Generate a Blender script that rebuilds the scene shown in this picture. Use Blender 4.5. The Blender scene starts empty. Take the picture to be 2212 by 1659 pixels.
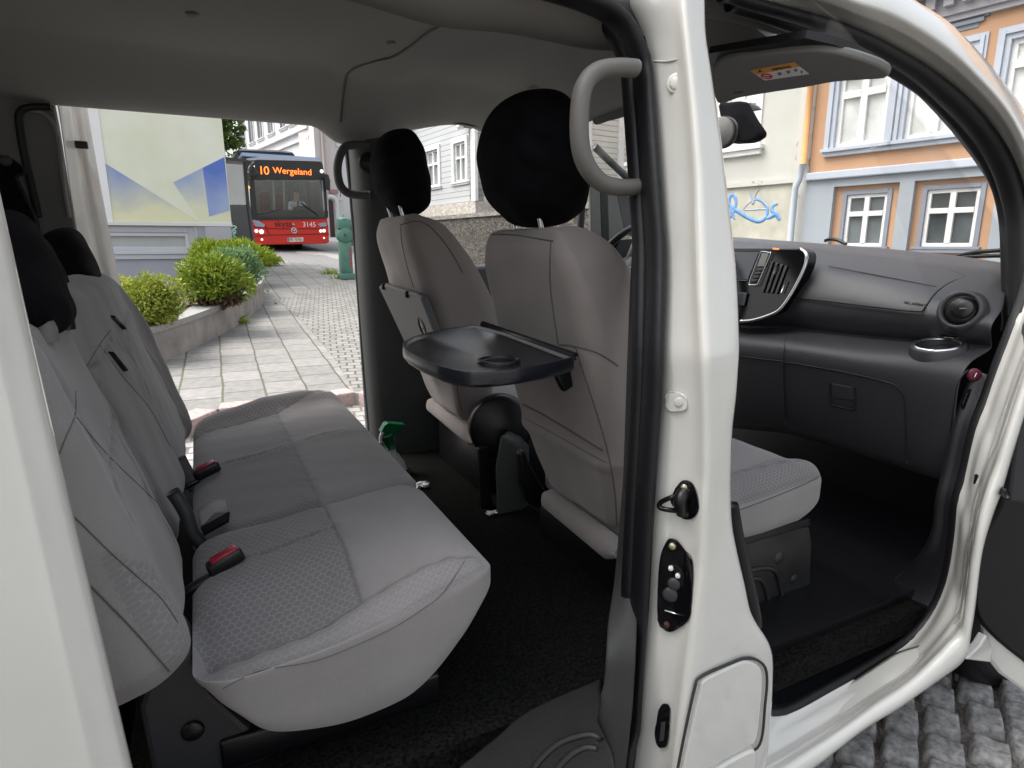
import bpy, bmesh, math, random
import numpy as np
from mathutils import Vector, Matrix
R = math.radians
random.seed(7); np.random.seed(7)
sc = bpy.context.scene
COL = sc.collection

# ------------------------------------------------------------------ camera
CAM = np.array([0.0, -1.60, 1.30]); YAW = R(26.5); PITCH = R(12.6)
FPX, CX, CY = 1344.0, 1106.0, 829.5          # focal length and centre in a 2212 x 1659 picture
cd = bpy.data.cameras.new("camera"); cam = bpy.data.objects.new("camera", cd); COL.objects.link(cam)
cam.location = CAM; cam.rotation_euler = (math.pi/2-PITCH, 0, -YAW)
cd.sensor_width = 36; cd.lens = 36*FPX/2212; cd.clip_start = 0.02; cd.clip_end = 2000
sc.camera = cam
# ------------------------------------------------------------------ sky, sun, exposure
SUN_EL, SUN_AZ = R(58), R(298)                # azimuth clockwise from +y
w = bpy.data.worlds.new("World"); sc.world = w; w.use_nodes = True
nt = w.node_tree; bg = nt.nodes["Background"]
sky = nt.nodes.new("ShaderNodeTexSky"); sky.sky_type = 'NISHITA'; sky.sun_disc = False
sky.sun_elevation = SUN_EL; sky.sun_rotation = SUN_AZ; sky.air_density = 1.6; sky.dust_density = 6.0; sky.ozone_density = 1.0
hs = nt.nodes.new("ShaderNodeHueSaturation"); hs.inputs['Saturation'].default_value = 0.35
nt.links.new(sky.outputs[0], hs.inputs['Color']); nt.links.new(hs.outputs[0], bg.inputs[0])
bg.inputs[1].default_value = 0.15
sd = bpy.data.lights.new("sun", 'SUN'); sd.energy = 1.0; sd.angle = R(40); sd.color = (1, .97, .93)
so = bpy.data.objects.new("sun", sd); COL.objects.link(so)
sdir = Vector((math.sin(SUN_AZ)*math.cos(SUN_EL), math.cos(SUN_AZ)*math.cos(SUN_EL), math.sin(SUN_EL)))
so.rotation_euler = sdir.to_track_quat('Z', 'Y').to_euler(); so.location = (0, -20, 30)
sc.view_settings.view_transform = 'Standard'; sc.view_settings.look = 'None'
sc.view_settings.exposure = 1.08; sc.view_settings.gamma = 1.0
sc.render.engine = 'CYCLES'
cy = sc.cycles; cy.max_bounces = 8; cy.diffuse_bounces = 5; cy.glossy_bounces = 4; cy.transmission_bounces = 8
cy.transparent_max_bounces = 12; cy.use_denoising = True; cy.caustics_reflective = False; cy.caustics_refractive = False

# ------------------------------------------------------------------ picture point -> place
FWD = np.array([math.sin(YAW)*math.cos(PITCH), math.cos(YAW)*math.cos(PITCH), -math.sin(PITCH)])
RGT = np.array([math.cos(YAW), -math.sin(YAW), 0.0]); DWN = np.cross(FWD, RGT)
def ray(u, v):
    return FWD + RGT*((u-CX)/FPX) + DWN*((v-CY)/FPX)
def at(u, v, x=None, y=None, z=None):
    d = ray(u, v)
    if x is not None: t = (x-CAM[0])/d[0]
    elif y is not None: t = (y-CAM[1])/d[1]
    else: t = (z-CAM[2])/d[2]
    return CAM + d*t
def atp(u, v, o, n):
    d = ray(u, v); n = np.array(n, float); o = np.array(o, float)
    return CAM + d*(np.dot(o-CAM, n)/np.dot(d, n))
def aty(u, v, f):
    y = f(1.0)
    for _ in range(40):
        p = at(u, v, y=y); y = 0.5*y+0.5*f(p[2])
    return at(u, v, y=y)
def proj(p):
    q = np.array(p, float)-CAM; k = np.dot(q, FWD)
    return (CX+FPX*np.dot(q, RGT)/k, CY+FPX*np.dot(q, DWN)/k)

# ------------------------------------------------------------------ materials
def _n(t, k, **kw):
    n = t.nodes.new(k)
    for a, b in kw.items(): setattr(n, a, b)
    return n
def mat(name, col, rough=.6, metal=0., coat=0., noise=0., nscale=40., bump=0., bscale=300., spec=.5, alt=None, emis=None, estr=1., sheen=0., coords='Object', detail=4.):
    m = bpy.data.materials.new(name); m.use_nodes = True; t = m.node_tree; b = t.nodes["Principled BSDF"]
    c = tuple(col)+(1,) if len(col) == 3 else col
    b.inputs['Base Color'].default_value = c; b.inputs['Roughness'].default_value = rough
    b.inputs['Metallic'].default_value = metal; b.inputs['Coat Weight'].default_value = coat
    b.inputs['Coat Roughness'].default_value = .05
    b.inputs['Specular IOR Level'].default_value = spec; b.inputs['Sheen Weight'].default_value = sheen
    tc = None
    if noise or bump or alt: tc = _n(t, "ShaderNodeTexCoord")
    if noise or alt:
        nz = _n(t, "ShaderNodeTexNoise"); nz.inputs['Scale'].default_value = nscale; nz.inputs['Detail'].default_value = detail
        t.links.new(tc.outputs[coords], nz.inputs['Vector'])
        rp = _n(t, "ShaderNodeValToRGB"); rp.color_ramp.elements[0].position = .3; rp.color_ramp.elements[1].position = .7
        a = tuple(alt)+(1,) if alt else tuple(max(0, x*(1-noise)) for x in col)+(1,)
        bb = c if alt else tuple(min(1, x*(1+noise)) for x in col)+(1,)
        rp.color_ramp.elements[0].color = a; rp.color_ramp.elements[1].color = bb
        t.links.new(nz.outputs[0], rp.inputs[0]); t.links.new(rp.outputs[0], b.inputs['Base Color'])
    if bump:
        n2 = _n(t, "ShaderNodeTexNoise"); n2.inputs['Scale'].default_value = bscale; n2.inputs['Detail'].default_value = 3
        t.links.new(tc.outputs[coords], n2.inputs['Vector'])
        bp = _n(t, "ShaderNodeBump"); bp.inputs['Strength'].default_value = bump; bp.inputs['Distance'].default_value = .003
        t.links.new(n2.outputs[0], bp.inputs['Height']); t.links.new(bp.outputs[0], b.inputs['Normal'])
    if emis:
        b.inputs['Emission Color'].default_value = tuple(emis)+(1,); b.inputs['Emission Strength'].default_value = estr
    return m
def glass_mat(name, tint=(1, 1, 1), refl=.08, rough=0.0):
    m = bpy.data.materials.new(name); m.use_nodes = True; t = m.node_tree; t.nodes.remove(t.nodes["Principled BSDF"])
    o = t.nodes["Material Output"]; tr = _n(t, "ShaderNodeBsdfTransparent"); tr.inputs[0].default_value = tuple(tint)+(1,)
    g = _n(t, "ShaderNodeBsdfGlossy"); g.inputs['Roughness'].default_value = rough
    f = _n(t, "ShaderNodeFresnel"); f.inputs[0].default_value = 1.45
    mm = _n(t, "ShaderNodeMath", operation='MULTIPLY'); mm.inputs[1].default_value = refl/.04
    t.links.new(f.outputs[0], mm.inputs[0])
    mx = _n(t, "ShaderNodeMixShader"); t.links.new(mm.outputs[0], mx.inputs[0]); t.links.new(tr.outputs[0], mx.inputs[1]); t.links.new(g.outputs[0], mx.inputs[2])
    t.links.new(mx.outputs[0], o.inputs[0]); return m
def math_n(t, op, a, b=None, c=None):
    n = _n(t, "ShaderNodeMath", operation=op)
    for i, x in enumerate((a, b, c)):
        if x is None: continue
        if isinstance(x, (int, float)): n.inputs[i].default_value = x
        else: t.links.new(x, n.inputs[i])
    return n.outputs[0]
def fabric_mat(name, col, hexcol, scale, thread=(.12, .115, .115)):
    """woven seat fabric; attribute fuv = (u, v in metres, share of the honeycomb weave), seam = stitching"""
    m = bpy.data.materials.new(name); m.use_nodes = True; t = m.node_tree; b = t.nodes["Principled BSDF"]
    b.inputs['Roughness'].default_value = .95; b.inputs['Specular IOR Level'].default_value = .15; b.inputs['Sheen Weight'].default_value = .25
    b.inputs['Sheen Roughness'].default_value = .5
    at_ = _n(t, "ShaderNodeAttribute", attribute_name="fuv"); sx = _n(t, "ShaderNodeSeparateXYZ"); t.links.new(at_.outputs['Vector'], sx.inputs[0])
    sm = _n(t, "ShaderNodeAttribute", attribute_name="seam")
    X = math_n(t, 'MULTIPLY', sx.outputs[0], scale); Y = math_n(t, 'MULTIPLY', sx.outputs[1], scale*1.25)
    X = math_n(t, 'ADD', X, 500.); Y = math_n(t, 'ADD', Y, 500.)
    s3 = math.sqrt(3)
    def cell(ox, oy):
        gx = math_n(t, 'ABSOLUTE', math_n(t, 'SUBTRACT', math_n(t, 'MODULO', math_n(t, 'ADD', X, ox), 1.), .5))
        gy = math_n(t, 'ABSOLUTE', math_n(t, 'SUBTRACT', math_n(t, 'MODULO', math_n(t, 'ADD', Y, oy), s3), s3/2))
        return math_n(t, 'MAXIMUM', gx, math_n(t, 'ADD', math_n(t, 'MULTIPLY', gx, .5), math_n(t, 'MULTIPLY', gy, s3/2)))
    d = math_n(t, 'MINIMUM', cell(0, 0), cell(.5, s3/2))
    mr = _n(t, "ShaderNodeMapRange"); mr.inputs['From Min'].default_value = .38; mr.inputs['From Max'].default_value = .47
    t.links.new(d, mr.inputs['Value'])
    edge = mr.outputs[0]
    nz = _n(t, "ShaderNodeTexNoise"); nz.inputs['Scale'].default_value = 7; nz.inputs['Detail'].default_value = 5
    tc = _n(t, "ShaderNodeTexCoord"); t.links.new(tc.outputs['Object'], nz.inputs['Vector'])
    fine = _n(t, "ShaderNodeTexNoise"); fine.inputs['Scale'].default_value = 900; fine.inputs['Detail'].default_value = 1
    t.links.new(tc.outputs['Object'], fine.inputs['Vector'])
    hx = _n(t, "ShaderNodeMix", data_type='RGBA'); hx.inputs[6].default_value = tuple(hexcol)+(1,); hx.inputs[7].default_value = tuple(min(1, c*1.42) for c in hexcol)+(1,)
    t.links.new(edge, hx.inputs[0])
    mx = _n(t, "ShaderNodeMix", data_type='RGBA'); mx.inputs[6].default_value = tuple(col)+(1,); t.links.new(hx.outputs[2], mx.inputs[7]); t.links.new(sx.outputs[2], mx.inputs[0])
    v = math_n(t, 'ADD', math_n(t, 'MULTIPLY', nz.outputs[0], .3), math_n(t, 'MULTIPLY', fine.outputs[0], .35)); v = math_n(t, 'ADD', v, .68)
    ml = _n(t, "ShaderNodeMix", data_type='RGBA', blend_type='MULTIPLY'); ml.inputs[0].default_value = 1; t.links.new(mx.outputs[2], ml.inputs[6]); t.links.new(v, ml.inputs[7])
    st = _n(t, "ShaderNodeMix", data_type='RGBA'); st.inputs[7].default_value = tuple(thread)+(1,); t.links.new(ml.outputs[2], st.inputs[6]); t.links.new(sm.outputs['Fac'], st.inputs[0])
    t.links.new(st.outputs[2], b.inputs['Base Color'])
    hgt = math_n(t, 'ADD', math_n(t, 'MULTIPLY', math_n(t, 'MULTIPLY', edge, sx.outputs[2]), -.5), math_n(t, 'MULTIPLY', fine.outputs[0], .5))
    bp = _n(t, "ShaderNodeBump"); bp.inputs['Strength'].default_value = .5; bp.inputs['Distance'].default_value = .0015; t.links.new(hgt, bp.inputs['Height'])
    t.links.new(bp.outputs[0], b.inputs['Normal']); return m

M = {}
M['paint'] = mat('pearl white paint', (.64, .635, .60), .25, coat=1., noise=.045, nscale=5)
M['paint_dark'] = mat('paint under cover', (.55, .545, .51), .4, coat=.3)
M['rubber'] = mat('black rubber', (.004, .004, .006), .5, bump=.3, bscale=60)
M['plastic'] = mat('charcoal grained plastic', (.036, .037, .042), .34, bump=.35, bscale=700)
M['plastic_mid'] = mat('dark grey trim', (.075, .077, .078), .6, bump=.3, bscale=500)
M['trim'] = mat('mid grey trim', (.16, .157, .15), .6, bump=.25, bscale=500)
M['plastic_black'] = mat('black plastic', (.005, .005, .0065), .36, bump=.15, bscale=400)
M['gloss_black'] = mat('piano black', (.004, .004, .005), .10, spec=.25)
M['headliner'] = mat('headliner felt', (.27, .265, .255), .95, noise=.06, nscale=300, bump=.25, bscale=900, spec=.1)
M['cover'] = mat('black knit cover', (.0048, .0048, .006), .92, bump=.5, bscale=350, spec=.10, noise=.5, nscale=25)
M['carpet'] = mat('black carpet', (.0085, .0086, .008), 1, noise=.8, nscale=150, bump=1.0, bscale=260, spec=.05)
M['chrome'] = mat('brushed metal', (.75, .75, .76), .22, metal=1)
M['steel_dark'] = mat('dark steel', (.05, .05, .052), .38, metal=.6, noise=.3, nscale=12)
M['red_plastic'] = mat('red plastic', (.33, .012, .035), .25)
M['screen'] = mat('dark screen', (.02, .025, .032), .15)
M['white_print'] = mat('white print', (.75, .75, .75), .6)
M['red_print'] = mat('red print', (.6, .03, .03), .6)
M['orange_print'] = mat('orange print', (.75, .33, .06), .6)
M['black_print'] = mat('black print', (.01, .01, .01), .6)
M['glass'] = glass_mat('car glass', (1, 1, 1), .003)
M['fabric'] = fabric_mat('seat fabric', (.262, .248, .246), (.185, .178, .180), 78)
M['fabric_front'] = fabric_mat('front seat fabric', (.275, .245, .232), (.2, .19, .19), 72)
M['zinc'] = mat('zinc screw', (.6, .55, .38), .35, metal=.9)

# ------------------------------------------------------------------ objects
def prop(o, label=None, cat=None, group=None, kind=None):
    if label: o['label'] = label
    if cat: o['category'] = cat
    if group: o['group'] = group
    if kind: o['kind'] = kind
    return o
def thing(name, loc, label, cat, group=None, rz=0.):
    o = bpy.data.objects.new(name, None); COL.objects.link(o); o.location = tuple(float(c) for c in loc); o.rotation_euler = (0, 0, rz)
    o.empty_display_size = .1
    bpy.context.view_layer.update()
    return prop(o, label, cat, group)
def mesh(name, V, F, m=None, parent=None, smooth=True, bevel=0., subsurf=0, solid=0., segs=2, label=None, sharp=None):
    me = bpy.data.meshes.new(name); me.from_pydata([tuple(map(float, v)) for v in V], [], [tuple(map(int, f)) for f in F]); me.validate(); me.update()
    o = bpy.data.objects.new(name, me); COL.objects.link(o)
    if m is not None:
        for mm in (m if isinstance(m, (list, tuple)) else [m]): me.materials.append(mm)
    if smooth: me.shade_smooth()
    if sharp: me.set_sharp_from_angle(angle=R(sharp))
    if solid:
        s = o.modifiers.new("solid", 'SOLIDIFY'); s.thickness = solid; s.offset = -1
    if bevel:
        b = o.modifiers.new("bevel", 'BEVEL'); b.width = bevel; b.segments = segs; b.limit_method = 'ANGLE'; b.angle_limit = R(35)
    if subsurf:
        s = o.modifiers.new("sub", 'SUBSURF'); s.levels = subsurf; s.render_levels = subsurf
    if parent is not None: adopt(o, parent)
    if label: o['label'] = label
    return o
def adopt(o, p):
    o.parent = p; o.matrix_parent_inverse = wm(p).inverted()
def wm(p):
    m = Matrix.LocRotScale(p.location, p.rotation_euler, p.scale)
    if p.parent: return wm(p.parent) @ p.matrix_parent_inverse @ m
    return m
def fixn(V, F):
    bm = bmesh.new(); vs = [bm.verts.new(tuple(map(float, v))) for v in V]
    for f in F:
        try: bm.faces.new([vs[i] for i in f])
        except ValueError: pass
    bmesh.ops.recalc_face_normals(bm, faces=bm.faces)
    bm.verts.index_update()
    Vo = [tuple(v.co) for v in bm.verts]; Fo = [[v.index for v in f.verts] for f in bm.faces]; bm.free()
    return Vo, Fo
class MB:
    """collects shapes into one mesh"""
    def __init__(s): s.V = []; s.F = []
    def add(s, V, F):
        k = len(s.V); s.V += [tuple(map(float, v)) for v in V]; s.F += [[i+k for i in f] for f in F]; return s
    def build(s, name, m, parent=None, **kw): 
        V, F = fixn(s.V, s.F); return mesh(name, V, F, m, parent, **kw)
def box(c, s, rot=None):
    c = np.array(c, float); h = np.array(s, float)/2
    V = np.array([[x, y, z] for x in (-1, 1) for y in (-1, 1) for z in (-1, 1)], float)*h
    if rot is not None: V = V @ np.array(rot).T
    return V+c, [[0, 1, 3, 2], [4, 6, 7, 5], [0, 4, 5, 1], [2, 3, 7, 6], [0, 2, 6, 4], [1, 5, 7, 3]]
def rotz(a): c, s = math.cos(a), math.sin(a); return np.array([[c, -s, 0], [s, c, 0], [0, 0, 1]])
def roty(a): c, s = math.cos(a), math.sin(a); return np.array([[c, 0, s], [0, 1, 0], [-s, 0, c]])
def rotx(a): c, s = math.cos(a), math.sin(a); return np.array([[1, 0, 0], [0, c, -s], [0, s, c]])
def grid(P, closeu=False, closev=False):
    P = np.array(P, float); n, m = P.shape[:2]; F = []
    for i in range(n if closeu else n-1):
        for j in range(m if closev else m-1):
            a, b = i, (i+1) % n; c, d = j, (j+1) % m
            F.append([a*m+c, b*m+c, b*m+d, a*m+d])
    return P.reshape(-1, 3), F
def smooth_path(P, n=60, closed=False):
    """Catmull-Rom through points, resampled"""
    P = [np.array(p, float) for p in P]; out = []; k = len(P)
    segs = k if closed else k-1
    for i in range(segs):
        g = lambda j: P[j % k] if closed else P[max(0, min(k-1, j))]
        p0, p1, p2, p3 = g(i-1), g(i), g(i+1), g(i+2)
        for t in np.linspace(0, 1, 12, endpoint=False):
            out.append(.5*((2*p1)+(-p0+p2)*t+(2*p0-5*p1+4*p2-p3)*t*t+(-p0+3*p1-3*p2+p3)*t**3))
    if not closed: out.append(P[-1])
    out = np.array(out)
    if closed: out = np.vstack([out, out[:1]])
    d = np.r_[0, np.cumsum(np.linalg.norm(np.diff(out, axis=0), axis=1))]
    s = np.linspace(0, d[-1], n+1 if closed else n)
    res = np.stack([np.interp(s, d, out[:, k]) for k in range(out.shape[1])], 1)
    return res[:-1] if closed else res
def tube(P, r, seg=10, closed=False, cap=True, flat=None):
    """r radius (number or per-point); flat=(a,b) gives an oval whose a-axis is the side direction"""
    P = np.array(P, float); n = len(P); rr = np.full(n, r) if np.isscalar(r) else np.array(r, float)
    T = np.gradient(P, axis=0) if not closed else (np.roll(P, -1, 0)-np.roll(P, 1, 0))
    T /= np.linalg.norm(T, axis=1)[:, None]+1e-12
    up = np.array([0, 0, 1.]) if abs(T[0][2]) < .9 else np.array([1., 0, 0])
    N = np.cross(T[0], up); N /= np.linalg.norm(N); rings = []
    fa, fb = flat if flat else (1, 1)
    for i in range(n):
        N = N-T[i]*np.dot(N, T[i]); N /= np.linalg.norm(N)+1e-12; B = np.cross(T[i], N)
        a = np.linspace(0, 2*math.pi, seg, endpoint=False)
        rings.append(P[i]+rr[i]*(fa*np.cos(a)[:, None]*N+fb*np.sin(a)[:, None]*B))
    V, F = grid(rings, closeu=closed, closev=True); V = list(V)
    if cap and not closed:
        F.append(list(range(seg))[::-1]); F.append([(n-1)*seg+i for i in range(seg)])
    return V, F
def prism(pts, vec):
    P = np.array(pts, float); n = len(P); V = np.vstack([P, P+np.array(vec, float)])
    F = [list(range(n))[::-1], [n+i for i in range(n)]]+[[i, (i+1) % n, n+(i+1) % n, n+i] for i in range(n)]
    return V, F
def lathe(prof, o, ax=(0, 0, 1), seg=32, cap=False):
    """prof = [(radius, height)]"""
    ax = np.array(ax, float); ax /= np.linalg.norm(ax); q = np.array([1., 0, 0]) if abs(ax[0]) < .9 else np.array([0, 1., 0])
    e1 = np.cross(ax, q); e1 /= np.linalg.norm(e1); e2 = np.cross(ax, e1); a = np.linspace(0, 2*math.pi, seg, endpoint=False)
    rings = [np.array(o)+ax*h+r*(np.cos(a)[:, None]*e1+np.sin(a)[:, None]*e2) for r, h in prof]
    V, F = grid(rings, closev=True); V = list(V)
    if cap: F.append(list(range(seg))); F.append([(len(prof)-1)*seg+i for i in range(seg)])
    return V, F
def softbox(h, r, step=.008):
    """dense rounded box about the origin"""
    h = np.array(h, float); r = np.broadcast_to(np.minimum(r, h*.999), 3).astype(float)
    def lin(k):
        n = max(4, int(round(2*h[k]/step))); return np.linspace(-h[k], h[k], n+1)
    V = []; F = []
    for k in range(3):
        i, j = (k+1) % 3, (k+2) % 3; A, B = lin(i), lin(j)
        for s in (-1, 1):
            G = np.zeros((len(A), len(B), 3)); G[..., k] = s*h[k]; G[..., i] = A[:, None]; G[..., j] = B[None, :]
            v, f = grid(G); o = sum(len(x) for x in V); V.append(v); F += [[q+o for q in (ff if s > 0 else ff[::-1])] for ff in f]
    V = np.vstack(V)
    key = np.round(V*1e5).astype(np.int64); _, idx, inv = np.unique(key, axis=0, return_index=True, return_inverse=True)
    V = V[idx]; inv = inv.ravel(); F = [[int(inv[q]) for q in f] for f in F]
    inner = np.clip(V, -(h-r), h-r); d = (V-inner)/r; L = np.linalg.norm(d, axis=1); L[L == 0] = 1
    V = inner+d/L[:, None]*r
    return V, F
def surf(u, v, off=0.):
    """point on whatever has been built so far under a picture point"""
    dg = bpy.context.evaluated_depsgraph_get(); d = ray(u, v); d = d/np.linalg.norm(d)
    h, loc, nn_, i, ob, m_ = sc.ray_cast(dg, Vector(CAM), Vector(d)); surf.hit = ob; return np.array(loc)-d*off
def attr(o, fuv=None, seam=None):
    me = o.data
    if fuv is not None:
        a = me.attributes.new("fuv", 'FLOAT_VECTOR', 'POINT'); a.data.foreach_set('vector', np.array(fuv, np.float32).ravel())
    if seam is not None:
        a = me.attributes.new("seam", 'FLOAT', 'POINT'); a.data.foreach_set('value', np.array(seam, np.float32).ravel())
def segdist(P, poly):
    P = np.array(P, float); best = np.full(len(P), 9e9)
    for a, b in zip(poly[:-1], poly[1:]):
        a = np.array(a, float); b = np.array(b, float); ab = b-a; t = np.clip(((P-a)@ab)/max(1e-12, ab@ab), 0, 1)
        best = np.minimum(best, np.linalg.norm(P-(a+t[:, None]*ab), axis=1))
    return best
def sstep(a, b, x): t = np.clip((x-a)/(b-a), 0, 1); return t*t*(3-2*t)
def strip(rows, name, m, parent, solid=0., sub=0, n=None, **kw):
    """rows of points -> smooth sheet; n resamples along each row direction"""
    if n: rows = [smooth_path(r, n) for r in rows]
    V, F = grid(rows); return mesh(name, V, F, m, parent, solid=solid, subsurf=sub, **kw)
def text(body, size, loc, ex, ey, m, parent, name='lettering', ext=.002, align='CENTER', spacing=1.0):
    """lettering lying in the plane spanned by ex (reading direction) and ey (up)"""
    cu = bpy.data.curves.new(name, 'FONT'); cu.body = body; cu.size = size; cu.extrude = ext; cu.align_x = align; cu.align_y = 'CENTER'; cu.space_character = spacing
    t = bpy.data.objects.new(name, cu); COL.objects.link(t)
    dg = bpy.context.evaluated_depsgraph_get(); me = bpy.data.meshes.new_from_object(t.evaluated_get(dg))
    bpy.data.objects.remove(t); bpy.data.curves.remove(cu)
    ex = Vector(ex).normalized(); ey = Vector(ey).normalized(); ez = ex.cross(ey)
    mm = Matrix((ex, ey, ez)).transposed().to_4x4(); mm.translation = Vector(loc); me.transform(mm)
    o = bpy.data.objects.new(name, me); COL.objects.link(o); me.materials.clear(); me.materials.append(m)
    if parent is not None: adopt(o, parent)
    return o
# ================================================================== VAN
van = thing("white_van", (.6, 0, 0), "white van seen through its open side door, filling most of the picture", "van")
def yb(off): return lambda z: -(.875-off)+.26*max(0, z-1.12)         # right body side, leaning in above the waist
def curve(pts, f, n): return np.array([aty(u, v, f) for u, v in smooth_path([np.array(p, float) for p in pts], n)])
# ---- B pillar between the sliding door and the front door
colA = [(1350, 60), (1357, 312), (1366, 480), (1357, 618), (1350, 792), (1342, 1035), (1329, 1187), (1322, 1262), (1308, 1347), (1300, 1480), (1279, 1545), (1300, 1590), (1322, 1638), (1315, 1700)]
colB = [(1342, 104), (1350, 146), (1362, 312), (1369, 417), (1376, 521), (1375, 618), (1373, 792), (1366, 965), (1361, 1069), (1349, 1326), (1338, 1534), (1324, 1659), (1318, 1700)]
colC = [(1394, 80), (1406, 139), (1418, 278), (1425, 382), (1432, 486), (1437, 549), (1437, 618), (1428, 861), (1418, 1000), (1409, 1118), (1401, 1291), (1389, 1430), (1380, 1569), (1369, 1659), (1364, 1710)]
colD = [(1470, -60), (1474, 20), (1484, 121), (1496, 243), (1506, 382), (1511, 576), (1513, 653), (1520, 792), (1523, 930), (1522, 1035), (1518, 1083), (1513, 1222), (1496, 1361), (1482, 1458), (1458, 1659), (1452, 1710)]
colE = [(1523, -60), (1525, 0), (1526, 69), (1536, 132), (1548, 215), (1562, 312), (1578, 451), (1593, 583), (1598, 687), (1600, 757), (1593, 861), (1584, 930), (1581, 1035), (1581, 1083), (1583, 1135), (1597, 1204), (1614, 1274), (1624, 1333), (1645, 1361), (1666, 1388), (1673, 1413), (1672, 1482), (1668, 1545), (1664, 1600), (1650, 1720)]
NV = 90; vs = np.linspace(-60, 1710, NV)
def ucol(c): return np.interp(vs, [p[1] for p in c], [p[0] for p in c])
def sm(a, k=3):
    b = np.pad(a, k, mode='edge'); return np.convolve(b, np.ones(2*k+1)/(2*k+1), 'valid')
uB, uC, uD, uE = ucol([(1200, -20), (1286, 35), (1324, 66)]+colB), ucol([(1345, -60), (1359, 10), (1373, 28)]+colC), ucol(colD), sm(ucol(colE), 1)
rows = []
for i, v in enumerate(vs):
    C = aty(uC[i]-6, v, yb(.115)); C2 = aty(uC[i], v, yb(.105)); 
    m1 = aty(uC[i]+(uD[i]-uC[i])*.30, v, yb(.075)); m2 = aty(uC[i]+(uD[i]-uC[i])*.72, v, yb(.045))
    D0 = aty(uD[i]-8, v, yb(.018)); D1 = aty(uD[i]+3, v, yb(.0)); Em = aty((uD[i]*.6+uE[i]*.4)+1, v, yb(.004)); E0 = aty(uE[i]-7, v, yb(.004)); E = aty(uE[i], v, yb(.012))
    Er = E+np.array([.004, .012, 0]); Er2 = E+np.array([.006, .05, 0]); Er3 = E+np.array([.03, .10, 0])
    rows.append([C, C2, m1, m2, D0, D1, Em, E0, E, Er, Er2, Er3])
P = np.array(rows)
V, F = grid(P); pillar = mesh("door_pillar", V, F, M['paint'], van, solid=.004, subsurf=1)
# rubber seal of the sliding door opening: ring of tubes along pillar and roof
pathB = [np.array(aty((uB[i]*.30+uC[i]*.70)-2, vs[i], yb(.105)))+np.array([0, 0.0, 0]) for i in range(4, NV, 3)]
def seal(name, path, w1, w2, parent=van, m='rubber', seg=12):
    V, F = tube(smooth_path(path, 90), 1., seg, flat=(w1, w2)); return mesh(name, V, F, M[m], parent)
wd = .5*(np.mean(uC-uB))/1344*.95
top = [(700, -140), (900, -85), (1080, -48), (1180, -22), (1260, 2), (1318, 28), (1352, 62), (1370, 100)]
topP = [aty(u, v, yb(.105)) for u, v in top]
botP = [aty(u, v, yb(.105)) for u, v in ((1347, 1620), (1342, 1690), (1338, 1760))]
side = [aty((uB[i]*.38+uC[i]*.62), vs[i], yb(.112)) for i in range(NV) if 120 < vs[i] < 1600]
seal("door_seal", topP+side[::4]+botP, .030, .012)
side2 = [aty((uB[i]*.86+uC[i]*.14), vs[i], yb(.15)) for i in range(NV) if 120 < vs[i] < 1600]
topQ = [aty(u-24, v+12, yb(.15)) for u, v in top]
seal("door_seal", topQ+side2[::4]+[aty(1326, 1690, yb(.15)), aty(1320, 1750, yb(.15))], .020, .014)
side3 = [aty((uB[i]*.12+uC[i]*.88), vs[i], yb(.10)) for i in range(NV) if 60 < vs[i] < 1690]
seal("seal_lip", side3[::4], .0035, .007)
# inner trim of the pillar, grey
uA = ucol(colA)
rows = []
for i, v in enumerate(vs):
    dn = .15*sstep(1200, 1440, v); a = aty(uA[i], v, yb(.235-dn)); b = aty(uB[i]+4, v, yb(.165-dn*.6)); rows.append([a+np.array([.05, .03, 0]), a+np.array([.012, .004, 0]), a, a*.5+b*.5+np.array([0, -.006, 0]), b, b+np.array([.02, -.01, 0])])
rows = rows[5:]
V, F = grid(np.array(rows)); mesh("pillar_trim", V, F, mat('pillar trim', (.036, .036, .036), .65, bump=.25, bscale=500), van, solid=.003, subsurf=1)
# grab handle on the pillar
P = smooth_path([aty(u, v, lambda z: -.66) for u, v in ((1372, 148), (1335, 146), (1290, 154), (1262, 185), (1252, 240), (1253, 310), (1268, 360), (1300, 395), (1340, 405), (1378, 404))], 60)
V, F = tube(P, .0165, 14, flat=(1.15, .9)); mesh("grab_handle", V, F, mat('handle grey', (.15, .142, .133), .55, bump=.2, bscale=400), van)
P = smooth_path([aty(u, v, lambda z: .70) for u, v in ((796, 314), (765, 313), (745, 318), (733, 340), (729, 368), (735, 400), (752, 417), (775, 421), (798, 421))], 50)
V, F = tube(P, .0145, 14); mesh("grab_handle", V, F, M['plastic_mid'], van)
# ---- fittings on the pillar
def onp(u, v, off=0., lift=.0):
    """point on the pillar's rear jamb, between seal and ridge"""
    i = np.searchsorted(vs, v); i = min(max(i, 1), NV-1); k = (u-uC[i])/(uD[i]-uC[i]); y = np.interp(k, [-.1, 0, .3, .72, .95, 1.05, 3], [.115, .105, .075, .045, .018, 0, .004])
    p = aty(u, v, yb(y)); d = p-CAM; return p-d/np.linalg.norm(d)*lift
def plate(name, pts, m, parent, th=.004, lift=.003, bev=.002, **kw):
    P = [onp(u, v, lift=lift+th) for u, v in pts]
    c = np.mean(P, 0); d = (c-CAM); d /= np.linalg.norm(d)
    V, F = prism(P, d*th); return mesh(name, V, F, m, parent, bevel=bev, smooth=False, **kw)
def disc(name, u, v, r, m, parent, lift=.006, h=.003, seg=20):
    p = np.array(onp(u, v, lift=lift)); n = np.array([-.75, -.66, 0.])
    V, F = lathe([(r, -h), (r, h*.4), (r*.8, h), (0.0005, h)], p, ax=n, seg=seg); return mesh(name, V, F, m, parent)
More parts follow.
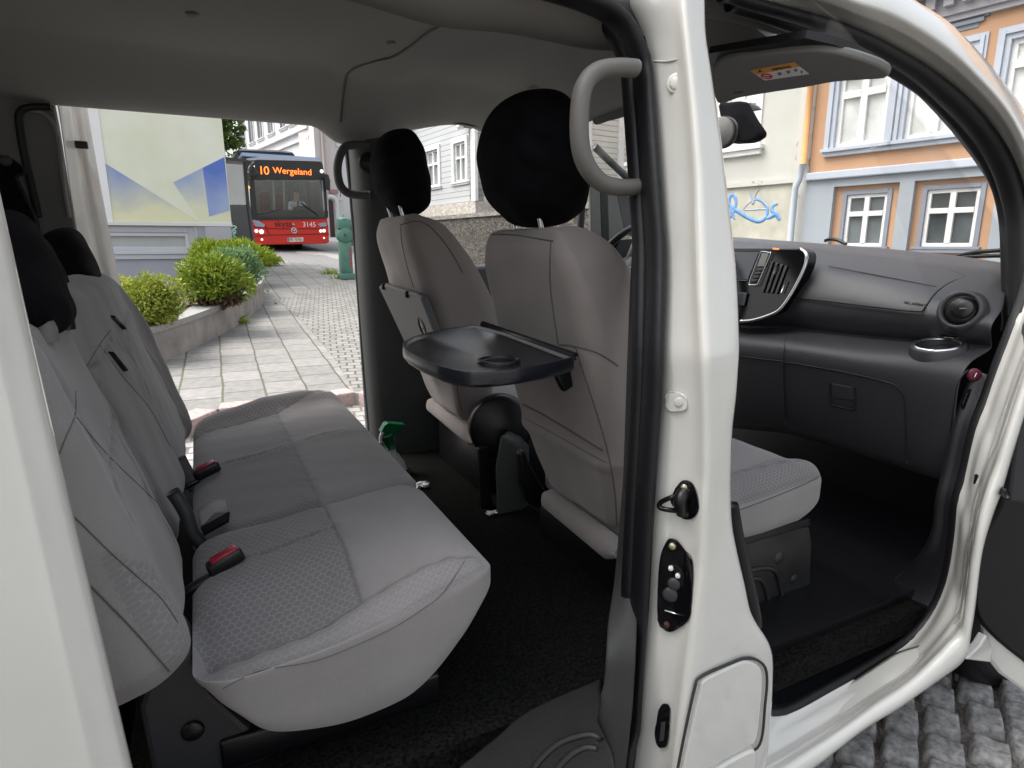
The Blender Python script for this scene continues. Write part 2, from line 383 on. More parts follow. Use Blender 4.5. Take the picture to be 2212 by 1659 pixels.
st = plate("door_striker", smooth_path([np.array(p, float) for p in ((1462, 1050), (1478, 1037), (1497, 1045), (1508, 1078), (1508, 1105), (1492, 1122), (1470, 1118), (1455, 1095), (1448, 1080))], 40, True), M['gloss_black'], van, .006)
V, F = tube(smooth_path([onp(u, v, lift=q) for u, v, q in ((1474, 1070, .004), (1452, 1074, .02), (1428, 1085, .024), (1425, 1096, .024), (1448, 1102, .02), (1476, 1104, .004))], 30), .0045, 10); mesh("striker_loop", V, F, M['gloss_black'], st)
V, F = tube(smooth_path([onp(u, v, lift=q) for u, v, q in ((1480, 1062, .006), (1470, 1080, .022), (1474, 1106, .006))], 14), .012, 12); mesh("striker_block", V, F, M['plastic_black'], st)
disc("screw", 1478, 1053, .006, M['zinc'], st, .012); disc("screw", 1481, 1110, .006, M['steel_dark'], st, .012)
lp = plate("latch_plate", smooth_path([np.array(p, float) for p in ((1440, 1168), (1452, 1163), (1464, 1168), (1478, 1186), (1496, 1214), (1494, 1300), (1488, 1338), (1468, 1356), (1448, 1366), (1432, 1358), (1420, 1332), (1424, 1216))], 60, True), M['gloss_black'], van, .007)
disc("screw", 1452, 1180, .0065, M['zinc'], lp, .014); disc("screw", 1449, 1228, .0045, M['white_print'], lp, .013); disc("screw", 1464, 1244, .0045, M['white_print'], lp, .013); disc("screw", 1440, 1350, .006, mat('reddish cap', (.06, .02, .025), .5), lp, .013)
for (u, v, r) in ((1448, 1285, .014), (1456, 1262, .012)): disc("contact", u, v, r, M['plastic'], lp, .012)
V, F = tube([onp(u, v, lift=.013) for u, v in ((1436, 1318), (1460, 1326), (1482, 1330))], .0018, 6); mesh("wire_clip", V, F, M['chrome'], lp)
gb = plate("guide_bracket", smooth_path([np.array(p, float) for p in ((1432, 1520), (1446, 1524), (1447, 1545), (1443, 1600), (1436, 1615), (1420, 1612), (1414, 1585), (1418, 1560), (1422, 1535))], 40, True), M['gloss_black'], van, .010)
plate("bracket_slot", ((1428, 1560), (1438, 1558), (1434, 1600), (1424, 1602)), M['plastic'], gb, .004, .014, .001)
for a, b in ((1460, 180),): 
    disc("body_plug", a, b, .0165, M['paint'], van, .003, .002, 28); disc("plug_ring", a, b, .0115, M['paint_dark'], van, .0045, .0015, 28); disc("plug_ring", a, b, .0095, M['paint'], van, .0055, .0015, 28)
plate("door_buffer", smooth_path([np.array(p, float) for p in ((1440, 848), (1468, 848), (1482, 858), (1485, 875), (1480, 886), (1465, 889), (1440, 885))], 36, True), M['paint'], van, .004, .002, .0015)
disc("plug_ring", 1466, 869, .008, M['paint_dark'], van, .008, .0012)
# panel step near the top of the pillar
V, F = tube([onp(1412, 132, lift=.003), onp(1440, 133, lift=.003), onp(1470, 127, lift=.003), onp(1477, 120, lift=.003), onp(1474, 60, lift=.003), onp(1468, 0, lift=.003)], .0016, 6); mesh("panel_joint", V, F, M['paint_dark'], van)
# ---- charging / filler flap at the foot of the pillar
def fl(u, v, lift): p = np.array(aty(u, v, yb(.0))); d = p-CAM; return p-d/np.linalg.norm(d)*lift
fp = [(1511, 1495), (1520, 1470), (1580, 1438), (1608, 1428), (1628, 1430), (1645, 1444), (1650, 1470), (1647, 1520), (1636, 1600), (1605, 1622), (1530, 1664), (1470, 1700), (1478, 1640)]
def rounded(pts, n=80): return smooth_path([np.array(p, float) for p in pts], n, True)
P = [fl(u, v, .007) for u, v in rounded(fp)]
V, F = prism(P, np.array([0.003, .012, 0])); mesh("filler_flap", V, F, M['paint'], van, bevel=.006, segs=3, smooth=False, sharp=30)
P = [fl(u, v, .0012) for u, v in rounded([(1500, 1490), (1514, 1462), (1580, 1432), (1608, 1422), (1632, 1424), (1652, 1440), (1657, 1470), (1653, 1520), (1642, 1606), (1605, 1632), (1525, 1676), (1460, 1710), (1468, 1640)])]
V, F = tube(P, .0028, 6, closed=True); mesh("flap_gap", V, F, mat('gap shade', (.03, .03, .03), .8), van)
P = [fl(u, v, .010) for u, v in rounded([(1520, 1690), (1560, 1656), (1610, 1628), (1632, 1622), (1636, 1640), (1625, 1700), (1580, 1740)])]
V, F = prism(P, np.array([0.003, .016, 0])); mesh("rail_cap", V, F, M['paint'], van, bevel=.006, segs=3, smooth=False, sharp=30)
# ---- sill and hinge pillar of the front door opening, one strip around the lower corner
S0 = [(1640, 1530), (1666, 1541), (1687, 1541), (1732, 1522), (1791, 1489), (1878, 1441), (1965, 1385), (2013, 1333), (2041, 1277), (2055, 1222), (2065, 1152), (2072, 1083), (2086, 1035), (2110, 930), (2135, 861), (2159, 792), (2186, 722), (2216, 640), (2235, 560)]
S3 = [(1560, 1790), (1640, 1740), (1700, 1700), (1758, 1659), (1861, 1579), (1930, 1537), (1985, 1500), (2041, 1461), (2070, 1441), (2086, 1420), (2094, 1380), (2102, 1330), (2118, 1200), (2140, 1120), (2162, 1060), (2185, 980), (2216, 880), (2245, 800), (2270, 700)]
n = 90
a = smooth_path([np.array(p, float) for p in S0], n); b = smooth_path([np.array(p, float) for p in S3], n)
rows = []
for i in range(n):
    p0, p3 = a[i], b[i]; L = lambda t: p0*(1-t)+p3*t
    flare = .05*sstep(.15, .5, i/n)
    q = [aty(*(p0+np.array([-5., -4.])), yb(.112-flare*.6)), aty(*L(.0), yb(.10-flare*.6)), aty(*L(.10), yb(.098-flare*.6)), aty(*L(.30), yb(.065-flare*.7)), aty(*L(.46), yb(.06-flare*.7)), aty(*L(.54), yb(.03-flare*.8)), aty(*L(.62), yb(.03-flare*.8)), aty(*L(.70), yb(.0-flare)), aty(*L(.96), yb(-.005-flare)), aty(*L(1.0), yb(.004-flare))]
    e = q[-1]; rk = 1-sstep(.40, .55, i/n); q += [e+np.array([.004, .006+.024*rk, -.006*rk]), e+np.array([.01, .012+.11*rk, -.01*rk])]
    rows.append(q)
V, F = grid(np.array(rows)); mesh("door_sill", V, F, M['paint'], van, solid=.004, subsurf=1)
rows = []
for i in range(0, n-18, 2):
    fl0 = .05*sstep(.15, .5, i/n); wk = 1-sstep(.25, .5, i/n); q = aty(*(a[i]+np.array([-2., -2.])), yb(.108-fl0*.6)); rows.append([q, q+np.array([-.004, .03, .004]), q+np.array([-.004, .03+.05*wk, .006]), q+np.array([-.01, .04+.16*wk, -.0]), q+np.array([-.01, .05+.19*wk, -.06*wk])])
V, F = grid(np.array(rows)); mesh("sill_cover", V, F, mat('sill cover', (.008, .0085, .011), .4, bump=.2, bscale=200), van, solid=.003, subsurf=1)
for k, col in ((.0, 'rubber'),):
    P = [aty(*(a[i]*1.0+np.array([-4, -4])), yb(.11-.03*sstep(.15, .5, i/n))) for i in range(0, n, 2)]
    V, F = tube(P, 1., 10, flat=(.014, .011)); mesh("door_seal", V, F, M['rubber'], van)
# plugs on the hinge pillar, door check strap
V, F = lathe([(0, .004), (.008, .004), (.011, 0)], aty(2192, 815, yb(.03)), ax=(-.5, -.85, 0), seg=20); mesh("body_plug", V, F, M['rubber'], van)
V, F = tube([aty(u, v, lambda z: y) for u, v, y in ((2112, 1036, -.835), (2128, 1034, -.86), (2142, 1045, -.89), (2175, 1068, -.95))], .006, 8, flat=(1, 1.6)); mesh("check_strap", V, F, M['plastic_black'], van)
V, F = box(aty(2118, 1036, lambda z: -.85), (.022, .02, .026)); mesh("strap_bracket", V, F, M['plastic_black'], van, bevel=.003)
# ---- roof rail and windscreen pillar arch over the front door
A1 = [(1536, 60), (1540, 20), (1565, 7), (1652, 31), (1756, 69), (1861, 115), (1965, 174), (2034, 229), (2104, 312), (2150, 390), (2171, 469), (2176, 576), (2178, 690), (2176, 720)]      # inner edge of seal
A2 = [(1528, 60), (1530, 0), (1560, -22), (1624, 0), (1756, 31), (1861, 69), (1965, 125), (2034, 174), (2104, 236), (2159, 306), (2194, 382), (2214, 455), (2222, 560), (2222, 650)]   # seal / paint
A3 = [(1524, 60), (1500, -60), (1600, -80), (1720, -42), (1840, 0), (1933, 30), (2040, 95), (2115, 165), (2176, 235), (2212, 300), (2240, 370), (2262, 450), (2275, 560), (2280, 650)]   # outer ridge
A4 = [(1520, 60), (1480, -110), (1700, -110), (1880, -70), (1990, -4), (2055, 38), (2124, 108), (2173, 170), (2212, 222), (2240, 270), (2270, 340), (2292, 430), (2305, 560), (2310, 650)]
n = 80
a1, a2, a3, a4 = [smooth_path([np.array(p, float) for p in q], n) for q in (A1, A2, A3, A4)]
f1, f2, f3 = yb(.11), yb(.105), yb(.03)
rows = []
for i in range(8, n):
    p2, p3, p4 = a2[i], a3[i], a4[i]
    A = aty(*(p2*1.03-p3*.03), yb(.12)); B = aty(*p2, yb(.108)); C_ = aty(*(p2*.70+p3*.30), yb(.085)); D_ = aty(*(p2*.42+p3*.58), yb(.055)); D2 = aty(*(p2*.36+p3*.64), yb(.050)); E_ = aty(*(p2*.05+p3*.95), yb(.030)); G = aty(*p3, yb(.028))
    H1 = aty(*(p3*.7+p4*.3), yb(.030)); H2 = aty(*(p3*.35+p4*.65), yb(.045)); I_ = aty(*p4, yb(.085)); J = I_+np.array([.0, .06, -.004]); rows.append([A, B, C_, D_, D2, E_, G, H1, H2, I_, J])
V, F = grid(np.array(rows)); mesh("roof_rail", V, F, M['paint'], van, solid=.004, subsurf=1)
P = [aty(*(a1[i]*.38+a2[i]*.62), yb(.112)) for i in range(6, n)]
W = [np.linalg.norm(np.array(aty(*a1[i], yb(.112)))-np.array(aty(*a2[i], yb(.112))))*.42 for i in range(6, n)]
V, F = tube(P, np.clip(W, .008, .03), 12, flat=(1, .6)); mesh("door_seal", V, F, M['rubber'], van)
P = [aty(*(a1[i]*.92+a2[i]*.08), yb(.15)) for i in range(6, n)]; V, F = tube(P, np.clip(W, .006, .018), 12); mesh("door_seal", V, F, M['rubber'], van)
# inner pillar trim inside the arch
A0 = [(1500, 36), (1550, 44), (1600, 55), (1739, 92), (1826, 122), (1916, 163), (1965, 191), (2031, 257), (2086, 323), (2124, 375), (2150, 412), (2168, 437), (2174, 480), (2176, 576), (2173, 640)]
a0 = smooth_path([np.array(p, float) for p in A0], n); a1t = smooth_path([np.array(p, float) for p in [(1500, -14), (1565, 7)]+A1[3:]], n); a2t = smooth_path([np.array(p, float) for p in [(1500, -45), (1560, -22)]+A2[3:]], n)
rows = []
for i in range(n):
    o = aty(*(a1t[i]*1.0), yb(.165)); m_ = aty(*(a1t[i]*.55+a0[i]*.45), yb(.185)); q = aty(*a0[i], yb(.225)); rows.append([o, m_, q, q+np.array([.03, .012, .012]), q+np.array([.08, .02, .03])])
V, F = grid(np.array(rows)); mesh("pillar_trim", V, F, mat('arch trim', (.10, .10, .093), .7, bump=.2, bscale=400), van, solid=.003, subsurf=1)
# ---- roof skin above, closes the van
xs = [-1.6, -.5, .2, .8, 1.1, 1.35]; zs = [1.91, 1.93, 1.93, 1.925, 1.90, 1.82]
rows = []
for x, z in zip(xs, zs):
    rows.append([(x, y, z-.02-.09*abs(y/.72)**4) for y in np.linspace(-.64, .72, 21)])
V, F = grid(np.array(rows)); mesh("roof_panel", V, F, M['paint'], van, solid=.003, subsurf=1)
# ---- headliner
def HL(x, y):
    x = np.asarray(x, float); y = np.asarray(y, float)
    z = 1.842-.006*(y/.5)**2
    L = sstep(.50, .745, y); z = z-L*.126
    fr = sstep(.66, .95, x); z = z+fr*L*.045
    bp_ = sstep(.40, .50, x)*(1-sstep(.60, .74, x))
    z = z-bp_*sstep(.46, .74, y)*.022
    z = z-.03*bp_*sstep(.0, .5, y)
    z = z-.09*sstep(.95, 1.30, x)
    z = z-.05*sstep(.40, .70, -y)
    return z
gx = np.linspace(-1.5, 1.36, 144); gy = np.linspace(-.62, .765, 90)
GX, GY = np.meshgrid(gx, gy, indexing='ij'); ym = -.62+.15*sstep(.78, 1.1, GX); GY = ym+(GY+.62)/(.765+.62)*(.765-ym)
V, F = grid(np.stack([GX, GY, HL(GX, GY)], -1)); hl = mesh("headliner", V, F, M['headliner'], van, solid=-.006)
def onhl(u, v):
    d = ray(u, v); t = np.linspace(.3, 3.6, 3000); P = CAM+d*t[:, None]; s = P[:, 2]-HL(P[:, 0], P[:, 1]); k = np.argmax(s > 0); return P[k]-d*.003
V, F = tube(smooth_path([onhl(u, v) for u, v in ((736, 262), (740, 215), (748, 167), (769, 146), (810, 132), (852, 121), (890, 97), (925, 70), (952, 55))], 60), .004, 8); mesh("headliner_joint", V, F, M['plastic_mid'], hl)
for u, v, r, c in ((415, 30, .016, 'plastic_mid'), (845, 93, .014, 'trim')):
    V, F = lathe([(0, .004), (r*.7, .004), (r, 0)], onhl(u, v), ax=(0, 0, -1), seg=20); mesh("trim_clip", V, F, M[c], hl)
p = onhl(1158, 195); V, F = lathe([(0, .012), (.02, .011), (.030, .004), (.032, -.002)], p, ax=(0, -.2, -1), seg=28); k = mesh("coat_hook", V, F, M['headliner'], hl)
V, F = box(p+np.array([0, -.012, -.011]), (.016, .006, .004)); mesh("hook_slot", V, F, M['plastic_black'], k, bevel=.001)
# rolled edge of the headliner over the sliding door
lo = [(300, -95), (560, -35), (758, 4), (949, 59), (1095, 74), (1192, 92), (1270, 108), (1342, 113), (1380, 112)]
cen = [np.array(aty(u, v, lambda z: -.52)) for u, v in lo]
rows = []
for c in smooth_path(cen, 50):
    rows.append([c+np.array([.0, .07, .05]), c+np.array([0, .035, .012]), c, c+np.array([0, -.03, -.002]), c+np.array([0, -.07, .02]), c+np.array([0, -.10, .06])])
V, F = grid(np.array(rows)); mesh("roof_side_trim", V, F, mat('roof side trim', (.17, .165, .155), .9, bump=.2, bscale=800, spec=.1), van, solid=.004, subsurf=1)
# ---- far side: jamb, quarter trim, belt, pillar
Y2 = .78
def loft_rows(name, rows, ys, m, sub=1, parent=van, solid=.004):
    out = []
    for v, us in rows: out.append([at(u, v, y=y) for u, y in zip(us, ys)])
    V, F = grid(np.array(out)); return mesh(name, V, F, m, parent, solid=solid, subsurf=sub)
loft_rows("rear_door_jamb", [(205, (118, 132, 150, 165, 176, 186)), (232, (128, 144, 160, 172, 182, 190)), (330, (140, 156, 172, 187, 196, 206)), (470, (160, 174, 194, 210, 221, 231)), (600, (185, 200, 222, 240, 250, 259)), (740, (216, 230, 252, 271, 281, 291)), (830, (234, 249, 272, 290, 300, 312)), (960, (262, 275, 300, 318, 330, 342))],
          (.74, .80, .845, .85, .875, .89), M['paint'])
loft_rows("quarter_trim", [(190, (-30, 10, 30, 60, 118)), (232, (-30, 12, 40, 62, 122)), (262, (-30, 14, 52, 70, 130)), (330, (-30, 18, 58, 80, 140)), (470, (-20, 40, 82, 106, 162)), (600, (0, 70, 110, 130, 190)), (760, (20, 110, 140, 160, 222))],
          (.70, .72, .74, .76, .765), mat('quarter trim', (.15, .15, .145), .7, bump=.2, bscale=400))
P = smooth_path([at(u, v, y=.73) for u, v in ((84, 470), (66, 390), (52, 330), (42, 270), (42, 245), (55, 234), (80, 231), (110, 231))], 50); V, F = tube(P, .010, 10); mesh("door_seal", V, F, M['rubber'], van)
P = smooth_path([at(u, v, y=.735) for u, v in ((150, 470), (138, 400), (126, 300), (112, 262), (90, 243), (66, 238))], 40); V, F = tube(P, .006, 8); mesh("trim_edge", V, F, M['headliner'], van)
for (u, v, w_, h_) in ((176, 313, .034, .022), (240, 632, .026, .02), (239, 655, .012, .05)):
    V, F = box(at(u, v, y=.83), (w_, .02, h_)); mesh("door_stop", V, F, M['plastic_black'], van, bevel=.003)
# belt reel and webbing at the far left
V, F = prism([at(u, v, y=.60) for u, v in ((-20, 330), (18, 338), (50, 362), (52, 372), (30, 380), (75, 470), (110, 640), (-20, 700))], (0, .05, 0)); mesh("belt_guide", V, F, M['cover'], van, bevel=.008, smooth=False)
V, F = lathe([(0, .004), (.012, .004), (.015, 0)], at(12, 347, y=.598), ax=(0, -1, 0), seg=16); mesh("screw", V, F, M['plastic'], van)
# left B pillar trim
dk = mat('dark pillar trim', (.040, .041, .042), .6, bump=.2, bscale=500)
loft_rows("pillar_trim", [(255, (744, 752, 772, 812, 850, 862)), (300, (748, 756, 776, 814, 842, 850)), (417, (757, 765, 785, 830, 856, 860)), (465, (760, 768, 787, 832, 865, 880)), (470, (762, 770, 789, 836, 880, 890)), (618, (770, 778, 797, 860, 920, 930)), (792, (784, 792, 809, 880, 940, 950)), (868, (790, 798, 812, 880, 945, 960)), (878, (791, 799, 818, 890, 950, 962)), (930, (795, 803, 824, 900, 955, 970)), (1010, (800, 808, 840, 905, 960, 980))],
          (.80, .76, .715, .69, .70, .72), dk)
V, F = tube([at(u, v, y=.80) for u, v in ((744, 262), (752, 340), (760, 420), (770, 540), (781, 700), (796, 930))], .011, 8); mesh("door_seal", V, F, M['rubber'], van)
V, F = lathe([(0, .01), (.03, .008), (.036, 0)], at(797, 352, y=.70), ax=(-.2, -1, 0), seg=24); mesh("belt_guide", V, F, M['plastic_black'], van)
# driver door: lower panel, window frame, side glass
zt = lambda x, z, y: (x, y, z)
V, F = box((1.15, .80, .86), (.86, .06, .72)); mesh("front_door", V, F, M['plastic_mid'], van, bevel=.02)
P = [at(u, v, y=.735) for u, v in ((846, 262), (870, 250), (905, 249), (980, 261), (1080, 280), (1180, 315), (1262, 372))]
V, F = tube(smooth_path(P, 40), .010, 10); mesh("window_frame", V, F, M['rubber'], van)
V, F = tube(smooth_path([at(u, v, y=.76) for u, v in ((1262, 372), (1258, 430), (1250, 540))], 20), .016, 8); mesh("window_frame", V, F, M['rubber'], van)
V, F = prism([(.62, .775, 1.22), (1.5, .775, 1.20), (1.46, .765, 1.50), (1.2, .74, 1.68), (.66, .735, 1.76)], (0, .004, 0)); mesh("side_window", V, F, M['glass'], van, smooth=False)
# left windscreen pillar and quarter panel seen past the headrest
for pts, m_ in ((((1276, 392), (1296, 402), (1300, 524), (1277, 530)), 'trim'), (((1296, 402), (1312, 410), (1316, 520), (1300, 524)), 'plastic_black'), (((1312, 410), (1332, 418), (1350, 500), (1330, 540), (1316, 520)), 'trim'), (((1332, 418), (1385, 430), (1385, 520), (1350, 500)), 'plastic_mid'), (((1276, 520), (1390, 515), (1390, 560), (1276, 560)), 'plastic_black')):
    V, F = prism([at(u, v, y=.75) for u, v in pts], (0, .02, 0)); mesh("pillar_trim", V, F, M[m_], van, smooth=False, bevel=.003)
V, F = tube([at(u, v, y=.70) for u, v in ((1284, 316), (1310, 342), (1345, 375), (1400, 425))], .016, 8); mesh("windscreen_pillar", V, F, M['plastic_mid'], van)
# ---- floor
FZ = .488
V, F = box((.35, -.015, FZ-.03), (1.05, 1.51, .06)); fl_ = mesh("floor_carpet", V, F, M['carpet'], van, smooth=False)
V, F = box((1.36, -.02, .34), (.95, 1.50, .06)); mesh("floor_carpet", V, F, M['carpet'], van, smooth=False)
V, F = box((-1.0, -.02, FZ-.03), (1.6, 1.5, .06)); mesh("floor_carpet", V, F, M['carpet'], van, smooth=False)
# step trim of the sliding door
edge = [(960, 1680), (1020, 1630), (1078, 1583), (1112, 1552), (1164, 1520), (1234, 1489), (1300, 1462)]
pe = [np.array(p, float) for p in edge]; pr_ = [np.array(p, float) for p in ((1300, 1462), (1297, 1500), (1290, 1545), (1308, 1590), (1326, 1640), (1328, 1740))]
ql = list(smooth_path(pe, 30))+list(smooth_path(pr_, 20))[1:]+[np.array([1000., 1780.])]
stm = mat('step trim', (.014, .0142, .0135), .5, bump=.3, bscale=300, noise=.25, nscale=8)
V, F = prism([at(u, v, z=FZ+.014) for u, v in ql], (0, 0, -.03)); mesh("step_trim", V, F, stm, van, bevel=.008, segs=3, smooth=False, sharp=40)
for P in ([(1130, 1700), (1160, 1650), (1200, 1612), (1240, 1594), (1280, 1588), (1300, 1600)], [(1180, 1700), (1205, 1660), (1235, 1630), (1265, 1616), (1290, 1618)]):
    V, F = tube(smooth_path([at(u, v, z=FZ+.0145) for u, v in P], 30), .006, 8); mesh("trim_ridge", V, F, stm, van)
P = [at(u, v, z=FZ+.016) for u, v in ((1280, 1530), (1280, 1545), (1300, 1590), (1340, 1640), (1380, 1700), (1450, 1700), (1330, 1500), (1300, 1500))]
# scuff plate in the front doorway
pts = [(1668, 1430), (1740, 1420), (1810, 1390), (1900, 1330), (1960, 1290), (2000, 1240), (2040, 1262), (2005, 1330), (1960, 1380), (1878, 1435), (1791, 1483), (1736, 1512)]
V, F = prism([aty(u, v, yb(.16)) for u, v in rounded(pts, 60)], (0, .004, -.02)); mesh("scuff_plate", V, F, mat('scuff plate', (.008, .0085, .012), .35, bump=.2, bscale=200), van, smooth=False)
V, F = tube([aty(u, v, yb(.10)) for u, v in ((1582, 1090), (1592, 1150), (1606, 1210), (1620, 1270), (1632, 1330), (1634, 1352))], .012, 8); mesh("door_seal", V, F, M['rubber'], van)
# outer skins under and behind, the far body side and firewall, close the interior
V, F = box((-.9, -.80, 1.15), (1.0, .04, 1.3)); 
sk = MB(); sk.add(*box((.2, .02, .37), (3.9, 1.5, .05))); sk.add(*box((-1.78, 0, 1.15), (.05, 1.5, 1.4))); sk.add(*box((-1.15, .79, 1.1), (1.2, .05, 1.3))); sk.add(*box((2.15, 0, .72), (.05, 1.4, .8)))
bs = MB(); bs.add(*box((-1.10, -.845, 1.02), (1.62, .03, 1.50))); bs.build("body_side", M['paint'], van, smooth=False, bevel=.01)
V, F = box((-.47, -.845, .31), (1.9, .05, .18)); mesh("rocker_panel", V, F, M['paint'], van, smooth=False, bevel=.015)
sk.build("inner_body", M['plastic_black'], van, smooth=False)
# ---- sliding door slid back: its leading edge fills the left border
colL = []
for v_, u4, k_ in zip((-60, 420, 560, 700, 900, 1100, 1300, 1500, 1659, 1760), (-122, -13, 18, 50, 95, 143, 191, 238, 276, 300), np.linspace(.8, 1, 10)): colL.append((v_, (u4-200, u4-81*k_, u4-51*k_, u4-21*k_, u4)))
out = []
for v, us in colL:
    e = np.array(at(us[4], v, y=-.985)); o = [at(us[0], v, y=-1.0), at(us[1]-6, v, y=-1.0), at(us[1], v, y=-1.003), at(us[2], v, y=-.995), at(us[3], v, y=-.99), e, e+np.array([.003, .015, 0]), e+np.array([-.01, .05, 0]), e+np.array([-.06, .07, 0])]
    out.append(o)
out = [[np.array(p) for p in r] for r in out]
ex_ = lambda a, b, z: [p+(p-q)*((z-p[2])/(p[2]-q[2])) if abs(p[2]-q[2]) > 1e-6 else p for p, q in zip(a, b)]
out = [ex_(out[0], out[4], 1.76)]+out+[ex_(out[-1], out[-4], .30)]
for r in out: r.insert(0, np.array([-1.25, -.985, r[0][2]])); r.insert(1, np.array([-.75, -1.0, r[1][2]]))
V, F = grid(np.array(out)); mesh("sliding_door", V, F, M['paint'], van, solid=.004, subsurf=2)
# ---- open front door at the right border
hx, hy = 1.78, -.93; dd = np.array([math.sin(R(38)), -math.cos(R(38)), 0]); nn = np.array([-dd[1], dd[0], 0])*-1
def dp(u, v, off=0.): return np.array(atp(u, v, (hx-.01, hy, 1), nn))+nn*off
o_ = [(2156, 1090), (2121, 1152), (2104, 1222), (2100, 1290), (2106, 1332), (2128, 1362), (2160, 1393), (2212, 1434), (2330, 1520), (2330, 1000), (2215, 880), (2178, 955), (2166, 1010)]
V, F = prism([dp(u, v) for u, v in rounded(o_, 60)], -nn*.05); fd = mesh("front_door", V, F, M['plastic_black'], van, bevel=.012, smooth=False, sharp=40)
o_ = [(2172, 1080), (2190, 920), (2216, 700), (2330, 640), (2330, 1100)]
V, F = prism([dp(u, v, .015) for u, v in o_], -nn*.05); mesh("door_trim", V, F, M['plastic'], fd, bevel=.008, smooth=False)
o_ = [(2120, 1340), (2128, 1395), (2134, 1432), (2160, 1464), (2212, 1502), (2330, 1590), (2330, 1450), (2200, 1380)]
V, F = prism([dp(u, v, -.012) for u, v in o_], -nn*.05); mesh("door_shell", V, F, M['paint'], fd, bevel=.012, smooth=False)
# front wheel under the arch
wc = np.array([2.16, -.70, .24]); V, F = lathe([(.12, -.08), (.18, -.09), (.27, -.09), (.295, -.06), (.295, .06), (.27, .09), (.18, .09), (.12, .08)], wc, ax=(0, 1, 0), seg=40); wl = mesh("wheel", V, F, M['rubber'], van)
V, F = lathe([(0.001, -.03), (.10, -.04), (.17, -.085), (.185, -.08)], wc, ax=(0, 1, 0), seg=32); mesh("rim", V, F, M['chrome'], wl)
# wing behind the door hinge, seen low
V, F = prism([aty(u, v, lambda z: -.90) for u, v in ((2086, 1425), (2118, 1395), (2132, 1372), (2145, 1400), (2140, 1432))], (0, .02, 0)); mesh("wing_edge", V, F, M['paint'], van, bevel=.004, smooth=False)
# ---- windscreen
a, b = np.array([2.25, 0, 1.16]), np.array([1.36, 0, 1.745])
rows = []
for t in np.linspace(0, 1, 8):
    c = a*(1-t)+b*t; rows.append([c+np.array([-.16*(y/.72)**2, y*(1-.10*t), .02*math.sin(t*3.1)]) for y in np.linspace(-.72, .72, 13)]); q = rows[-1][0]; rows[-1] = [q+np.array([-.55*(1-t)-.12, -.07+.05*t, .02])]+rows[-1]
V, F = grid(np.array(rows)); mesh("windscreen", V, F, M['glass'], van, solid=.004)
# wipers on the cowl
for P in ([(2068, 553), (2110, 545), (2172, 540)], [(2070, 556), (2130, 553), (2173, 552)], [(1782, 520), (1792, 517), (1810, 519), (1828, 528)]):
    V, F = tube(smooth_path([at(u, v, x=2.32) for u, v in P], 16), .007, 8); mesh("wiper", V, F, M['gloss_black'], van)
# ================================================================== SEATS
def prof(x, tab): return np.interp(x, [a for a, b in tab], [b for a, b in tab])
def cushion(name, parent, y0, y1, x0, x1, top, bot, rear_shift, seams, raise_fn, hexfn, m, r=.036, step=.006, seamw=.0028, depth=.0045):
    """upholstered seat base: top/bot = height tables over x, seams = lines in (x, y)"""
    hx, hy = (x1-x0)/2, (y1-y0)/2; hz = .10
    V, F = softbox((hx, hy, hz), (.06, r, .06), step)
    x = V[:, 0]+(x0+x1)/2; y = V[:, 1]+(y0+y1)/2; q = (V[:, 2]+hz)/(2*hz)
    xi = np.clip(x, x0, x1)
    zt = prof(xi, top); zb = prof(xi, bot)
    z = zb+(zt-zb)*q
    up = sstep(.75, 1.0, q)
    ey = np.abs(V[:, 1])/hy
    z += up*.007*(1-ey**2)
    P2 = np.stack([x, y], 1)
    z += up*raise_fn(x, y)
    sd = np.full(len(V), 9.)
    for s in seams: sd = np.minimum(sd, segdist(P2, s))
    z -= up*depth*np.exp(-(sd/.005)**2)
    z += up*.0016*np.exp(-(sd/.022)**2)*np.sin(x*150+y*95+2*np.sin(y*40))
    seam = up*np.exp(-(sd/seamw)**2)*.7
    # side stitching just under the top edge
    side = (ey > .985)*1.
    sl = np.abs(q-.86); seam = np.maximum(seam, (ey > .9)*np.exp(-(sl/.02)**2)*.45*(1-up))
    rng = np.random.RandomState(3)
    z += up*.0012*np.sin(x*41+y*23)*np.sin(y*37-x*11)
    x = x+rear_shift*(1-q)*np.clip(1-(x-x0)/.25, 0, 1)
    u = x; vv = y+np.where(V[:, 1] > 0, 1, -1)*(1-q)*.2*(ey > .9)
    hexm = hexfn(x, y)*np.where(q > .8, 1, 0)
    o = mesh(name, np.stack([x, y, z], 1), F, m, parent)
    attr(o, np.stack([u, vv, hexm], 1), seam); return o
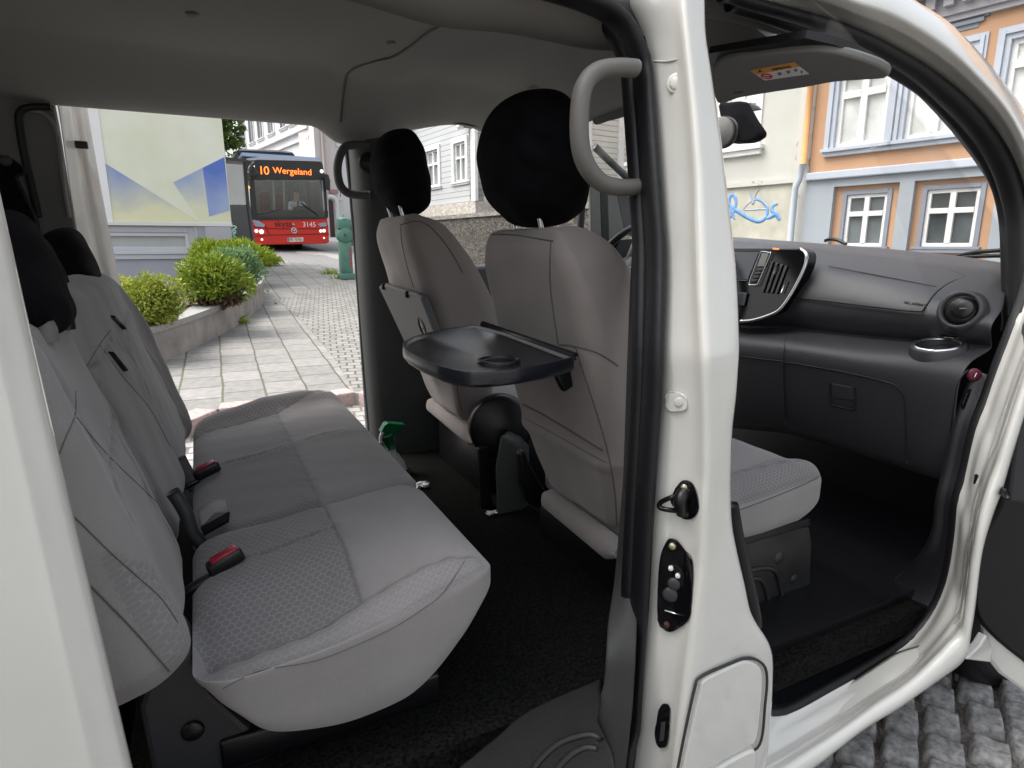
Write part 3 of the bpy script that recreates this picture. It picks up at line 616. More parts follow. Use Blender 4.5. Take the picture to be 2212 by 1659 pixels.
def seatback(name, parent, O, tilt, yc, wtab, hgt, thick, seams, hexfn, m, bulge=None, r=.05, step=.007, depth=.004, ycen=None, seamside=1, taper=None):
    """upright part. O=(x,z) of the lower front/back datum; tilt from vertical, leaning to -x; wtab = half width over height"""
    hh = hgt/2; wmax = max(b for a, b in wtab); ht = thick/2
    V, F = softbox((ht, wmax, hh), (min(r, ht*.95), r, min(r*1.3, hh*.9)), step)
    s = V[:, 2]+hh                                  # height along the back
    wy = prof(s, wtab)/wmax; yy = V[:, 1]*wy+(prof(s, ycen) if ycen else yc)
    t = V[:, 0]
    e = np.abs(V[:, 1])/wmax
    if taper: t = (t-ht*seamside)*prof(s, taper)+ht*seamside
    t = t+seamside*(.014*(1-e**2))*sstep(.6, 1, seamside*V[:, 0]/ht)
    if bulge is not None: t = t+bulge(yy, s, V[:, 0]/ht)
    P2 = np.stack([yy, s], 1); sd = np.full(len(V), 9.)
    face = sstep(.5, .9, seamside*V[:, 0]/ht)
    for q in seams: sd = np.minimum(sd, segdist(P2, q))
    t = t-seamside*face*depth*np.exp(-(sd/.005)**2)+seamside*face*.0013*np.exp(-(sd/.02)**2)*np.sin(yy*130+s*80)
    seam = face*np.exp(-(sd/.0028)**2)*.6
    t = t+seamside*face*.002*np.sin(yy*33+s*19)*np.sin(s*29-yy*13)
    c, sn = math.cos(tilt), math.sin(tilt)
    x = O[0]-s*sn+t*c; z = O[1]+s*c+t*sn
    hexm = hexfn(yy, s)*(face > .3)
    o = mesh(name, np.stack([x, yy, z], 1), F, m, parent)
    attr(o, np.stack([yy+ (V[:,0]*.9*(e>.95)), s, hexm], 1), seam); return o
def headrest(name, parent, c, size, tilt, m, pw=2.6, yrot=0., back=None):
    n = 40; th = np.linspace(-math.pi/2, math.pi/2, n); ph = np.linspace(0, 2*math.pi, 56, endpoint=False)
    sp = lambda a, p: np.sign(a)*np.abs(a)**p
    e1, e2 = 2/pw, 2/pw
    Tt, Pp = np.meshgrid(th, ph, indexing='ij')
    x = sp(np.cos(Tt), e1)*sp(np.cos(Pp), e2)*size[0]/2; y = sp(np.cos(Tt), e1)*sp(np.sin(Pp), e2)*size[1]/2; z = sp(np.sin(Tt), e1)*size[2]/2
    k = z/(size[2]/2)
    y = y*(1-.13*np.clip(k, 0, 1)**2-.10*np.clip(-k, 0, 1)**2)
    x = x+.018*(1-k**2)*(-1)
    # fabric folds near the gathered bottom
    f = np.clip(-k-.3, 0, 1)
    x += f*.004*np.sin(y*90+z*40); y += f*.004*np.sin(x*120+z*70)
    x += .0015*np.sin(z*75+y*31)
    P = np.stack([x, y, z], -1).reshape(-1, 3) @ roty(-tilt).T @ rotz(yrot).T + np.array(c)
    V, F = grid(P.reshape(n, 56, 3), closev=True)
    return mesh(name, V, F, m, parent)
def posts(parent, c, dy, z0, z1, tilt):
    for s in (-1, 1):
        P = [np.array([c[0]-(z-c[2])*math.tan(tilt), c[1]+s*dy, z]) for z in np.linspace(z0, z1, 4)]
        V, F = tube(P, .0055, 8); o = mesh("headrest_post", V, F, M['chrome'], parent)
        V, F = lathe([(.0, .018), (.012, .018), (.015, .008), (.015, -.01)], P[0]+np.array([0, 0, .012]), seg=16); mesh("post_collar", V, F, M['trim'] if s < 0 else M['plastic_black'], parent)
def buckle(parent, p, ang=0., tint=True, flip=1):
    """seat belt buckle: black housing with a red button on top"""
    r = rotz(ang) @ roty(-.35)
    V, F = box((0, 0, 0), (.062, .027, .026)); b = mesh("belt_buckle", np.array(V) @ r.T+p, F, M['plastic_black'], parent, bevel=.006, segs=3)
    V, F = box((.003, 0, .0135), (.047, .020, .007)); mesh("release_button", np.array(V) @ r.T+p, F, M['red_plastic'], b, bevel=.002)
    V, F = box((-.055, 0, -.012), (.06, .022, .012)); mesh("buckle_stalk", np.array(V) @ r.T+p, F, M['plastic_black'], b, bevel=.004)
    return b
TOP = [(-.10, .718), (-.06, .724), (.0, .735), (.1, .75), (.22, .772), (.30, .783), (.36, .785), (.41, .775)]
BOT = [(-.10, .66), (-.05, .62), (0, .575), (.08, .553), (.15, .545), (.22, .550), (.26, .562), (.30, .592), (.34, .637), (.38, .69), (.41, .72)]
BOT = [(float(a), float(b)) for a, b in smooth_path([np.array(p) for p in BOT], 70)]; TOP = [(float(a), float(b)) for a, b in smooth_path([np.array(p) for p in TOP], 70)]
# ---- near single seat of the second row
s1 = thing("van_seat", (.16, -.52, .5), "grey single rear seat nearest the camera, honeycomb weave, red buckle on its inner side", "seat", "grey seats in the van")
hx1 = lambda x, y: np.where((x < .19) & (y > -.668), 1., np.where(y < -.668-.0*x, np.where((x > .19) & (y > -.668-(x-.19)*.2), 0, .5), 0.))
cushion("seat_cushion", s1, -.735, -.315, -.075, .405, TOP, BOT, .05,
        [[(-.1, -.664), (.10, -.668), (.20, -.672), (.40, -.705)], [(.19, -.672), (.19, -.34)], [(.19, -.452), (.05, -.455), (-.06, -.45)]],
        lambda x, y: -.058*sstep(.52, .68, -y)*(1-sstep(.10, .36, x))+.012*np.exp(-((y+.70)/.022)**2)*np.clip((.36-x)/.2, 0, 1)+.016*np.exp(-((y+.36)/.05)**2)*np.clip((.25-x)/.25, 0, 1)-.008*np.exp(-(((y+.56)/.08)**2+((x-.08)/.1)**2)), hx1, M['fabric'])
def bul1(yy, s, k): return .02*sstep(.3, 1, k)*(np.exp(-((yy+.69)/.05)**2))
seatback("backrest", s1, (-.135, .675), R(15.5), -.525, [(0, .19), (.05, .205), (.4, .2), (.5, .185), (.56, .16)], .565, .135,
         [[(-.655, .0), (-.655, .16), (-.60, .30), (-.42, .33), (-.30, .33)], [(-.60, .30), (-.62, .56)], [(-.42, .33), (-.40, .0)]],
         lambda yy, s: np.where((yy < -.64) & (s < .05+(-.62-yy)*1.9), .6, 0.), M['fabric'], bul1, seamside=1)
headrest("headrest", s1, (-.222, -.50, 1.258), (.12, .25, .18), R(14), M['cover'], 2.5)
posts(s1, (-.20, -.50, 1.2), .07, 1.17, 1.22, R(15))
buckle(s1, at(487, 1212, z=.752), R(8))
# dark plastic hinge cover and floor box under the near seat
mb = MB()
V, F = prism([at(u, v, y=-.66) for u, v in ((372, 1420), (395, 1395), (425, 1440), (455, 1500), (490, 1530), (575, 1605), (620, 1700), (340, 1720), (300, 1530), (315, 1490))], (0, .10, 0)); mb.add(V, F)
mb.build("hinge_cover", M['plastic'], s1, bevel=.008, smooth=False)
V, F = lathe([(0, .004), (.012, .004), (.016, .001), (.016, -.004)], at(417, 1580, y=-.664), ax=(0, -1, 0), seg=20); mesh("screw_cap", V, F, M['plastic_black'], s1)
V, F = box((.14, -.52, .522), (.36, .30, .055)); mesh("seat_rail", V, F, M['plastic_black'], s1, bevel=.006)
P = [at(u, v, y=-.52) for u, v in ((960, 1445), (985, 1470), (1002, 1500), (995, 1520), (960, 1530), (905, 1548), (860, 1560))]
V, F = tube(smooth_path(P, 40), .006, 8); mesh("release_bar", V, F, M['gloss_black'], s1)
# ---- far double seat
s2 = thing("van_seat", (.16, .14, .5), "grey double rear seat beyond the single one, with black tags on its back", "seat", "grey seats in the van")
cushion("seat_cushion", s2, -.309, .585, -.075, .41, TOP, BOT, .05,
        [[(-.06, .47), (.19, .475), (.36, .55)], [(.19, -.29), (.19, .475)], [(-.06, .10), (.19, .11), (.41, .12)]],
        lambda x, y: .055*np.exp(-((y-.545)/.05)**2)*np.clip(1-np.abs(x-.15)/.30, 0, 1)**.5+.006*np.exp(-((y-.11)/.03)**2)-.004, lambda x, y: np.where((x < .19), 1., np.where(y > .49, 1., 0.)), M['fabric'], step=.008)
def bul2(yy, s, k): return .028*sstep(.3, 1, k)*(np.exp(-((yy-.53)/.05)**2))
seatback("backrest", s2, (-.14, .68), R(15), .135, [(0, .43), (.1, .445), (.36, .43), (.47, .39), (.56, .34)], .565, .135,
         [[(.48, 0), (.47, .2), (.40, .44)], [(.07, 0), (.07, .36), (-.06, .42), (-.29, .40)], [(-.27, 0), (-.27, .40)], [(.07, .36), (.18, .42), (.41, .43)]],
         lambda yy, s: np.where(yy > .49, 1., 0.), M['fabric'], bul2, step=.009)
headrest("headrest", s2, (-.272, .33, 1.243), (.12, .25, .20), R(14), M['cover'], 2.5)
headrest("headrest", s2, (-.27, -.08, 1.235), (.10, .22, .17), R(14), M['cover'], 2.5)
posts(s2, (-.27, .33, 1.2), .07, 1.16, 1.22, R(15))
for (ua, va, ub, vb, yy) in ((236, 762, 267, 800, .02), (240, 684, 264, 710, .33)):
    a, b = surf(ua, va, .004), surf(ub, vb, .004); d = b-a
    V, F = tube([a, a+d*.5, b], .006, 8, flat=(1.6, .5)); mesh("anchor_tag", V, F, M['plastic_black'], s2)
buckle(s2, at(447, 1016, z=.748), R(6)); 
# elastic flap with a slot, and the black hinge arch at the seat split
a = [at(u, v, z=.757) for u, v in ((428, 1102), (488, 1078), (492, 1106), (434, 1134))]
V, F = grid([smooth_path([a[0], a[0]*.5+a[1]*.5+np.array([0, 0, .010]), a[1]], 12), smooth_path([a[3], a[3]*.5+a[2]*.5+np.array([0, 0, .014]), a[2]], 12)])
mesh("elastic_flap", V, F, M['fabric'], s2, solid=.004)
a = [at(u, v, z=.763) for u, v in ((434, 1138), (496, 1104), (494, 1122), (440, 1152))]
V, F = prism(a, (0, 0, -.006)); mesh("slot", V, F, M['cover'], s2, smooth=False)
P = smooth_path([at(u, v, y=-.315) for u, v in ((372, 1062), (385, 1080), (402, 1110), (415, 1150), (440, 1180))], 24)
V, F = tube(P, .013, 12); mesh("hinge_arch", V, F, M['plastic'], s2)
P = smooth_path([at(u, v, y=.06) for u, v in ((384, 990), (394, 1010), (412, 1040), (425, 1052))], 14)
V, F = tube(P, .012, 10, flat=(.6, 1.6)); mesh("hinge_arch", V, F, M['plastic_mid'], s2)

# ---- front seats
def front_seat(label, yc, back_bot, back_top, hw, hrx, hrz, hrs):
    """back_bot/back_top = (x, z) on the rear surface"""
    s = thing("van_seat", (back_bot[0]+.25, yc, .45), label, "seat", "grey seats in the van")
    dx = back_bot[0]-back_top[0]; dz = back_top[1]-back_bot[1]; tilt = math.atan2(dx, dz); hgt = math.hypot(dx, dz)
    th = .16
    O = (back_bot[0]+math.cos(tilt)*th/2, back_bot[1]+math.sin(tilt)*th/2)
    wt = [(0, hw*.66), (.10, hw*.80), (.22, hw*.95), (.36, hw), (.52, hw*1.0), (.60, hw*.97), (.66, hw*.92), (.70, hw*.86), (hgt+.02, hw*.78)]
    k = hgt/.74
    wt = [(a*k, b) for a, b in wt]
    sm = [[(yc-hw*.80, .62*k), (yc-hw*.86, .40*k), (yc-hw*.72, .32*k), (yc-hw*.62, .0)], [(yc+hw*.80, .62*k), (yc+hw*.9, .40*k), (yc+hw*.72, .2*k), (yc+hw*.6, .0)],
          [(yc-hw*.80, .62*k), (yc-hw*.5, .70*k), (yc+hw*.5, .70*k), (yc+hw*.80, .62*k)]]
    pocket = [[(yc-hw*.84, .20*k), (yc+hw*.70, .21*k)]]
    b = seatback("backrest", s, O, tilt, yc, wt, hgt, th, [], lambda yy, q: 0*q, M['fabric_front'], r=.055, seamside=-1, depth=.004,
             bulge=lambda yy, q, kk: (kk < 0)*(.012*np.cos((yy-yc)/hw*2.2)-.010*np.exp(-((q-.22*k)/.02)**2))+ (kk > 0)*.05*np.exp(-((np.abs(yy-yc)-hw*.9)/.05)**2)*sstep(.1, .3, q),
             taper=[(0, .75), (.2, 1), (.42*k, .98), (.55*k, .80), (.64*k, .60), (.70*k, .46), (.76*k, .36)])
    b['fold'] = 1
    hz = back_top[1]+.155; hx = back_top[0]-.01
    headrest("headrest", s, (hx+hrx, yc, hz+hrz), hrs, R(10), M['cover'], 2.5)
    posts(s, (hx+.05, yc, back_top[1]), .065, back_top[1]-.02, back_top[1]+.05, tilt)
    return s, tilt, O
DB, DT = (.745, .70), (.550, 1.378)
PB, PT = (.825, .612), (.632, 1.325)
s3, t3, O3 = front_seat("grey passenger seat with an open black tray table, right in front of the pillar", -.335, PB, PT, .235, .075, .0, (.21, .285, .285))
s4, t4, O4 = front_seat("grey driver seat with its black tray table folded up, behind the steering wheel", .40, DB, DT, .225, .078, -.012, (.16, .27, .26))
def backpt(B, T, yy, z, off=.0):
    return np.array([B[0]+(T[0]-B[0])*(z-B[1])/(T[1]-B[1])-off, yy, z])
# passenger base cushion
cushion("seat_cushion", s3, -.60, -.10, .84, 1.425, [(.8, .70), (.95, .705), (1.2, .725), (1.34, .738), (1.425, .725)], [(.8, .60), (1.0, .585), (1.2, .58), (1.34, .59), (1.425, .63)], 0.,
        [[(.85, -.50), (1.18, -.50), (1.36, -.56)], [(1.18, -.50), (1.18, -.2)], [(.85, -.2), (1.18, -.2), (1.36, -.14)]],
        lambda x, y: .016*np.exp(-((y+.56)/.04)**2), lambda x, y: np.where(y < -.50, 1., 0.)*np.where(y > -.2, 1, 1), M['fabric'])
cushion("seat_cushion", s4, .17, .63, .76, 1.30, [(.7, .79), (.95, .785), (1.2, .80), (1.3, .80)], [(.7, .69), (1.0, .66), (1.2, .66), (1.3, .70)], 0.,
        [[(.8, .27), (1.2, .27)]], lambda x, y: .016*np.exp(-((y-.2)/.04)**2), lambda x, y: 0*x, M['fabric'], step=.012)
# rolls at the lower back edge of the cushions
for s, ua, va, ub, vb, ya, yb in ((s3, 1178, 1070, 1338, 1196, -.14, -.56), (s4, 928, 868, 1032, 952, .60, .19)):
    V, F = tube([at(ua, va, y=ya)+(np.array(at(ub, vb, y=yb))-np.array(at(ua, va, y=ya)))*t for t in np.linspace(0, 1, 12)], [.012]+[.030]*10+[.012], 16)
    mesh("cushion_roll", V, F, M['fabric_front'], s)
# pocket on the passenger back
zs = [(.98, .0), (.95, .012), (.85, .018), (.72, .014), (.64, .006)]
# ---- open tray on the passenger seat
def tray_poly(pts, z=None, pl=None):
    return [at(u, v, z=z) if z is not None else atp(u, v, *pl) for u, v in pts]
ZT = 1.085
out = [(1040, 700), (950, 713), (905, 724), (880, 733), (867, 742), (872, 756), (905, 775), (950, 794), (985, 803), (1015, 807), (1060, 806), (1110, 801), (1180, 789), (1241, 774)]
tr = np.array([at(u, v, z=ZT) for u, v in out])
c0 = tr.mean(0)
cup = np.array(at(1078, 778, z=ZT)); cr = .036
ang = np.linspace(0, 2*math.pi, 40, endpoint=False)
ringo = []
for a in ang:                                   # outline sampled by angle about the cup hole
    d = np.array([math.cos(a), math.sin(a)]); best = None
    for i in range(len(tr)):
        p, q = tr[i][:2]-cup[:2], tr[(i+1) % len(tr)][:2]-cup[:2]; e = q-p; den = d[0]*e[1]-d[1]*e[0]
        if abs(den) < 1e-12: continue
        t = (p[0]*e[1]-p[1]*e[0])/den; u_ = (p[0]*d[1]-p[1]*d[0])/den
        if t > 0 and -1e-6 <= u_ <= 1+1e-6 and (best is None or t > best): best = t
    ringo.append(cup[:2]+d*best)
ringo = np.array(ringo); cc = ringo.mean(0)
inn = np.stack([cup[0]+cr*np.cos(ang), cup[1]+cr*np.sin(ang)], 1)
def lay(r2, z): return np.c_[r2, np.full(len(r2), z)]
shr = cc+(ringo-cc)*.955; shr2 = cc+(ringo-cc)*.93
rings = [lay(inn, ZT-.022), lay(inn, ZT-.004), lay(cup[:2]+(inn-cup[:2])*1.1, ZT-.0035), lay(shr2, ZT-.004), lay(shr, ZT+.002), lay(cc+(ringo-cc)*.99, ZT+.002), lay(ringo, ZT-.004), lay(ringo, ZT-.02), lay(cc+(ringo-cc)*.97, ZT-.026), lay(cup[:2]+(inn-cup[:2])*1.06, ZT-.026), lay(inn, ZT-.022)]
# re-sample every ring so that radial lines agree
V, F = grid(rings, closev=True); tray = mesh("tray_table", V, F, mat('tray plastic', (.011, .012, .018), .24, bump=.12, bscale=500), s3, sharp=40)
V, F = lathe([(.041, .0), (.041, .004), (.035, .005), (.035, .0)], cup+np.array([0, 0, -.002]), seg=40); mesh("cup_ring", V, F, M['plastic_black'], tray)
a, b = np.array(at(1043, 700, z=ZT+.004)), np.array(at(1243, 770, z=ZT-.005))
V, F = tube([a, a*.5+b*.5, b], .008, 10); mesh("hinge_bar", V, F, M['plastic_black'], tray)
for u, v in ((1222, 800), (1060, 720)):
    p = np.array(at(u, v, x=.70)); V, F = box(p+np.array([.0, .0, -.01]), (.05, .022, .06), roty(-.5)); mesh("tray_bracket", V, F, M['plastic_black'], s3, bevel=.006)
# ---- folded tray on the driver seat
n4 = (math.cos(t4), 0, math.sin(t4)); o4 = backpt(DB, DT, .4, 1.1, .045)
fp = [(817, 619), (826, 614), (898, 636), (909, 644), (935, 712), (962, 768), (900, 800), (869, 729)]
fq = [atp(u, v, o4, n4) for u, v in fp]
V, F = prism(fq, np.array(n4)*.022); tr4 = mesh("tray_table", V, F, mat('folded tray plastic', (.085, .085, .088), .42, bump=.2, bscale=600), s4, bevel=.006, smooth=False)
V, F = lathe([(0, .0015), (.030, .0015), (.032, 0)], np.array(atp(912, 706, o4, n4)), ax=-np.array(n4), seg=28); mesh("cup_hole", V, F, M['gloss_black'], tr4)
for (u, v) in ((829, 619), (880, 636)):
    V, F = box(np.array(atp(u, v, o4, n4)), (.012, .012, .02)); mesh("hinge_notch", V, F, M['gloss_black'], tr4)
# inner hinge pods and stalks between the front seats
V, F = lathe([(0, -.04), (.085, -.038), (.098, -.030), (.103, -.015), (.103, .02), (.098, .034), (.088, .040), (0, .044)], at(1068, 908, y=.13)+np.array([.02, 0, -.02]), ax=(-.35, -1, .1), seg=36)
mesh("hinge_cover", V, F, M['plastic_black'], s4)
V, F = prism([at(u, v, y=-.095) for u, v in ((1123, 979), (1134, 974), (1146, 1004), (1171, 1049), (1189, 1076), (1189, 1108), (1143, 1090), (1127, 1049))], (0, .03, 0)); mesh("hinge_cover", V, F, M['plastic_black'], s3, bevel=.006, smooth=False)
mb = MB(); V, F = prism([at(u, v, y=.10) for u, v in ((1028, 965), (1050, 960), (1058, 1070), (1062, 1115), (1035, 1100))], (0, -.02, 0)); mb.add(V, F)
mb.build("belt_anchor", M['plastic_black'], s4, bevel=.004, smooth=False)
V, F = prism([at(u, v, y=.02) for u, v in ((1080, 940), (1112, 955), (1130, 975), (1136, 1160), (1120, 1178), (1072, 1140), (1068, 1010))], (.05, .05, 0)); mesh("armrest_stalk", V, F, mat('grey vinyl', (.06, .062, .06), .5, bump=.2, bscale=300), s4, bevel=.012, segs=3)
# seat bases
mb = MB(); V, F = box((1.02, -.35, .50), (.42, .40, .17)); mb.add(V, F); mb.build("seat_base", M['plastic_black'], s3, bevel=.01)
mb = MB(); V, F = box((.98, .40, .55), (.40, .42, .24)); mb.add(V, F); mb.build("seat_base", M['plastic_black'], s4, bevel=.01)
# pressed steel side plate under the passenger cushion, visible through the front door
pl = ((1.2, -.585, .4), (0, 1, 0))
pts = [at(u, v, y=-.585) for u, v in ((1570, 1160), (1748, 1138), (1754, 1170), (1748, 1300), (1690, 1322), (1560, 1345))]
V, F = prism(pts, (0, .02, 0)); sp = mesh("side_plate", V, F, M['steel_dark'], s3, bevel=.004, smooth=False)
for (u, v, r) in ((1684, 1205, .018), (1715, 1252, .014)):
    V, F = lathe([(0, .003), (r*.7, .003), (r, .0)], at(u, v, y=-.586), ax=(0, -1, 0), seg=24); mesh("pressed_dimple", V, F, M['steel_dark'], sp)
for P in ([(1608, 1238), (1640, 1228), (1672, 1232), (1684, 1262), (1690, 1298)], [(1610, 1252), (1635, 1250), (1650, 1262), (1660, 1300)]):
    V, F = tube(smooth_path([at(u, v, y=-.587) for u, v in P], 24), .006, 8); mesh("pressed_rib", V, F, M['steel_dark'], sp)
V, F = prism([at(u, v, y=-.592) for u, v in ((1560, 1172), (1750, 1120), (1752, 1135), (1560, 1192))], (0, .03, 0)); mesh("seat_rail", V, F, M['plastic_black'], s3, bevel=.003, smooth=False)

# ---- stitched piping laid on the upholstery
def piping(pts, parent, r=.0016, m='thread', n=60, lift_=.0008, name="piping"):
    P = []
    for u, v in smooth_path([np.array(p, float) for p in pts], n):
        q = surf(u, v, lift_)
        if surf.hit is not None and surf.hit.name == parent.name: P.append(q)
    if len(P) < 8: return
    d = [np.linalg.norm(p-CAM) for p in P]; Q = [P[0]]
    for a, b in zip(P, P[1:]):
        if np.linalg.norm(b-Q[-1]) < .12: Q.append(b)
    Q = np.array(Q); k = 2; Q2 = Q.copy(); Q2[1:-1] = (Q[:-2]+Q[1:-1]+Q[2:])/3
    V, F = tube(Q2, r, 6); o = mesh(name, V, F, M[m], None); pend.append((o, parent)); return o
M['thread'] = mat('seam thread', (.115, .106, .104), .9)
pend = []
b3 = [c for c in s3.children if c.name.startswith('backrest')][0]; b4 = [c for c in s4.children if c.name.startswith('backrest')][0]
c1 = [c for c in s1.children if c.name.startswith('seat_cushion')][0]
bpy.context.view_layer.update()
piping([(1024, 600), (1024, 540), (1030, 516), (1055, 507), (1112, 508), (1195, 521)], b3)
piping([(1190, 524), (1188, 580), (1191, 640), (1206, 743)], b3)
piping([(1208, 744), (1240, 748), (1290, 762), (1335, 790)], b3)
piping([(1244, 752), (1262, 810), (1285, 880), (1306, 950), (1320, 1010), (1330, 1080), (1332, 1140)], b3)
piping([(1130, 873), (1180, 899), (1240, 935), (1302, 973)], b3, .0026, 'thread')
piping([(1135, 905), (1180, 928), (1240, 962), (1310, 1000)], b3, .0010)
piping([(866, 484), (868, 520), (878, 570), (894, 622)], b4)
piping([(868, 485), (905, 478), (940, 500), (975, 545), (1000, 590)], b4)
piping([(480, 1488), (530, 1462), (573, 1446), (640, 1436), (694, 1424), (770, 1394), (852, 1355), (910, 1318), (956, 1282), (1004, 1212)], c1, .0007)
b1 = [c for c in s1.children if c.name.startswith('backrest')][0]; b2 = [c for c in s2.children if c.name.startswith('backrest')][0]
piping([(177, 1246), (230, 1300), (290, 1362), (340, 1420), (366, 1450)], b1, .0012)
piping([(141, 1097), (190, 1145), (243, 1197), (300, 1248), (347, 1291), (385, 1345)], b1, .0008)
piping([(163, 846), (162, 896), (140, 950), (121, 1003)], b1, .0008)
piping([(163, 898), (200, 945), (243, 993), (300, 1048), (352, 1098)], b1, .0008)
piping([(182, 800), (215, 745), (238, 714)], b2, .0008)
piping([(216, 746), (264, 812), (323, 882), (368, 965)], b2, .0008)
cF = [c for c in s3.children if c.name.startswith('seat_cushion')][0]
piping([(1590, 1104), (1640, 1086), (1700, 1062), (1750, 1040), (1774, 1026)], cF, .0012)
piping([(987, 822), (989, 850), (997, 887)], b4, .0014)
for o, p in pend: adopt(o, p)
# ================================================================== DASHBOARD
def lift(pts, xx):
    P = np.array([at(u, v, x=xx) for u, v in pts]); i = np.argsort(P[:, 1]); return P[i]
LN = [  # picture line, distance x
 ([(1590, 513), (1690, 521), (1800, 529), (1921, 538), (2069, 553), (2171, 569)], 2.16),
 ([(1590, 518), (1742, 531), (1825, 543), (1980, 562), (2171, 584)], 2.04),
 ([(1590, 523), (1742, 538), (1825, 550), (1980, 570), (2171, 595)], 1.99),
 ([(1600, 528), (1742, 543), (1825, 555), (1980, 575), (2171, 600)], 1.975),
 ([(1600, 548), (1790, 575), (1900, 596), (2022, 622), (2171, 650)], 1.85),
 ([(1600, 575), (1740, 598), (1900, 625), (2000, 645), (2171, 676)], 1.80),
 ([(1600, 640), (1724, 652), (1860, 665), (1986, 678), (2160, 705)], 1.755),
 ([(1602, 690), (1706, 693), (1861, 709), (2010, 722), (2150, 732)], 1.775),
 ([(1602, 701), (1706, 704), (1861, 722), (2010, 734), (2144, 745)], 1.80),
 ([(1602, 708), (1706, 711), (1861, 728), (2010, 741), (2144, 750)], 1.80),
 ([(1602, 716), (1706, 717), (1861, 737), (2010, 750), (2140, 760)], 1.775),
 ([(1602, 728), (1700, 738), (1861, 760), (1965, 768), (2135, 785)], 1.69),
 ([(1602, 745), (1695, 752), (1840, 776), (1950, 796), (2120, 820)], 1.665),
 ([(1602, 770), (1691, 779), (1831, 806), (1927, 828), (2110, 860)], 1.66),
 ([(1595, 850), (1694, 850), (1831, 880), (1945, 905), (2080, 935)], 1.675),
 ([(1587, 910), (1697, 919), (1831, 958), (1958, 1000), (2050, 1031)], 1.70),
 ([(1587, 925), (1697, 935), (1831, 972), (1958, 1012), (2050, 1042)], 1.76)]
ys = np.linspace(-.75, .72, 60); rows = []
for pts, xx in LN:
    P = lift(pts, xx); z = np.interp(ys, P[:, 1], P[:, 2]); k = P[:, 1].max()
    z = np.where(ys > k, P[-1, 2], z)
    x = np.full(len(ys), xx)-.0*ys
    yy = np.where(ys < P[0, 1], P[0, 1]-.0*(ys-P[0, 1]), ys)
    rows.append(np.stack([x, yy, z], 1))
dash_P = np.array(rows)
V, F = grid(dash_P); dash = mesh("dashboard", V, F, M['plastic'], van, solid=.004, subsurf=2)
def DX(u, v, xx, off=0.):
    p = np.array(at(u, v, x=xx)); d = p-CAM; return p-d/np.linalg.norm(d)*off
def dline(pts, xs, name, r=.0022, m='rubber', n=40, closed=False, off=.004):
    q = [DX(u, v, x, off) for (u, v), x in zip(pts, xs)]
    V, F = tube(smooth_path(q, n, closed), r, 6, closed=closed); return mesh(name, V, F, M[m], dash)
def dsurf(u, v, off=0.003):
    """point on the dashboard skin under a picture point"""
    best = None; 
    d = ray(u, v)
    for xx in np.linspace(2.2, 1.6, 240):
        p = at(u, v, x=xx)
        zz = np.array([np.interp(p[1], r[:, 1], r[:, 2]) for r in dash_P]); xr = dash_P[:, 0, 0]
        for k in range(len(zz)-1):
            a, b = (xr[k], zz[k]), (xr[k+1], zz[k+1])
            if abs(a[1]-b[1]) > 1e-6:
                t = (p[2]-a[1])/(b[1]-a[1])
                if 0 <= t <= 1 and abs(a[0]+(b[0]-a[0])*t-xx) < .004:
                    if best is None or xx < best: best = xx
    if best is None: best = 1.75
    return DX(u, v, best, off)
def dpath(pts, name, r=.0028, m='rubber', n=50, closed=False, off=.002):
    V, F = tube(smooth_path([dsurf(u, v, off) for u, v in pts], n, closed), r, 6, closed=closed); return mesh(name, V, F, M[m], dash)
gapm = 'rubber'
dpath([(1735, 618), (1724, 640), (1730, 644), (1800, 652), (1900, 664), (1980, 673), (1993, 670), (2004, 655), (2022, 632), (2050, 612), (2078, 601), (2082, 596), (2060, 588), (1960, 566), (1850, 552)], "airbag_seam")
dpath([(1790, 575), (1850, 586), (1940, 603), (2022, 619)], "airbag_seam", .0016)
text("SRS AIRBAG", .012, dsurf(1977, 657, .003), (0, -1, -.05), (.15, 0, 1), M['plastic_black'], dash, "airbag_lettering", .0006)
# glovebox outline, latch
dpath([(1697, 917), (1694, 850), (1693, 800), (1696, 784), (1760, 793), (1831, 806), (1900, 822), (1930, 831), (1948, 845), (1955, 868), (1957, 930), (1959, 1000)], "glovebox_seam", .0024)
gl = [dsurf(u, v, .006) for u, v in ((1795, 828), (1842, 837), (1843, 866), (1796, 860))]
V, F = prism(gl, (.008, 0, 0)); gx_ = mesh("glovebox_latch", V, F, M['plastic'], dash, bevel=.003, smooth=False)
dpath([(1793, 828), (1793, 868), (1800, 876), (1838, 884), (1845, 880), (1846, 838)], "latch_recess", .003)
dpath([(1706, 717), (1697, 735), (1694, 755), (1692, 784)], "panel_seam", .0015)
dpath([(1600, 770), (1640, 775), (1692, 781)], "panel_seam", .0022)
# round vent
vc = np.array(dsurf(2074, 670, .020)); vn = np.array([-.93, -.15, .30]); vn /= np.linalg.norm(vn); q_s = .64
def vl(prof, o, name, m, par, seg=44): V, F = lathe([(r*q_s, h*q_s) for r, h in prof], o, ax=vn, seg=seg); return mesh(name, V, F, m, par)
vt = vl([(.092, -.03), (.083, .002), (.075, .012), (.066, .012), (.060, -.008)], vc, "air_vent", M['plastic'], dash)
vd = vl([(.060, -.014), (.054, .002), (.040, .007), (0.001, .009)], vc, "vent_disc", M['plastic_black'], vt)
e1 = np.cross(vn, [0, 0, 1]); e1 /= np.linalg.norm(e1); e2 = np.cross(e1, vn)
vl([(.040, .009), (.037, .016), (.034, .018), (0.001, .018)], vc+(e1*-.012+e2*.004)*q_s, "vent_flap", M['plastic_black'], vt)
V, F = tube([vc+(vn*.022+e1*x+e2*(.0-x*.1))*q_s for x in (-.004, -.016, -.028)], .002, 8); mesh("vent_tab", V, F, M['trim'], vt)
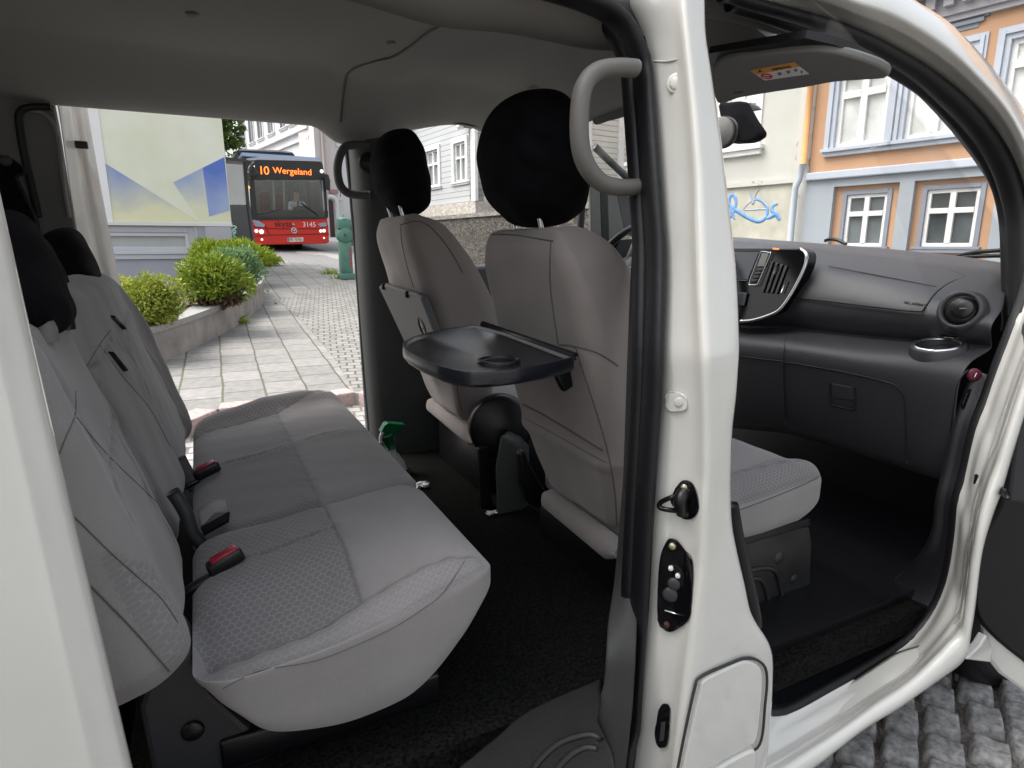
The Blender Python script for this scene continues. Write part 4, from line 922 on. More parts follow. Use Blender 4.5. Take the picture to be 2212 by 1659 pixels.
# cup holder
cc_ = np.array(dsurf(2031, 757, 0.)); cc_[2] += .013; cc_[0] -= .012
V, F = lathe([(.070, -.03), (.064, .001), (.060, .005), (.054, .004), (.050, -.005), (.046, -.09), (0.001, -.09)], cc_, ax=(-.22, 0, 1), seg=48); ch = mesh("cup_holder", V, F, M['plastic'], dash)
V, F = lathe([(.0565, .004), (.0545, .0075), (.0510, .0075), (.048, .003)], cc_, ax=(-.22, 0, 1), seg=48); mesh("holder_rim", V, F, M['chrome'], ch)
V, F = lathe([(.0475, -.05), (.001, -.051)], cc_, ax=(-.22, 0, 1), seg=40); mesh("holder_floor", V, F, M['gloss_black'], ch)
# the holder's well is a real hole through the shelf
V, F = lathe([(.0495, -.10), (.0495, .018)], cc_, ax=(-.22, 0, 1), seg=48, cap=True); ct = mesh("cutter", V, F, M['plastic'], None, smooth=False)
bm_ = dash.modifiers.new("hole", 'BOOLEAN'); bm_.operation = 'DIFFERENCE'; bm_.object = ct; bm_.solver = 'EXACT'
bpy.context.view_layer.update(); dg_ = bpy.context.evaluated_depsgraph_get(); nm_ = bpy.data.meshes.new_from_object(dash.evaluated_get(dg_))
if len(nm_.polygons) > 1000: dash.modifiers.clear(); dash.data = nm_; nm_.set_sharp_from_angle(angle=R(45))
else: dash.modifiers.remove(bm_)
bpy.data.objects.remove(ct)
# end cap: recess with dark red switch
rc = np.array(at(2105, 810, y=-.762)); V, F = lathe([(.001, .003), (.011, .003), (.0155, .0015), (.0165, -.004)], rc, ax=(-.55, -.83, .0), seg=28); rs = mesh("airbag_switch", V, F, mat('dark red bezel', (.10, .010, .028), .4), dash)
V, F = box(rc+np.array([-.003, -.004, 0]), (.003, .002, .012), roty(.5)); mesh("switch_key", V, F, M['chrome'], rs, bevel=.001)
dpath([(2052, 1010), (2054, 930), (2060, 880), (2066, 840), (2076, 815), (2092, 798)], "panel_seam", .002)
V, F = prism([at(u, v, y=-.762) for u, v in ((2090, 850), (2102, 838), (2108, 850), (2100, 880), (2084, 890), (2080, 875))], (0, .006, 0)); mesh("end_recess", V, F, M['gloss_black'], dash, bevel=.002, smooth=False)
# bin in the dash top next to the centre stack
V, F = prism([dsurf(u, v, .004) for u, v in rounded([(1748, 545), (1790, 549), (1815, 553), (1823, 560), (1815, 566), (1788, 567), (1768, 560)], 40)], (.0, 0, -.003)); mesh("top_bin", V, F, M['gloss_black'], dash, smooth=False)
# ---- centre stack
nS = np.array([-1, 0, .28]); oS = np.array([1.715, 0, 1.06])
def cs(u, v, off=0.): return np.array(atp(u, v, oS, nS))-np.array(nS)*0+np.array([-1, 0, .28])*off
outl = [(1727, 537), (1740, 546), (1742, 560), (1735, 585), (1712, 630), (1692, 660), (1677, 674), (1650, 685), (1623, 692), (1600, 694)]
pr = [cs(u, v) for u, v in smooth_path([np.array(p, float) for p in outl], 40)]
tl = [cs(u, v) for u, v in ((1700, 531), (1640, 525), (1590, 522))]
mir = [np.array([p[0], .44-(p[1]+.0)*1.0-.44, p[2]]) for p in pr]
ylim = .20
poly = pr+[np.array([p[0], -p[1]-.0, p[2]]) for p in pr[::-1] if -p[1] > .02]
V, F = prism(poly, (.05, 0, 0)); stack = mesh("centre_stack", V, F, M['gloss_black'], dash, bevel=.004, smooth=False, sharp=40)
V, F = tube(pr, .0055, 8); mesh("chrome_trim", V, F, M['chrome'], stack)
def cpoly(pts, name, m, off=.004, th=.004, bev=.0015):
    V, F = prism([cs(u, v, off) for u, v in pts], (th, 0, 0)); return mesh(name, V, F, m, stack, bevel=bev, smooth=False)
cpoly(((1560, 545), (1641, 546), (1617, 605), (1560, 603)), "display_screen", M['screen'])
V, F = tube([cs(u, v, .006) for u, v in ((1560, 605), (1617, 607), (1620, 602))], .0016, 6); mesh("screen_edge", V, F, M['trim'], stack)
V, F = tube(smooth_path([cs(u, v, .008) for u, v in ((1650, 545), (1664, 547), (1667, 552), (1642, 610), (1638, 616), (1626, 616), (1622, 610), (1644, 552))], 60, True), .0016, 6, closed=True); mesh("button_frame", V, F, M['chrome'], stack)
cpoly(((1649, 548), (1664, 549), (1654, 577), (1639, 577)), "button_strip", M['trim'], .008)
for k in range(4):
    u, v = 1643-k*4.2, 583+k*8; cpoly(((u-4, v-2), (u+8, v-2), (u+6, v+3), (u-6, v+3)), "button", M['steel_dark'], .008, .003)
for k in range(4):
    u = 1668+k*10; cpoly(((u, 566+k*3), (u+5, 566+k*3), (u-17, 632+k*1), (u-22, 632+k*1)), "vent_slat", M['plastic'], .006, .004)
V, F = tube([cs(1684, 576, .010), cs(1676, 594, .010)], .0045, 8); mesh("vent_tab", V, F, M['plastic_mid'], stack)
V, F = tube([cs(1701, 607, .008), cs(1691, 634, .008)], .002, 6); mesh("vent_edge", V, F, M['chrome'], stack)
cpoly(((1672, 536), (1686, 538), (1684, 541), (1671, 540)), "warning_light", mat('amber lamp', (.5, .12, .02), .4, emis=(1, .25, .05), estr=.6), .006, .002)
cpoly(((1592, 632), (1617, 634), (1610, 662), (1592, 660)), "switch_block", M['screen'], .008, .006)
# ---- steering wheel and column
wc = np.array([1.50, .44, 1.215]); wn = np.array([-.86, 0, .5]); wn /= np.linalg.norm(wn); e1 = np.array([0, 1., 0]); e2 = np.cross(wn, e1)
P = [wc+.185*(math.cos(a)*e1+math.sin(a)*e2) for a in np.linspace(0, 2*math.pi, 48, endpoint=False)]
V, F = tube(P, .0155, 12, closed=True); sw = mesh("steering_wheel", V, F, M['plastic_black'], van)
V, F = lathe([(0, .03), (.05, .025), (.075, 0), (.06, -.04)], wc-wn*.03, ax=wn, seg=28); mesh("wheel_hub", V, F, M['plastic'], sw)
mb = MB()
for a in (0, math.pi, -math.pi/2): mb.add(*tube([wc-wn*.02, wc+.18*(math.cos(a)*e1+math.sin(a)*e2)], .014, 8))
mb.build("wheel_spoke", M['trim'], sw)
V, F = tube([wc-wn*.04, wc-wn*.4], .05, 16); mesh("steering_column", V, F, M['plastic'], sw)
# ---- sun visor with airbag notice, mirror
def xs_(u, v): return np.array(at(u, v, x=1.26))
fr = [(1548, 222), (1600, 212), (1666, 201), (1740, 190), (1808, 178), (1900, 172), (1914, 168)]
rr_ = [(1541, 150), (1600, 138), (1670, 124), (1739, 110), (1808, 108), (1880, 118), (1920, 140)]
n_ = 14
fa = [np.array(at(u, v, x=1.27)) for u, v in fr]; ra = [np.array(at(u, v, x=1.10)) for u, v in rr_]
vn_ = np.cross(fa[-2]-fa[1], ra[2]-fa[1]); vo_ = fa[1]
def von(u, v, off=.0):
    p = np.array(atp(u, v, vo_, vn_)); d = p-CAM; return p-d/np.linalg.norm(d)*off
vp = [von(*p) for p in rounded(fr+[(1922, 160), (1885, 140), (1812, 118), (1749, 112), (1640, 122), (1546, 140)], 70)]
V, F = prism(vp, vn_/np.linalg.norm(vn_)*.018*(1 if vn_[2] > 0 else -1)); vis = mesh("sun_visor", V, F, mat('visor vinyl', (.16, .16, .155), .7, bump=.2, bscale=400), van, bevel=.006, segs=3, smooth=False, sharp=40)
V, F = prism([von(u, v, -.035) for u, v in ((1530, 116), (1640, 98), (1739, 82), (1800, 96), (1850, 116), (1905, 145), (1900, 160), (1749, 140), (1546, 160))], vn_/np.linalg.norm(vn_)*.015*(1 if vn_[2] > 0 else -1)); mesh('visor_gap_shade', V, F, M['plastic_black'], van, smooth=False)  # black strip stands in for the shadow in the gap above the visor
def lab(pts, name, m, off): V, F = prism([von(u, v, off) for u, v in pts], (0, 0, .001)); return mesh(name, V, F, m, vis, smooth=False)
lab(((1620, 153), (1716, 135), (1748, 160), (1652, 174)), "warning_label", M['white_print'], .002)
lab(((1620, 153), (1716, 135), (1727, 144), (1632, 162)), "label_header", M['orange_print'], .0032)
ex = von(1716, 135)-von(1620, 153); ey = von(1620, 153)-von(1652, 174)
text("\u26a0 AIRBAG".replace("\u26a0 ", ""), .0145, von(1687, 147.5, .005), ex, ey, M['black_print'], vis, "label_lettering", .0004)
lab(((1637, 157), (1646, 155.5), (1641, 149.5)), "warning_triangle", M['black_print'], .0045)
for (u, v) in ((1656, 164.5),):
    e1_, e2_ = ex/np.linalg.norm(ex), ey/np.linalg.norm(ey); c = von(u, v, .004)
    V, F = tube([c+.0125*(math.cos(a)*e1_+math.sin(a)*e2_) for a in np.linspace(0, 6.283, 24, endpoint=False)], .0014, 6, closed=True); mesh("prohibition_ring", V, F, M['red_print'], vis)
    V, F = tube([c-.009*(e1_-e2_*.8), c+.009*(e1_-e2_*.8)], .0014, 6); mesh("prohibition_bar", V, F, M['red_print'], vis)
for (u, v, w_) in ((1683, 160, 10), (1702, 156, 9), (1718, 152, 8), (1731, 156, 5)):
    lab(((u-w_*.5, v-2), (u+w_*.4, v-4), (u+w_*.6, v+1), (u, v+4)), "pictogram", M['trim'], .0032)
V, F = prism([von(u, v, .004) for u, v in ((1584, 201), (1604, 198), (1606, 202), (1588, 205))], (0, 0, .003)); mesh("visor_clip", V, F, M['plastic_black'], vis, smooth=False)
V, F = prism([at(u, v, x=1.34) for u, v in rounded([(1282, 216), (1320, 208), (1350, 214), (1362, 236), (1350, 252), (1316, 262), (1282, 268)], 40)], (.012, 0, .012)); mesh('sun_visor', V, F, bpy.data.materials['visor vinyl'], van, bevel=.003, smooth=False)
mp = [(1551, 224), (1570, 221), (1598, 218), (1604, 226), (1622, 258), (1640, 287), (1632, 299), (1617, 307), (1590, 309), (1574, 308), (1563, 290), (1556, 260)]
V, F = prism([at(u, v, x=1.62) for u, v in rounded(mp, 40)], (.04, .0, 0)); mr_ = mesh("rear_view_mirror", V, F, M['cover'], van, bevel=.008, smooth=False, sharp=40)
for k, c in enumerate(('trim', 'steel_dark', 'trim')):
    V, F = lathe([(.0, -.005), (.045, -.004), (.05, 0), (.045, .004), (0, .005)], np.array(at(1554+k*5, 287, x=1.58+k*.012)), ax=(1, .4, 0), seg=32); mesh("sensor_ring", V, F, M[c], mr_)
V, F = prism([at(u, v, x=1.70) for u, v in ((1606, 224), (1620, 221), (1636, 229), (1643, 237), (1625, 240), (1614, 236))], (.01, 0, 0)); mesh("toll_tag", V, F, M['plastic'], van, bevel=.003, smooth=False)
# ================================================================== SMALL THINGS ON THE FLOOR
bp0 = np.array([.585, .22, FZ]); q = at(858, 990, y=.42)
def on(u, v, y=.50): return np.array(at(u, v, y=y))
bt = thing("spray_bottle", on(872, 1055), "clear spray bottle with a green trigger head behind the driver seat", "bottle")
cpt = [(on(846, 966), .014), (on(848, 978), .014), (on(851, 985), .020), (on(856, 1000), .028), (on(862, 1020), .036), (on(868, 1040), .038), (on(874, 1062), .037), (on(877, 1075), .034)]
V, F = tube([p for p, r in cpt], [r for p, r in cpt], 20); mesh("bottle_body", V, F, mat('clear plastic', (.60, .64, .62), .10, noise=.3, nscale=20), bt)
V, F = tube([on(866, 1012), on(870, 1032), on(875, 1054)], [.030, .0395, .039], 20, cap=False); mesh("label_wrap", V, F, mat('bottle label', (.05, .06, .045), .5, noise=.5, nscale=30), bt)
V, F = tube([on(836, 940), on(842, 955), on(846, 968)], [.022, .022, .018], 16); mesh("screw_cap", V, F, mat('green plastic', (.006, .10, .04), .3), bt)
V, F = prism([on(u, v) for u, v in ((825, 930), (832, 917), (838, 914), (876, 917), (876, 923), (866, 930), (862, 940), (846, 944), (834, 940), (822, 934))], (0, .035, 0)); mesh("trigger_head", V, F, bpy.data.materials['green plastic'], bt, bevel=.004, smooth=False)
V, F = tube(smooth_path([on(826, 934), on(822, 944), on(823, 955)], 8), .006, 8); mesh("trigger", V, F, M['white_print'], bt)
def crumple(name, u, v, s, m, label, z=FZ+.01, y=None):
    p = np.array(at(u, v, z=z)) if y is None else np.array(at(u, v, y=y)); rng = np.random.RandomState(int(u)); n = 9; P = np.zeros((n, n, 3))
    for i in range(n):
        for j in range(n): P[i, j] = p+np.array([(i/(n-1)-.5)*s, (j/(n-1)-.5)*s*.7, 0])+rng.normal(0, s*.09, 3)
    V, F = grid(P); o = mesh(name, V, F, m, None, smooth=False, solid=.001); return o
o = crumple("paper_scrap", 908, 1047, .055, M['white_print'], ''); prop(o, "crumpled pale wrapper on the carpet beside the spray bottle", "litter")
o = crumple("paper_scrap", 1062, 1107, .03, M['white_print'], ''); prop(o, "small white paper scrap on the carpet by the seat belt anchor", "litter")
# ================================================================== OUTSIDE
SL = .052
def G(x, y): return SL*np.maximum(np.asarray(y, float)+1.0, 0)
def g_at(u, v, off=0.):
    d = ray(u, v); n = np.array([0, -SL, 1.]); o = np.array([0, -1., off]); t = np.dot(o-CAM, n)/np.dot(d, n); return CAM+d*t
def stone_mat(name, col, nscale=30, noise=.35, bump=.6, bscale=60, rough=.85): return mat(name, col, rough, noise=noise, nscale=nscale, bump=bump, bscale=bscale, detail=8)
M['asphalt'] = stone_mat('grey road surface', (.20, .20, .20), 20, .18, .4, 200)
M['concrete'] = stone_mat('weathered concrete', (.31, .285, .265), 5, .25, .4, 30)
M['granite_cap'] = stone_mat('granite coping', (.31, .31, .30), 60, .2, .2, 80)
M['kerb_pink'] = stone_mat('pink granite', (.46, .34, .32), 50, .25, .4, 40)
M['soil'] = stone_mat('red bark mulch', (.16, .07, .05), 60, .5, 1, 60)
def brick_mat(name, c1, c2, mortar, bw, rh, msize, offset, rot=0., scale=1., noise=.2, bump=.6, loc=(0, 0, 0)):
    m = bpy.data.materials.new(name); m.use_nodes = True; t = m.node_tree; b = t.nodes["Principled BSDF"]; b.inputs['Roughness'].default_value = .85
    tc = _n(t, "ShaderNodeTexCoord"); mp = _n(t, "ShaderNodeMapping"); mp.inputs['Rotation'].default_value = (0, 0, rot); mp.inputs['Scale'].default_value = (scale,)*3; mp.inputs['Location'].default_value = loc
    t.links.new(tc.outputs['Object'], mp.inputs[0])
    wn = _n(t, "ShaderNodeTexNoise"); wn.inputs['Scale'].default_value = 3; t.links.new(tc.outputs['Object'], wn.inputs['Vector'])
    wa = _n(t, "ShaderNodeMix", data_type='RGBA', blend_type='LINEAR_LIGHT'); wa.inputs[0].default_value = .012; t.links.new(mp.outputs[0], wa.inputs[6]); t.links.new(wn.outputs['Color'], wa.inputs[7])
    br = _n(t, "ShaderNodeTexBrick"); br.offset = offset; br.inputs['Color1'].default_value = tuple(c1)+(1,); br.inputs['Color2'].default_value = tuple(c2)+(1,); br.inputs['Mortar'].default_value = tuple(mortar)+(1,)
    br.inputs['Scale'].default_value = 1; br.inputs['Brick Width'].default_value = bw; br.inputs['Row Height'].default_value = rh; br.inputs['Mortar Size'].default_value = msize; br.inputs['Mortar Smooth'].default_value = .3; br.inputs['Bias'].default_value = 0
    t.links.new(wa.outputs[2], br.inputs['Vector'])
    nz = _n(t, "ShaderNodeTexNoise"); nz.inputs['Scale'].default_value = 18; nz.inputs['Detail'].default_value = 8; t.links.new(tc.outputs['Object'], nz.inputs['Vector'])
    v = math_n(t, 'ADD', math_n(t, 'MULTIPLY', nz.outputs[0], noise*2), 1-noise)
    ml = _n(t, "ShaderNodeMix", data_type='RGBA', blend_type='MULTIPLY'); ml.inputs[0].default_value = 1; t.links.new(br.outputs[0], ml.inputs[6]); t.links.new(v, ml.inputs[7]); t.links.new(ml.outputs[2], b.inputs['Base Color'])
    h = math_n(t, 'ADD', math_n(t, 'MULTIPLY', br.outputs['Fac'], -1.), math_n(t, 'MULTIPLY', nz.outputs[0], .3))
    bp = _n(t, "ShaderNodeBump"); bp.inputs['Strength'].default_value = bump; bp.inputs['Distance'].default_value = .02; t.links.new(h, bp.inputs['Height']); t.links.new(bp.outputs[0], b.inputs['Normal']); return m
# ---- ground sheet, far enough to reach the horizon
gxs = np.r_[-300, -60, np.linspace(-20, 40, 31), 90, 300]; gys = np.r_[-300, -60, -20, -6, -1, np.linspace(0, 60, 41), 120, 300]
GX, GY = np.meshgrid(gxs, gys, indexing='ij'); V, F = grid(np.stack([GX, GY, np.minimum(G(GX, GY), 4.)-.45], -1)); prop(mesh("ground", V, F, M['asphalt']), kind='structure')
# ---- cobbled roadway beside and under the van: modelled setts
rng = np.random.RandomState(5); mb = MB()
def sett(c, l, w_, h, ang):
    k = 11; P = np.zeros((k, k, 3)); ph = rng.uniform(0, 6, 4)
    for i in range(k):
        for j in range(k):
            a, b = i/(k-1)*2-1, j/(k-1)*2-1; e = max(abs(a), abs(b)); 
            aa, bb = a*(1-.10*b*b)*l/2, b*(1-.10*a*a)*w_/2
            z = h*(1-e**12)+.002*math.sin(ph[0]+3*a)+.002*math.sin(ph[1]+4*b)+rng.normal(0, .0006)
            P[i, j] = (aa, bb, z if e < .99 else -.03)
    P = P @ rotz(ang).T; P[..., 0] += c[0]; P[..., 1] += c[1]; P[..., 2] += c[2]; return grid(P)
ang0 = R(33); ca, sa = math.cos(ang0), math.sin(ang0)
for i in range(-20, 30):
    for j in range(-12, 16):
        lx = i*.118+(j % 2)*.058+rng.uniform(-.012, .012); ly = j*.100+rng.uniform(-.006, .006)
        x = 1.85+lx*ca-ly*sa; y = -.85+lx*sa+ly*ca
        if not (.6 < x < 3.6 and -1.9 < y < .3): continue
        mb.add(*sett((x, y, .0), .118*rng.uniform(.86, 1.03), .100*rng.uniform(.9, 1.04), .014, ang0+rng.uniform(-.10, .10)))
M['sett'] = stone_mat('granite sett', (.27, .265, .26), 55, .45, .8, 120)
prop(mesh("cobbled_road", *fixn(mb.V, mb.F), M['sett']), kind='structure')
V, F = box((2, -.8, -.035), (6, 4.2, .03)); prop(mesh("road_gravel", V, F, stone_mat('gravel joints', (.13, .115, .10), 90, .6, 1, 150), smooth=False), kind='structure')
# fine cobbles between the van and the kerb
V, F = box((0, -6., -.065), (40, 13, .03)); prop(mesh('roadway', V, F, brick_mat('roadway setts', (.30, .29, .28), (.22, .215, .21), (.10, .095, .08), .12, .10, .010, .5, 0.6), smooth=False), kind='structure')
mcob = brick_mat('small setts', (.40, .39, .38), (.31, .30, .29), (.16, .15, .13), .12, .10, .010, .5, 0.1)
V, F = grid(np.array([[(x, y, G(x, y)+.004) for y in np.linspace(.3, 60, 12)] for x in np.linspace(.75, 40, 12)])); prop(mesh("street", V, F, M['asphalt'], smooth=False), kind='structure')
V, F = grid(np.array([[(x, y, G(x, y)+.002) for y in np.linspace(.3, 5.2, 6)] for x in np.linspace(-40, .75, 8)])); prop(mesh("street", V, F, M['asphalt'], smooth=False), kind='structure')
V, F = grid(np.array([[(x, y, G(x, y)+.012) for y in np.linspace(.2, 3.4, 6)] for x in np.linspace(-4, 2.9, 12)])); prop(mesh("gutter", V, F, mcob, smooth=False), kind='structure')
# ---- paved footway
HP = .10
paveq = [g_at(u, v, HP) for u, v in ((250, 985), (385, 915), (470, 884), (620, 866), (720, 858), (740, 846), (800, 852), (850, 870), (960, 840), (1010, 760), (830, 622), (740, 585), (700, 573), (640, 566), (590, 561), (555, 565), (470, 640), (330, 700), (200, 780), (100, 900))]
mpv = brick_mat('granite slabs', (.285, .275, .265), (.205, .20, .19), (.11, .11, .075), .30, .27, .008, .35, R(-88.5), noise=.38)
V, F = prism(paveq, (0, 0, -.14)); prop(mesh("pavement", V, F, mpv, smooth=False), kind='structure')
mb = MB()
mp2 = brick_mat('small paving setts', (.30, .29, .28), (.21, .205, .195), (.09, .09, .065), .115, .10, .009, .5, R(10))
sx = [g_at(u, v, HP+.005) for u, v in ((590, 650), (600, 648), (660, 700), (720, 770), (765, 842), (850, 860), (920, 770), (790, 640), (740, 606))]
V, F = prism(sx, (0, 0, -.01)); prop(mesh("paving_setts", V, F, mp2, smooth=False), kind='structure')
for i, (u0, v0, u1, v1) in enumerate(((370, 925, 470, 884), (472, 882, 590, 872), (592, 870, 725, 858), (727, 852, 768, 846), (770, 846, 850, 866))):
    a, b = g_at(u0, v0, HP+.008), g_at(u1, v1, HP+.008); d = (b-a)/np.linalg.norm(b-a); nrm = np.array([-d[1], d[0], 0])
    V, F = prism([a, b, b+nrm*.16, a+nrm*.16], (0, 0, -.16)); prop(mesh("kerb", V, F, M['kerb_pink'], smooth=False, bevel=.012), kind='structure')
# far lane: paler strip and kerb in front of the stone wall
for pts, off, m, nm in ((((640, 546), (700, 552), (762, 568), (762, 556), (700, 545), (640, 540)), .012, M['granite_cap'], 'road_edge'),):
    V, F = prism([g_at(u, v, off) for u, v in pts], (0, 0, -.008)); prop(mesh(nm, V, F, m, smooth=False), kind='structure')
# ---------------------------------------------------------------- facades
class Plane:
    def __init__(s, o, az, side):
        """vertical plane through o running along azimuth az; side=+1/-1 picks the outward normal"""
        s.o = np.array(o, float); s.a = np.array([math.sin(az), math.cos(az), 0]); s.n = np.array([s.a[1], -s.a[0], 0])*side
    def hit(s, u, v): p = atp(u, v, s.o, s.n); return np.array([np.dot(p-s.o, s.a), p[2]])
    def w(s, sz, out=0.): return s.o*np.array([1, 1, 0])+s.a*sz[0]+s.n*out+np.array([0, 0, sz[1]])
    def rect(s, s0, s1, z0, z1, o0, o1):
        P = [s.w((s0, z0), o1), s.w((s1, z0), o1), s.w((s1, z1), o1), s.w((s0, z1), o1)]; return prism(P, s.n*(o0-o1))
    def box2(s, pts): q = np.array([s.hit(u, v) for u, v in pts]); return q[:, 0].min(), q[:, 0].max(), q[:, 1].min(), q[:, 1].max()
def window(pl, parent, s0, s1, z0, z1, fm, gm, cols=2, transom=None, fw=.06, bar=.045, surround=None, sm_=None, sill=None, sillm=None, deep=-.10, bars_z=()):
    if s0 > s1: s0, s1 = s1, s0
    mb = MB(); d0, d1 = deep, deep+.06
    mb.add(*pl.rect(s0, s0+fw, z0, z1, d0, d1)); mb.add(*pl.rect(s1-fw, s1, z0, z1, d0, d1)); mb.add(*pl.rect(s0+fw, s1-fw, z0, z0+fw, d0, d1)); mb.add(*pl.rect(s0+fw, s1-fw, z1-fw, z1, d0, d1))
    for k in range(1, cols):
        c = s0+(s1-s0)*k/cols; mb.add(*pl.rect(c-bar, c+bar, z0+fw, z1-fw, d0+.004, d1+.012))
    zs_ = ([z0+(z1-z0)*transom] if transom else [])
    for z in zs_:
        for k in range(cols):
            a = s0+(s1-s0)*k/cols+(bar if k else fw); b = s0+(s1-s0)*(k+1)/cols-(bar if k < cols-1 else fw); mb.add(*pl.rect(a, b, z-bar, z+bar, d0+.004, d1+.02))
    for zf in bars_z:
        z = z0+(z1-z0)*zf
        for k in range(cols):
            a = s0+(s1-s0)*k/cols+(bar if k else fw); b = s0+(s1-s0)*(k+1)/cols-(bar if k < cols-1 else fw); mb.add(*pl.rect(a, b, z-.012, z+.012, d0+.004, d1))
    # casement edges
    w_ = mb.build("window", fm, parent, smooth=False, bevel=.006)
    V, F = pl.rect(s0+fw*.5, s1-fw*.5, z0+fw*.5, z1-fw*.5, d0-.012, d0+.004); mesh("pane", V, F, gm, w_, smooth=False)
    if surround:
        mb = MB()
        for k, (wd_, o1) in enumerate(surround):
            q = sum(x for x, _ in surround[:k]); e0, e1 = q, q+wd_
            mb.add(*pl.rect(s0-e1, s0-e0, z0, z1+e1, -.10 if k == 0 else -.02, o1)); mb.add(*pl.rect(s1+e0, s1+e1, z0, z1+e1, -.10 if k == 0 else -.02, o1)); mb.add(*pl.rect(s0-e0, s1+e0, z1+e0, z1+e1, -.10 if k == 0 else -.02, o1))
        mb.build("frame", sm_, w_, smooth=False, bevel=.006)
    if sill:
        ov, h, o1 = sill; mb = MB(); mb.add(*pl.rect(s0-ov, s1+ov, z0-h*.45, z0, -.1, o1)); mb.add(*pl.rect(s0-ov*.8, s1+ov*.8, z0-h, z0-h*.45, -.02, o1*.6)); mb.build("sill", sillm or sm_, w_, smooth=False, bevel=.008)
    return w_
def wall(pl, parent, s0, s1, z0, z1, holes, m, o0=-.3, o1=0., name="wall"):
    """wall slab with real openings"""
    S = sorted(set([s0, s1]+[h[0] for h in holes]+[h[1] for h in holes])); Z = sorted(set([z0, z1]+[h[2] for h in holes]+[h[3] for h in holes])); 
    S = [s for s in S if s0 <= s <= s1]; Z = [z for z in Z if z0 <= z <= z1]
    mb = MB(); idx = {}
    fc = []
    for i in range(len(S)-1):
        for j in range(len(Z)-1):
            c = ((S[i]+S[i+1])/2, (Z[j]+Z[j+1])/2)
            if any(h[0] < c[0] < h[1] and h[2] < c[1] < h[3] for h in holes): continue
            fc.append((i, j))
    V = []; 
    def vid(i, j):
        if (i, j) not in idx: idx[(i, j)] = len(V); V.append(pl.w((S[i], Z[j]), o1))
        return idx[(i, j)]
    F = [[vid(i, j), vid(i+1, j), vid(i+1, j+1), vid(i, j+1)] for i, j in fc]
    V, F = fixn(V, F)
    nrm = np.cross(np.array(V[F[0][1]])-np.array(V[F[0][0]]), np.array(V[F[0][2]])-np.array(V[F[0][0]]))
    if np.dot(nrm, pl.n) < 0: F = [f[::-1] for f in F]
    return mesh(name, V, F, m, parent, smooth=False, solid=o1-o0)
GL = mat('window glass', (.10, .115, .12), .05, noise=.5, nscale=.8); GLL = mat('curtained glass', (.62, .63, .61), .12, noise=.25, nscale=1.5)
WH = mat('white gloss paint', (.78, .78, .76), .45, noise=.08, nscale=6)
def plaster(name, c, noise=.08, nscale=1.2, bump=.25): return mat(name, c, .9, noise=noise, nscale=nscale, bump=bump, bscale=60, detail=8, spec=.2)
# ---- orange house (right, through the windscreen)
AZ = R(-9.5); nrm = np.array([math.cos(AZ), -math.sin(AZ), 0]); o_ = CAM*np.array([1, 1, 0])+nrm*14.0
po = Plane(o_, AZ, -1)
oh = thing("orange_house", po.w((4, 0)), "orange rendered house with blue-grey basement, grey cornice and white windows", "house")
ORG = plaster('orange render', (.50, .305, .19), .08, .8); BLU = plaster('blue grey render', (.345, .38, .41), .08, .9); GRY = plaster('grey trim paint', (.25, .27, .31), .05); BLT = plaster('light blue grey trim', (.46, .50, .56), .05)
sL = po.hit(1733, 520)[0]
zband = np.mean([po.hit(1776, 381)[1], po.hit(2000, 356)[1]]); 
wins = []
b1 = po.box2(((1820, 422), (1905, 422), (1820, 530), (1905, 530))); 
def rc(uL, uR, vT, vB, um=None):
    um = (uL+uR)/2; return po.hit(uL, (vT+vB)/2)[0], po.hit(uR, (vT+vB)/2)[0], po.hit(um, vB)[1], po.hit(um, vT)[1]
g1 = rc(1822, 1909, 422, 529); g2 = rc(1994, 2108, 404, 533); u1 = rc(1808, 1916, 178, 308); u2 = rc(1957, 2100, 176, 300)
gz0, gz1 = min(g1[2], g2[2]), (g1[3]+g2[3])/2; uz0 = (u1[2]+u2[2])/2; uz1 = uz0+(po.hit(1862, 199)[1]-uz0)/.72
def S(a): return (min(a[0], a[1]), max(a[0], a[1]))
dirn = 1 if S(g2)[0] > S(g1)[0] else -1
W1 = [S(g1), S(g2)]; pitch = W1[1][0]-W1[0][0]
for k in (2, 3): W1.append((W1[1][0]+pitch*(k-1), W1[1][1]+pitch*(k-1)))
W2 = [S(u1)]; ul_ = u2[0]; wd2 = W2[0][1]-W2[0][0]; W2.append((min(ul_, ul_+dirn*wd2), max(ul_, ul_+dirn*wd2))); p2 = W2[1][0]-W2[0][0]
for k in (2, 3): W2.append((W2[1][0]+p2*(k-1)*1.15, W2[1][1]+p2*(k-1)*1.15))
topz = po.hit(2130, 8)[1]
uw = rc(2040, 2106, 56, 140)
ptop = po.hit(2100, 62)[1]; w3r = po.hit(2112, 75)[0]; w3d = abs(W2[0][1]-W2[0][0]); w3p = po.hit(2207, 230)[0]; W3 = sorted([(min(w3r, w3r-dirn*w3d), max(w3r, w3r-dirn*w3d)), (min(w3p, w3p+dirn*w3d), max(w3p, w3p+dirn*w3d))]); z3a, z3b = uz1+1.0, ptop
s_min, s_max = min(sL, W1[-1][0], W1[-1][1])-.0, max(sL, W1[-1][0], W1[-1][1])
if dirn > 0: s0_, s1_ = sL, W1[-1][1]+3
else: s0_, s1_ = W1[-1][0]-4, sL
zc = topz+.1
h2 = [(a-.04, b+.04, uz0-.02, uz1+.02) for a, b in W2]; h3 = [(a, b, z3a, z3b) for a, b in W3]
wall(po, oh, s0_, s1_, zband, zc, h2+h3, ORG)
h1 = [(a-.02, b+.02, gz0-.02, gz1+.02) for a, b in W1]; rec = []
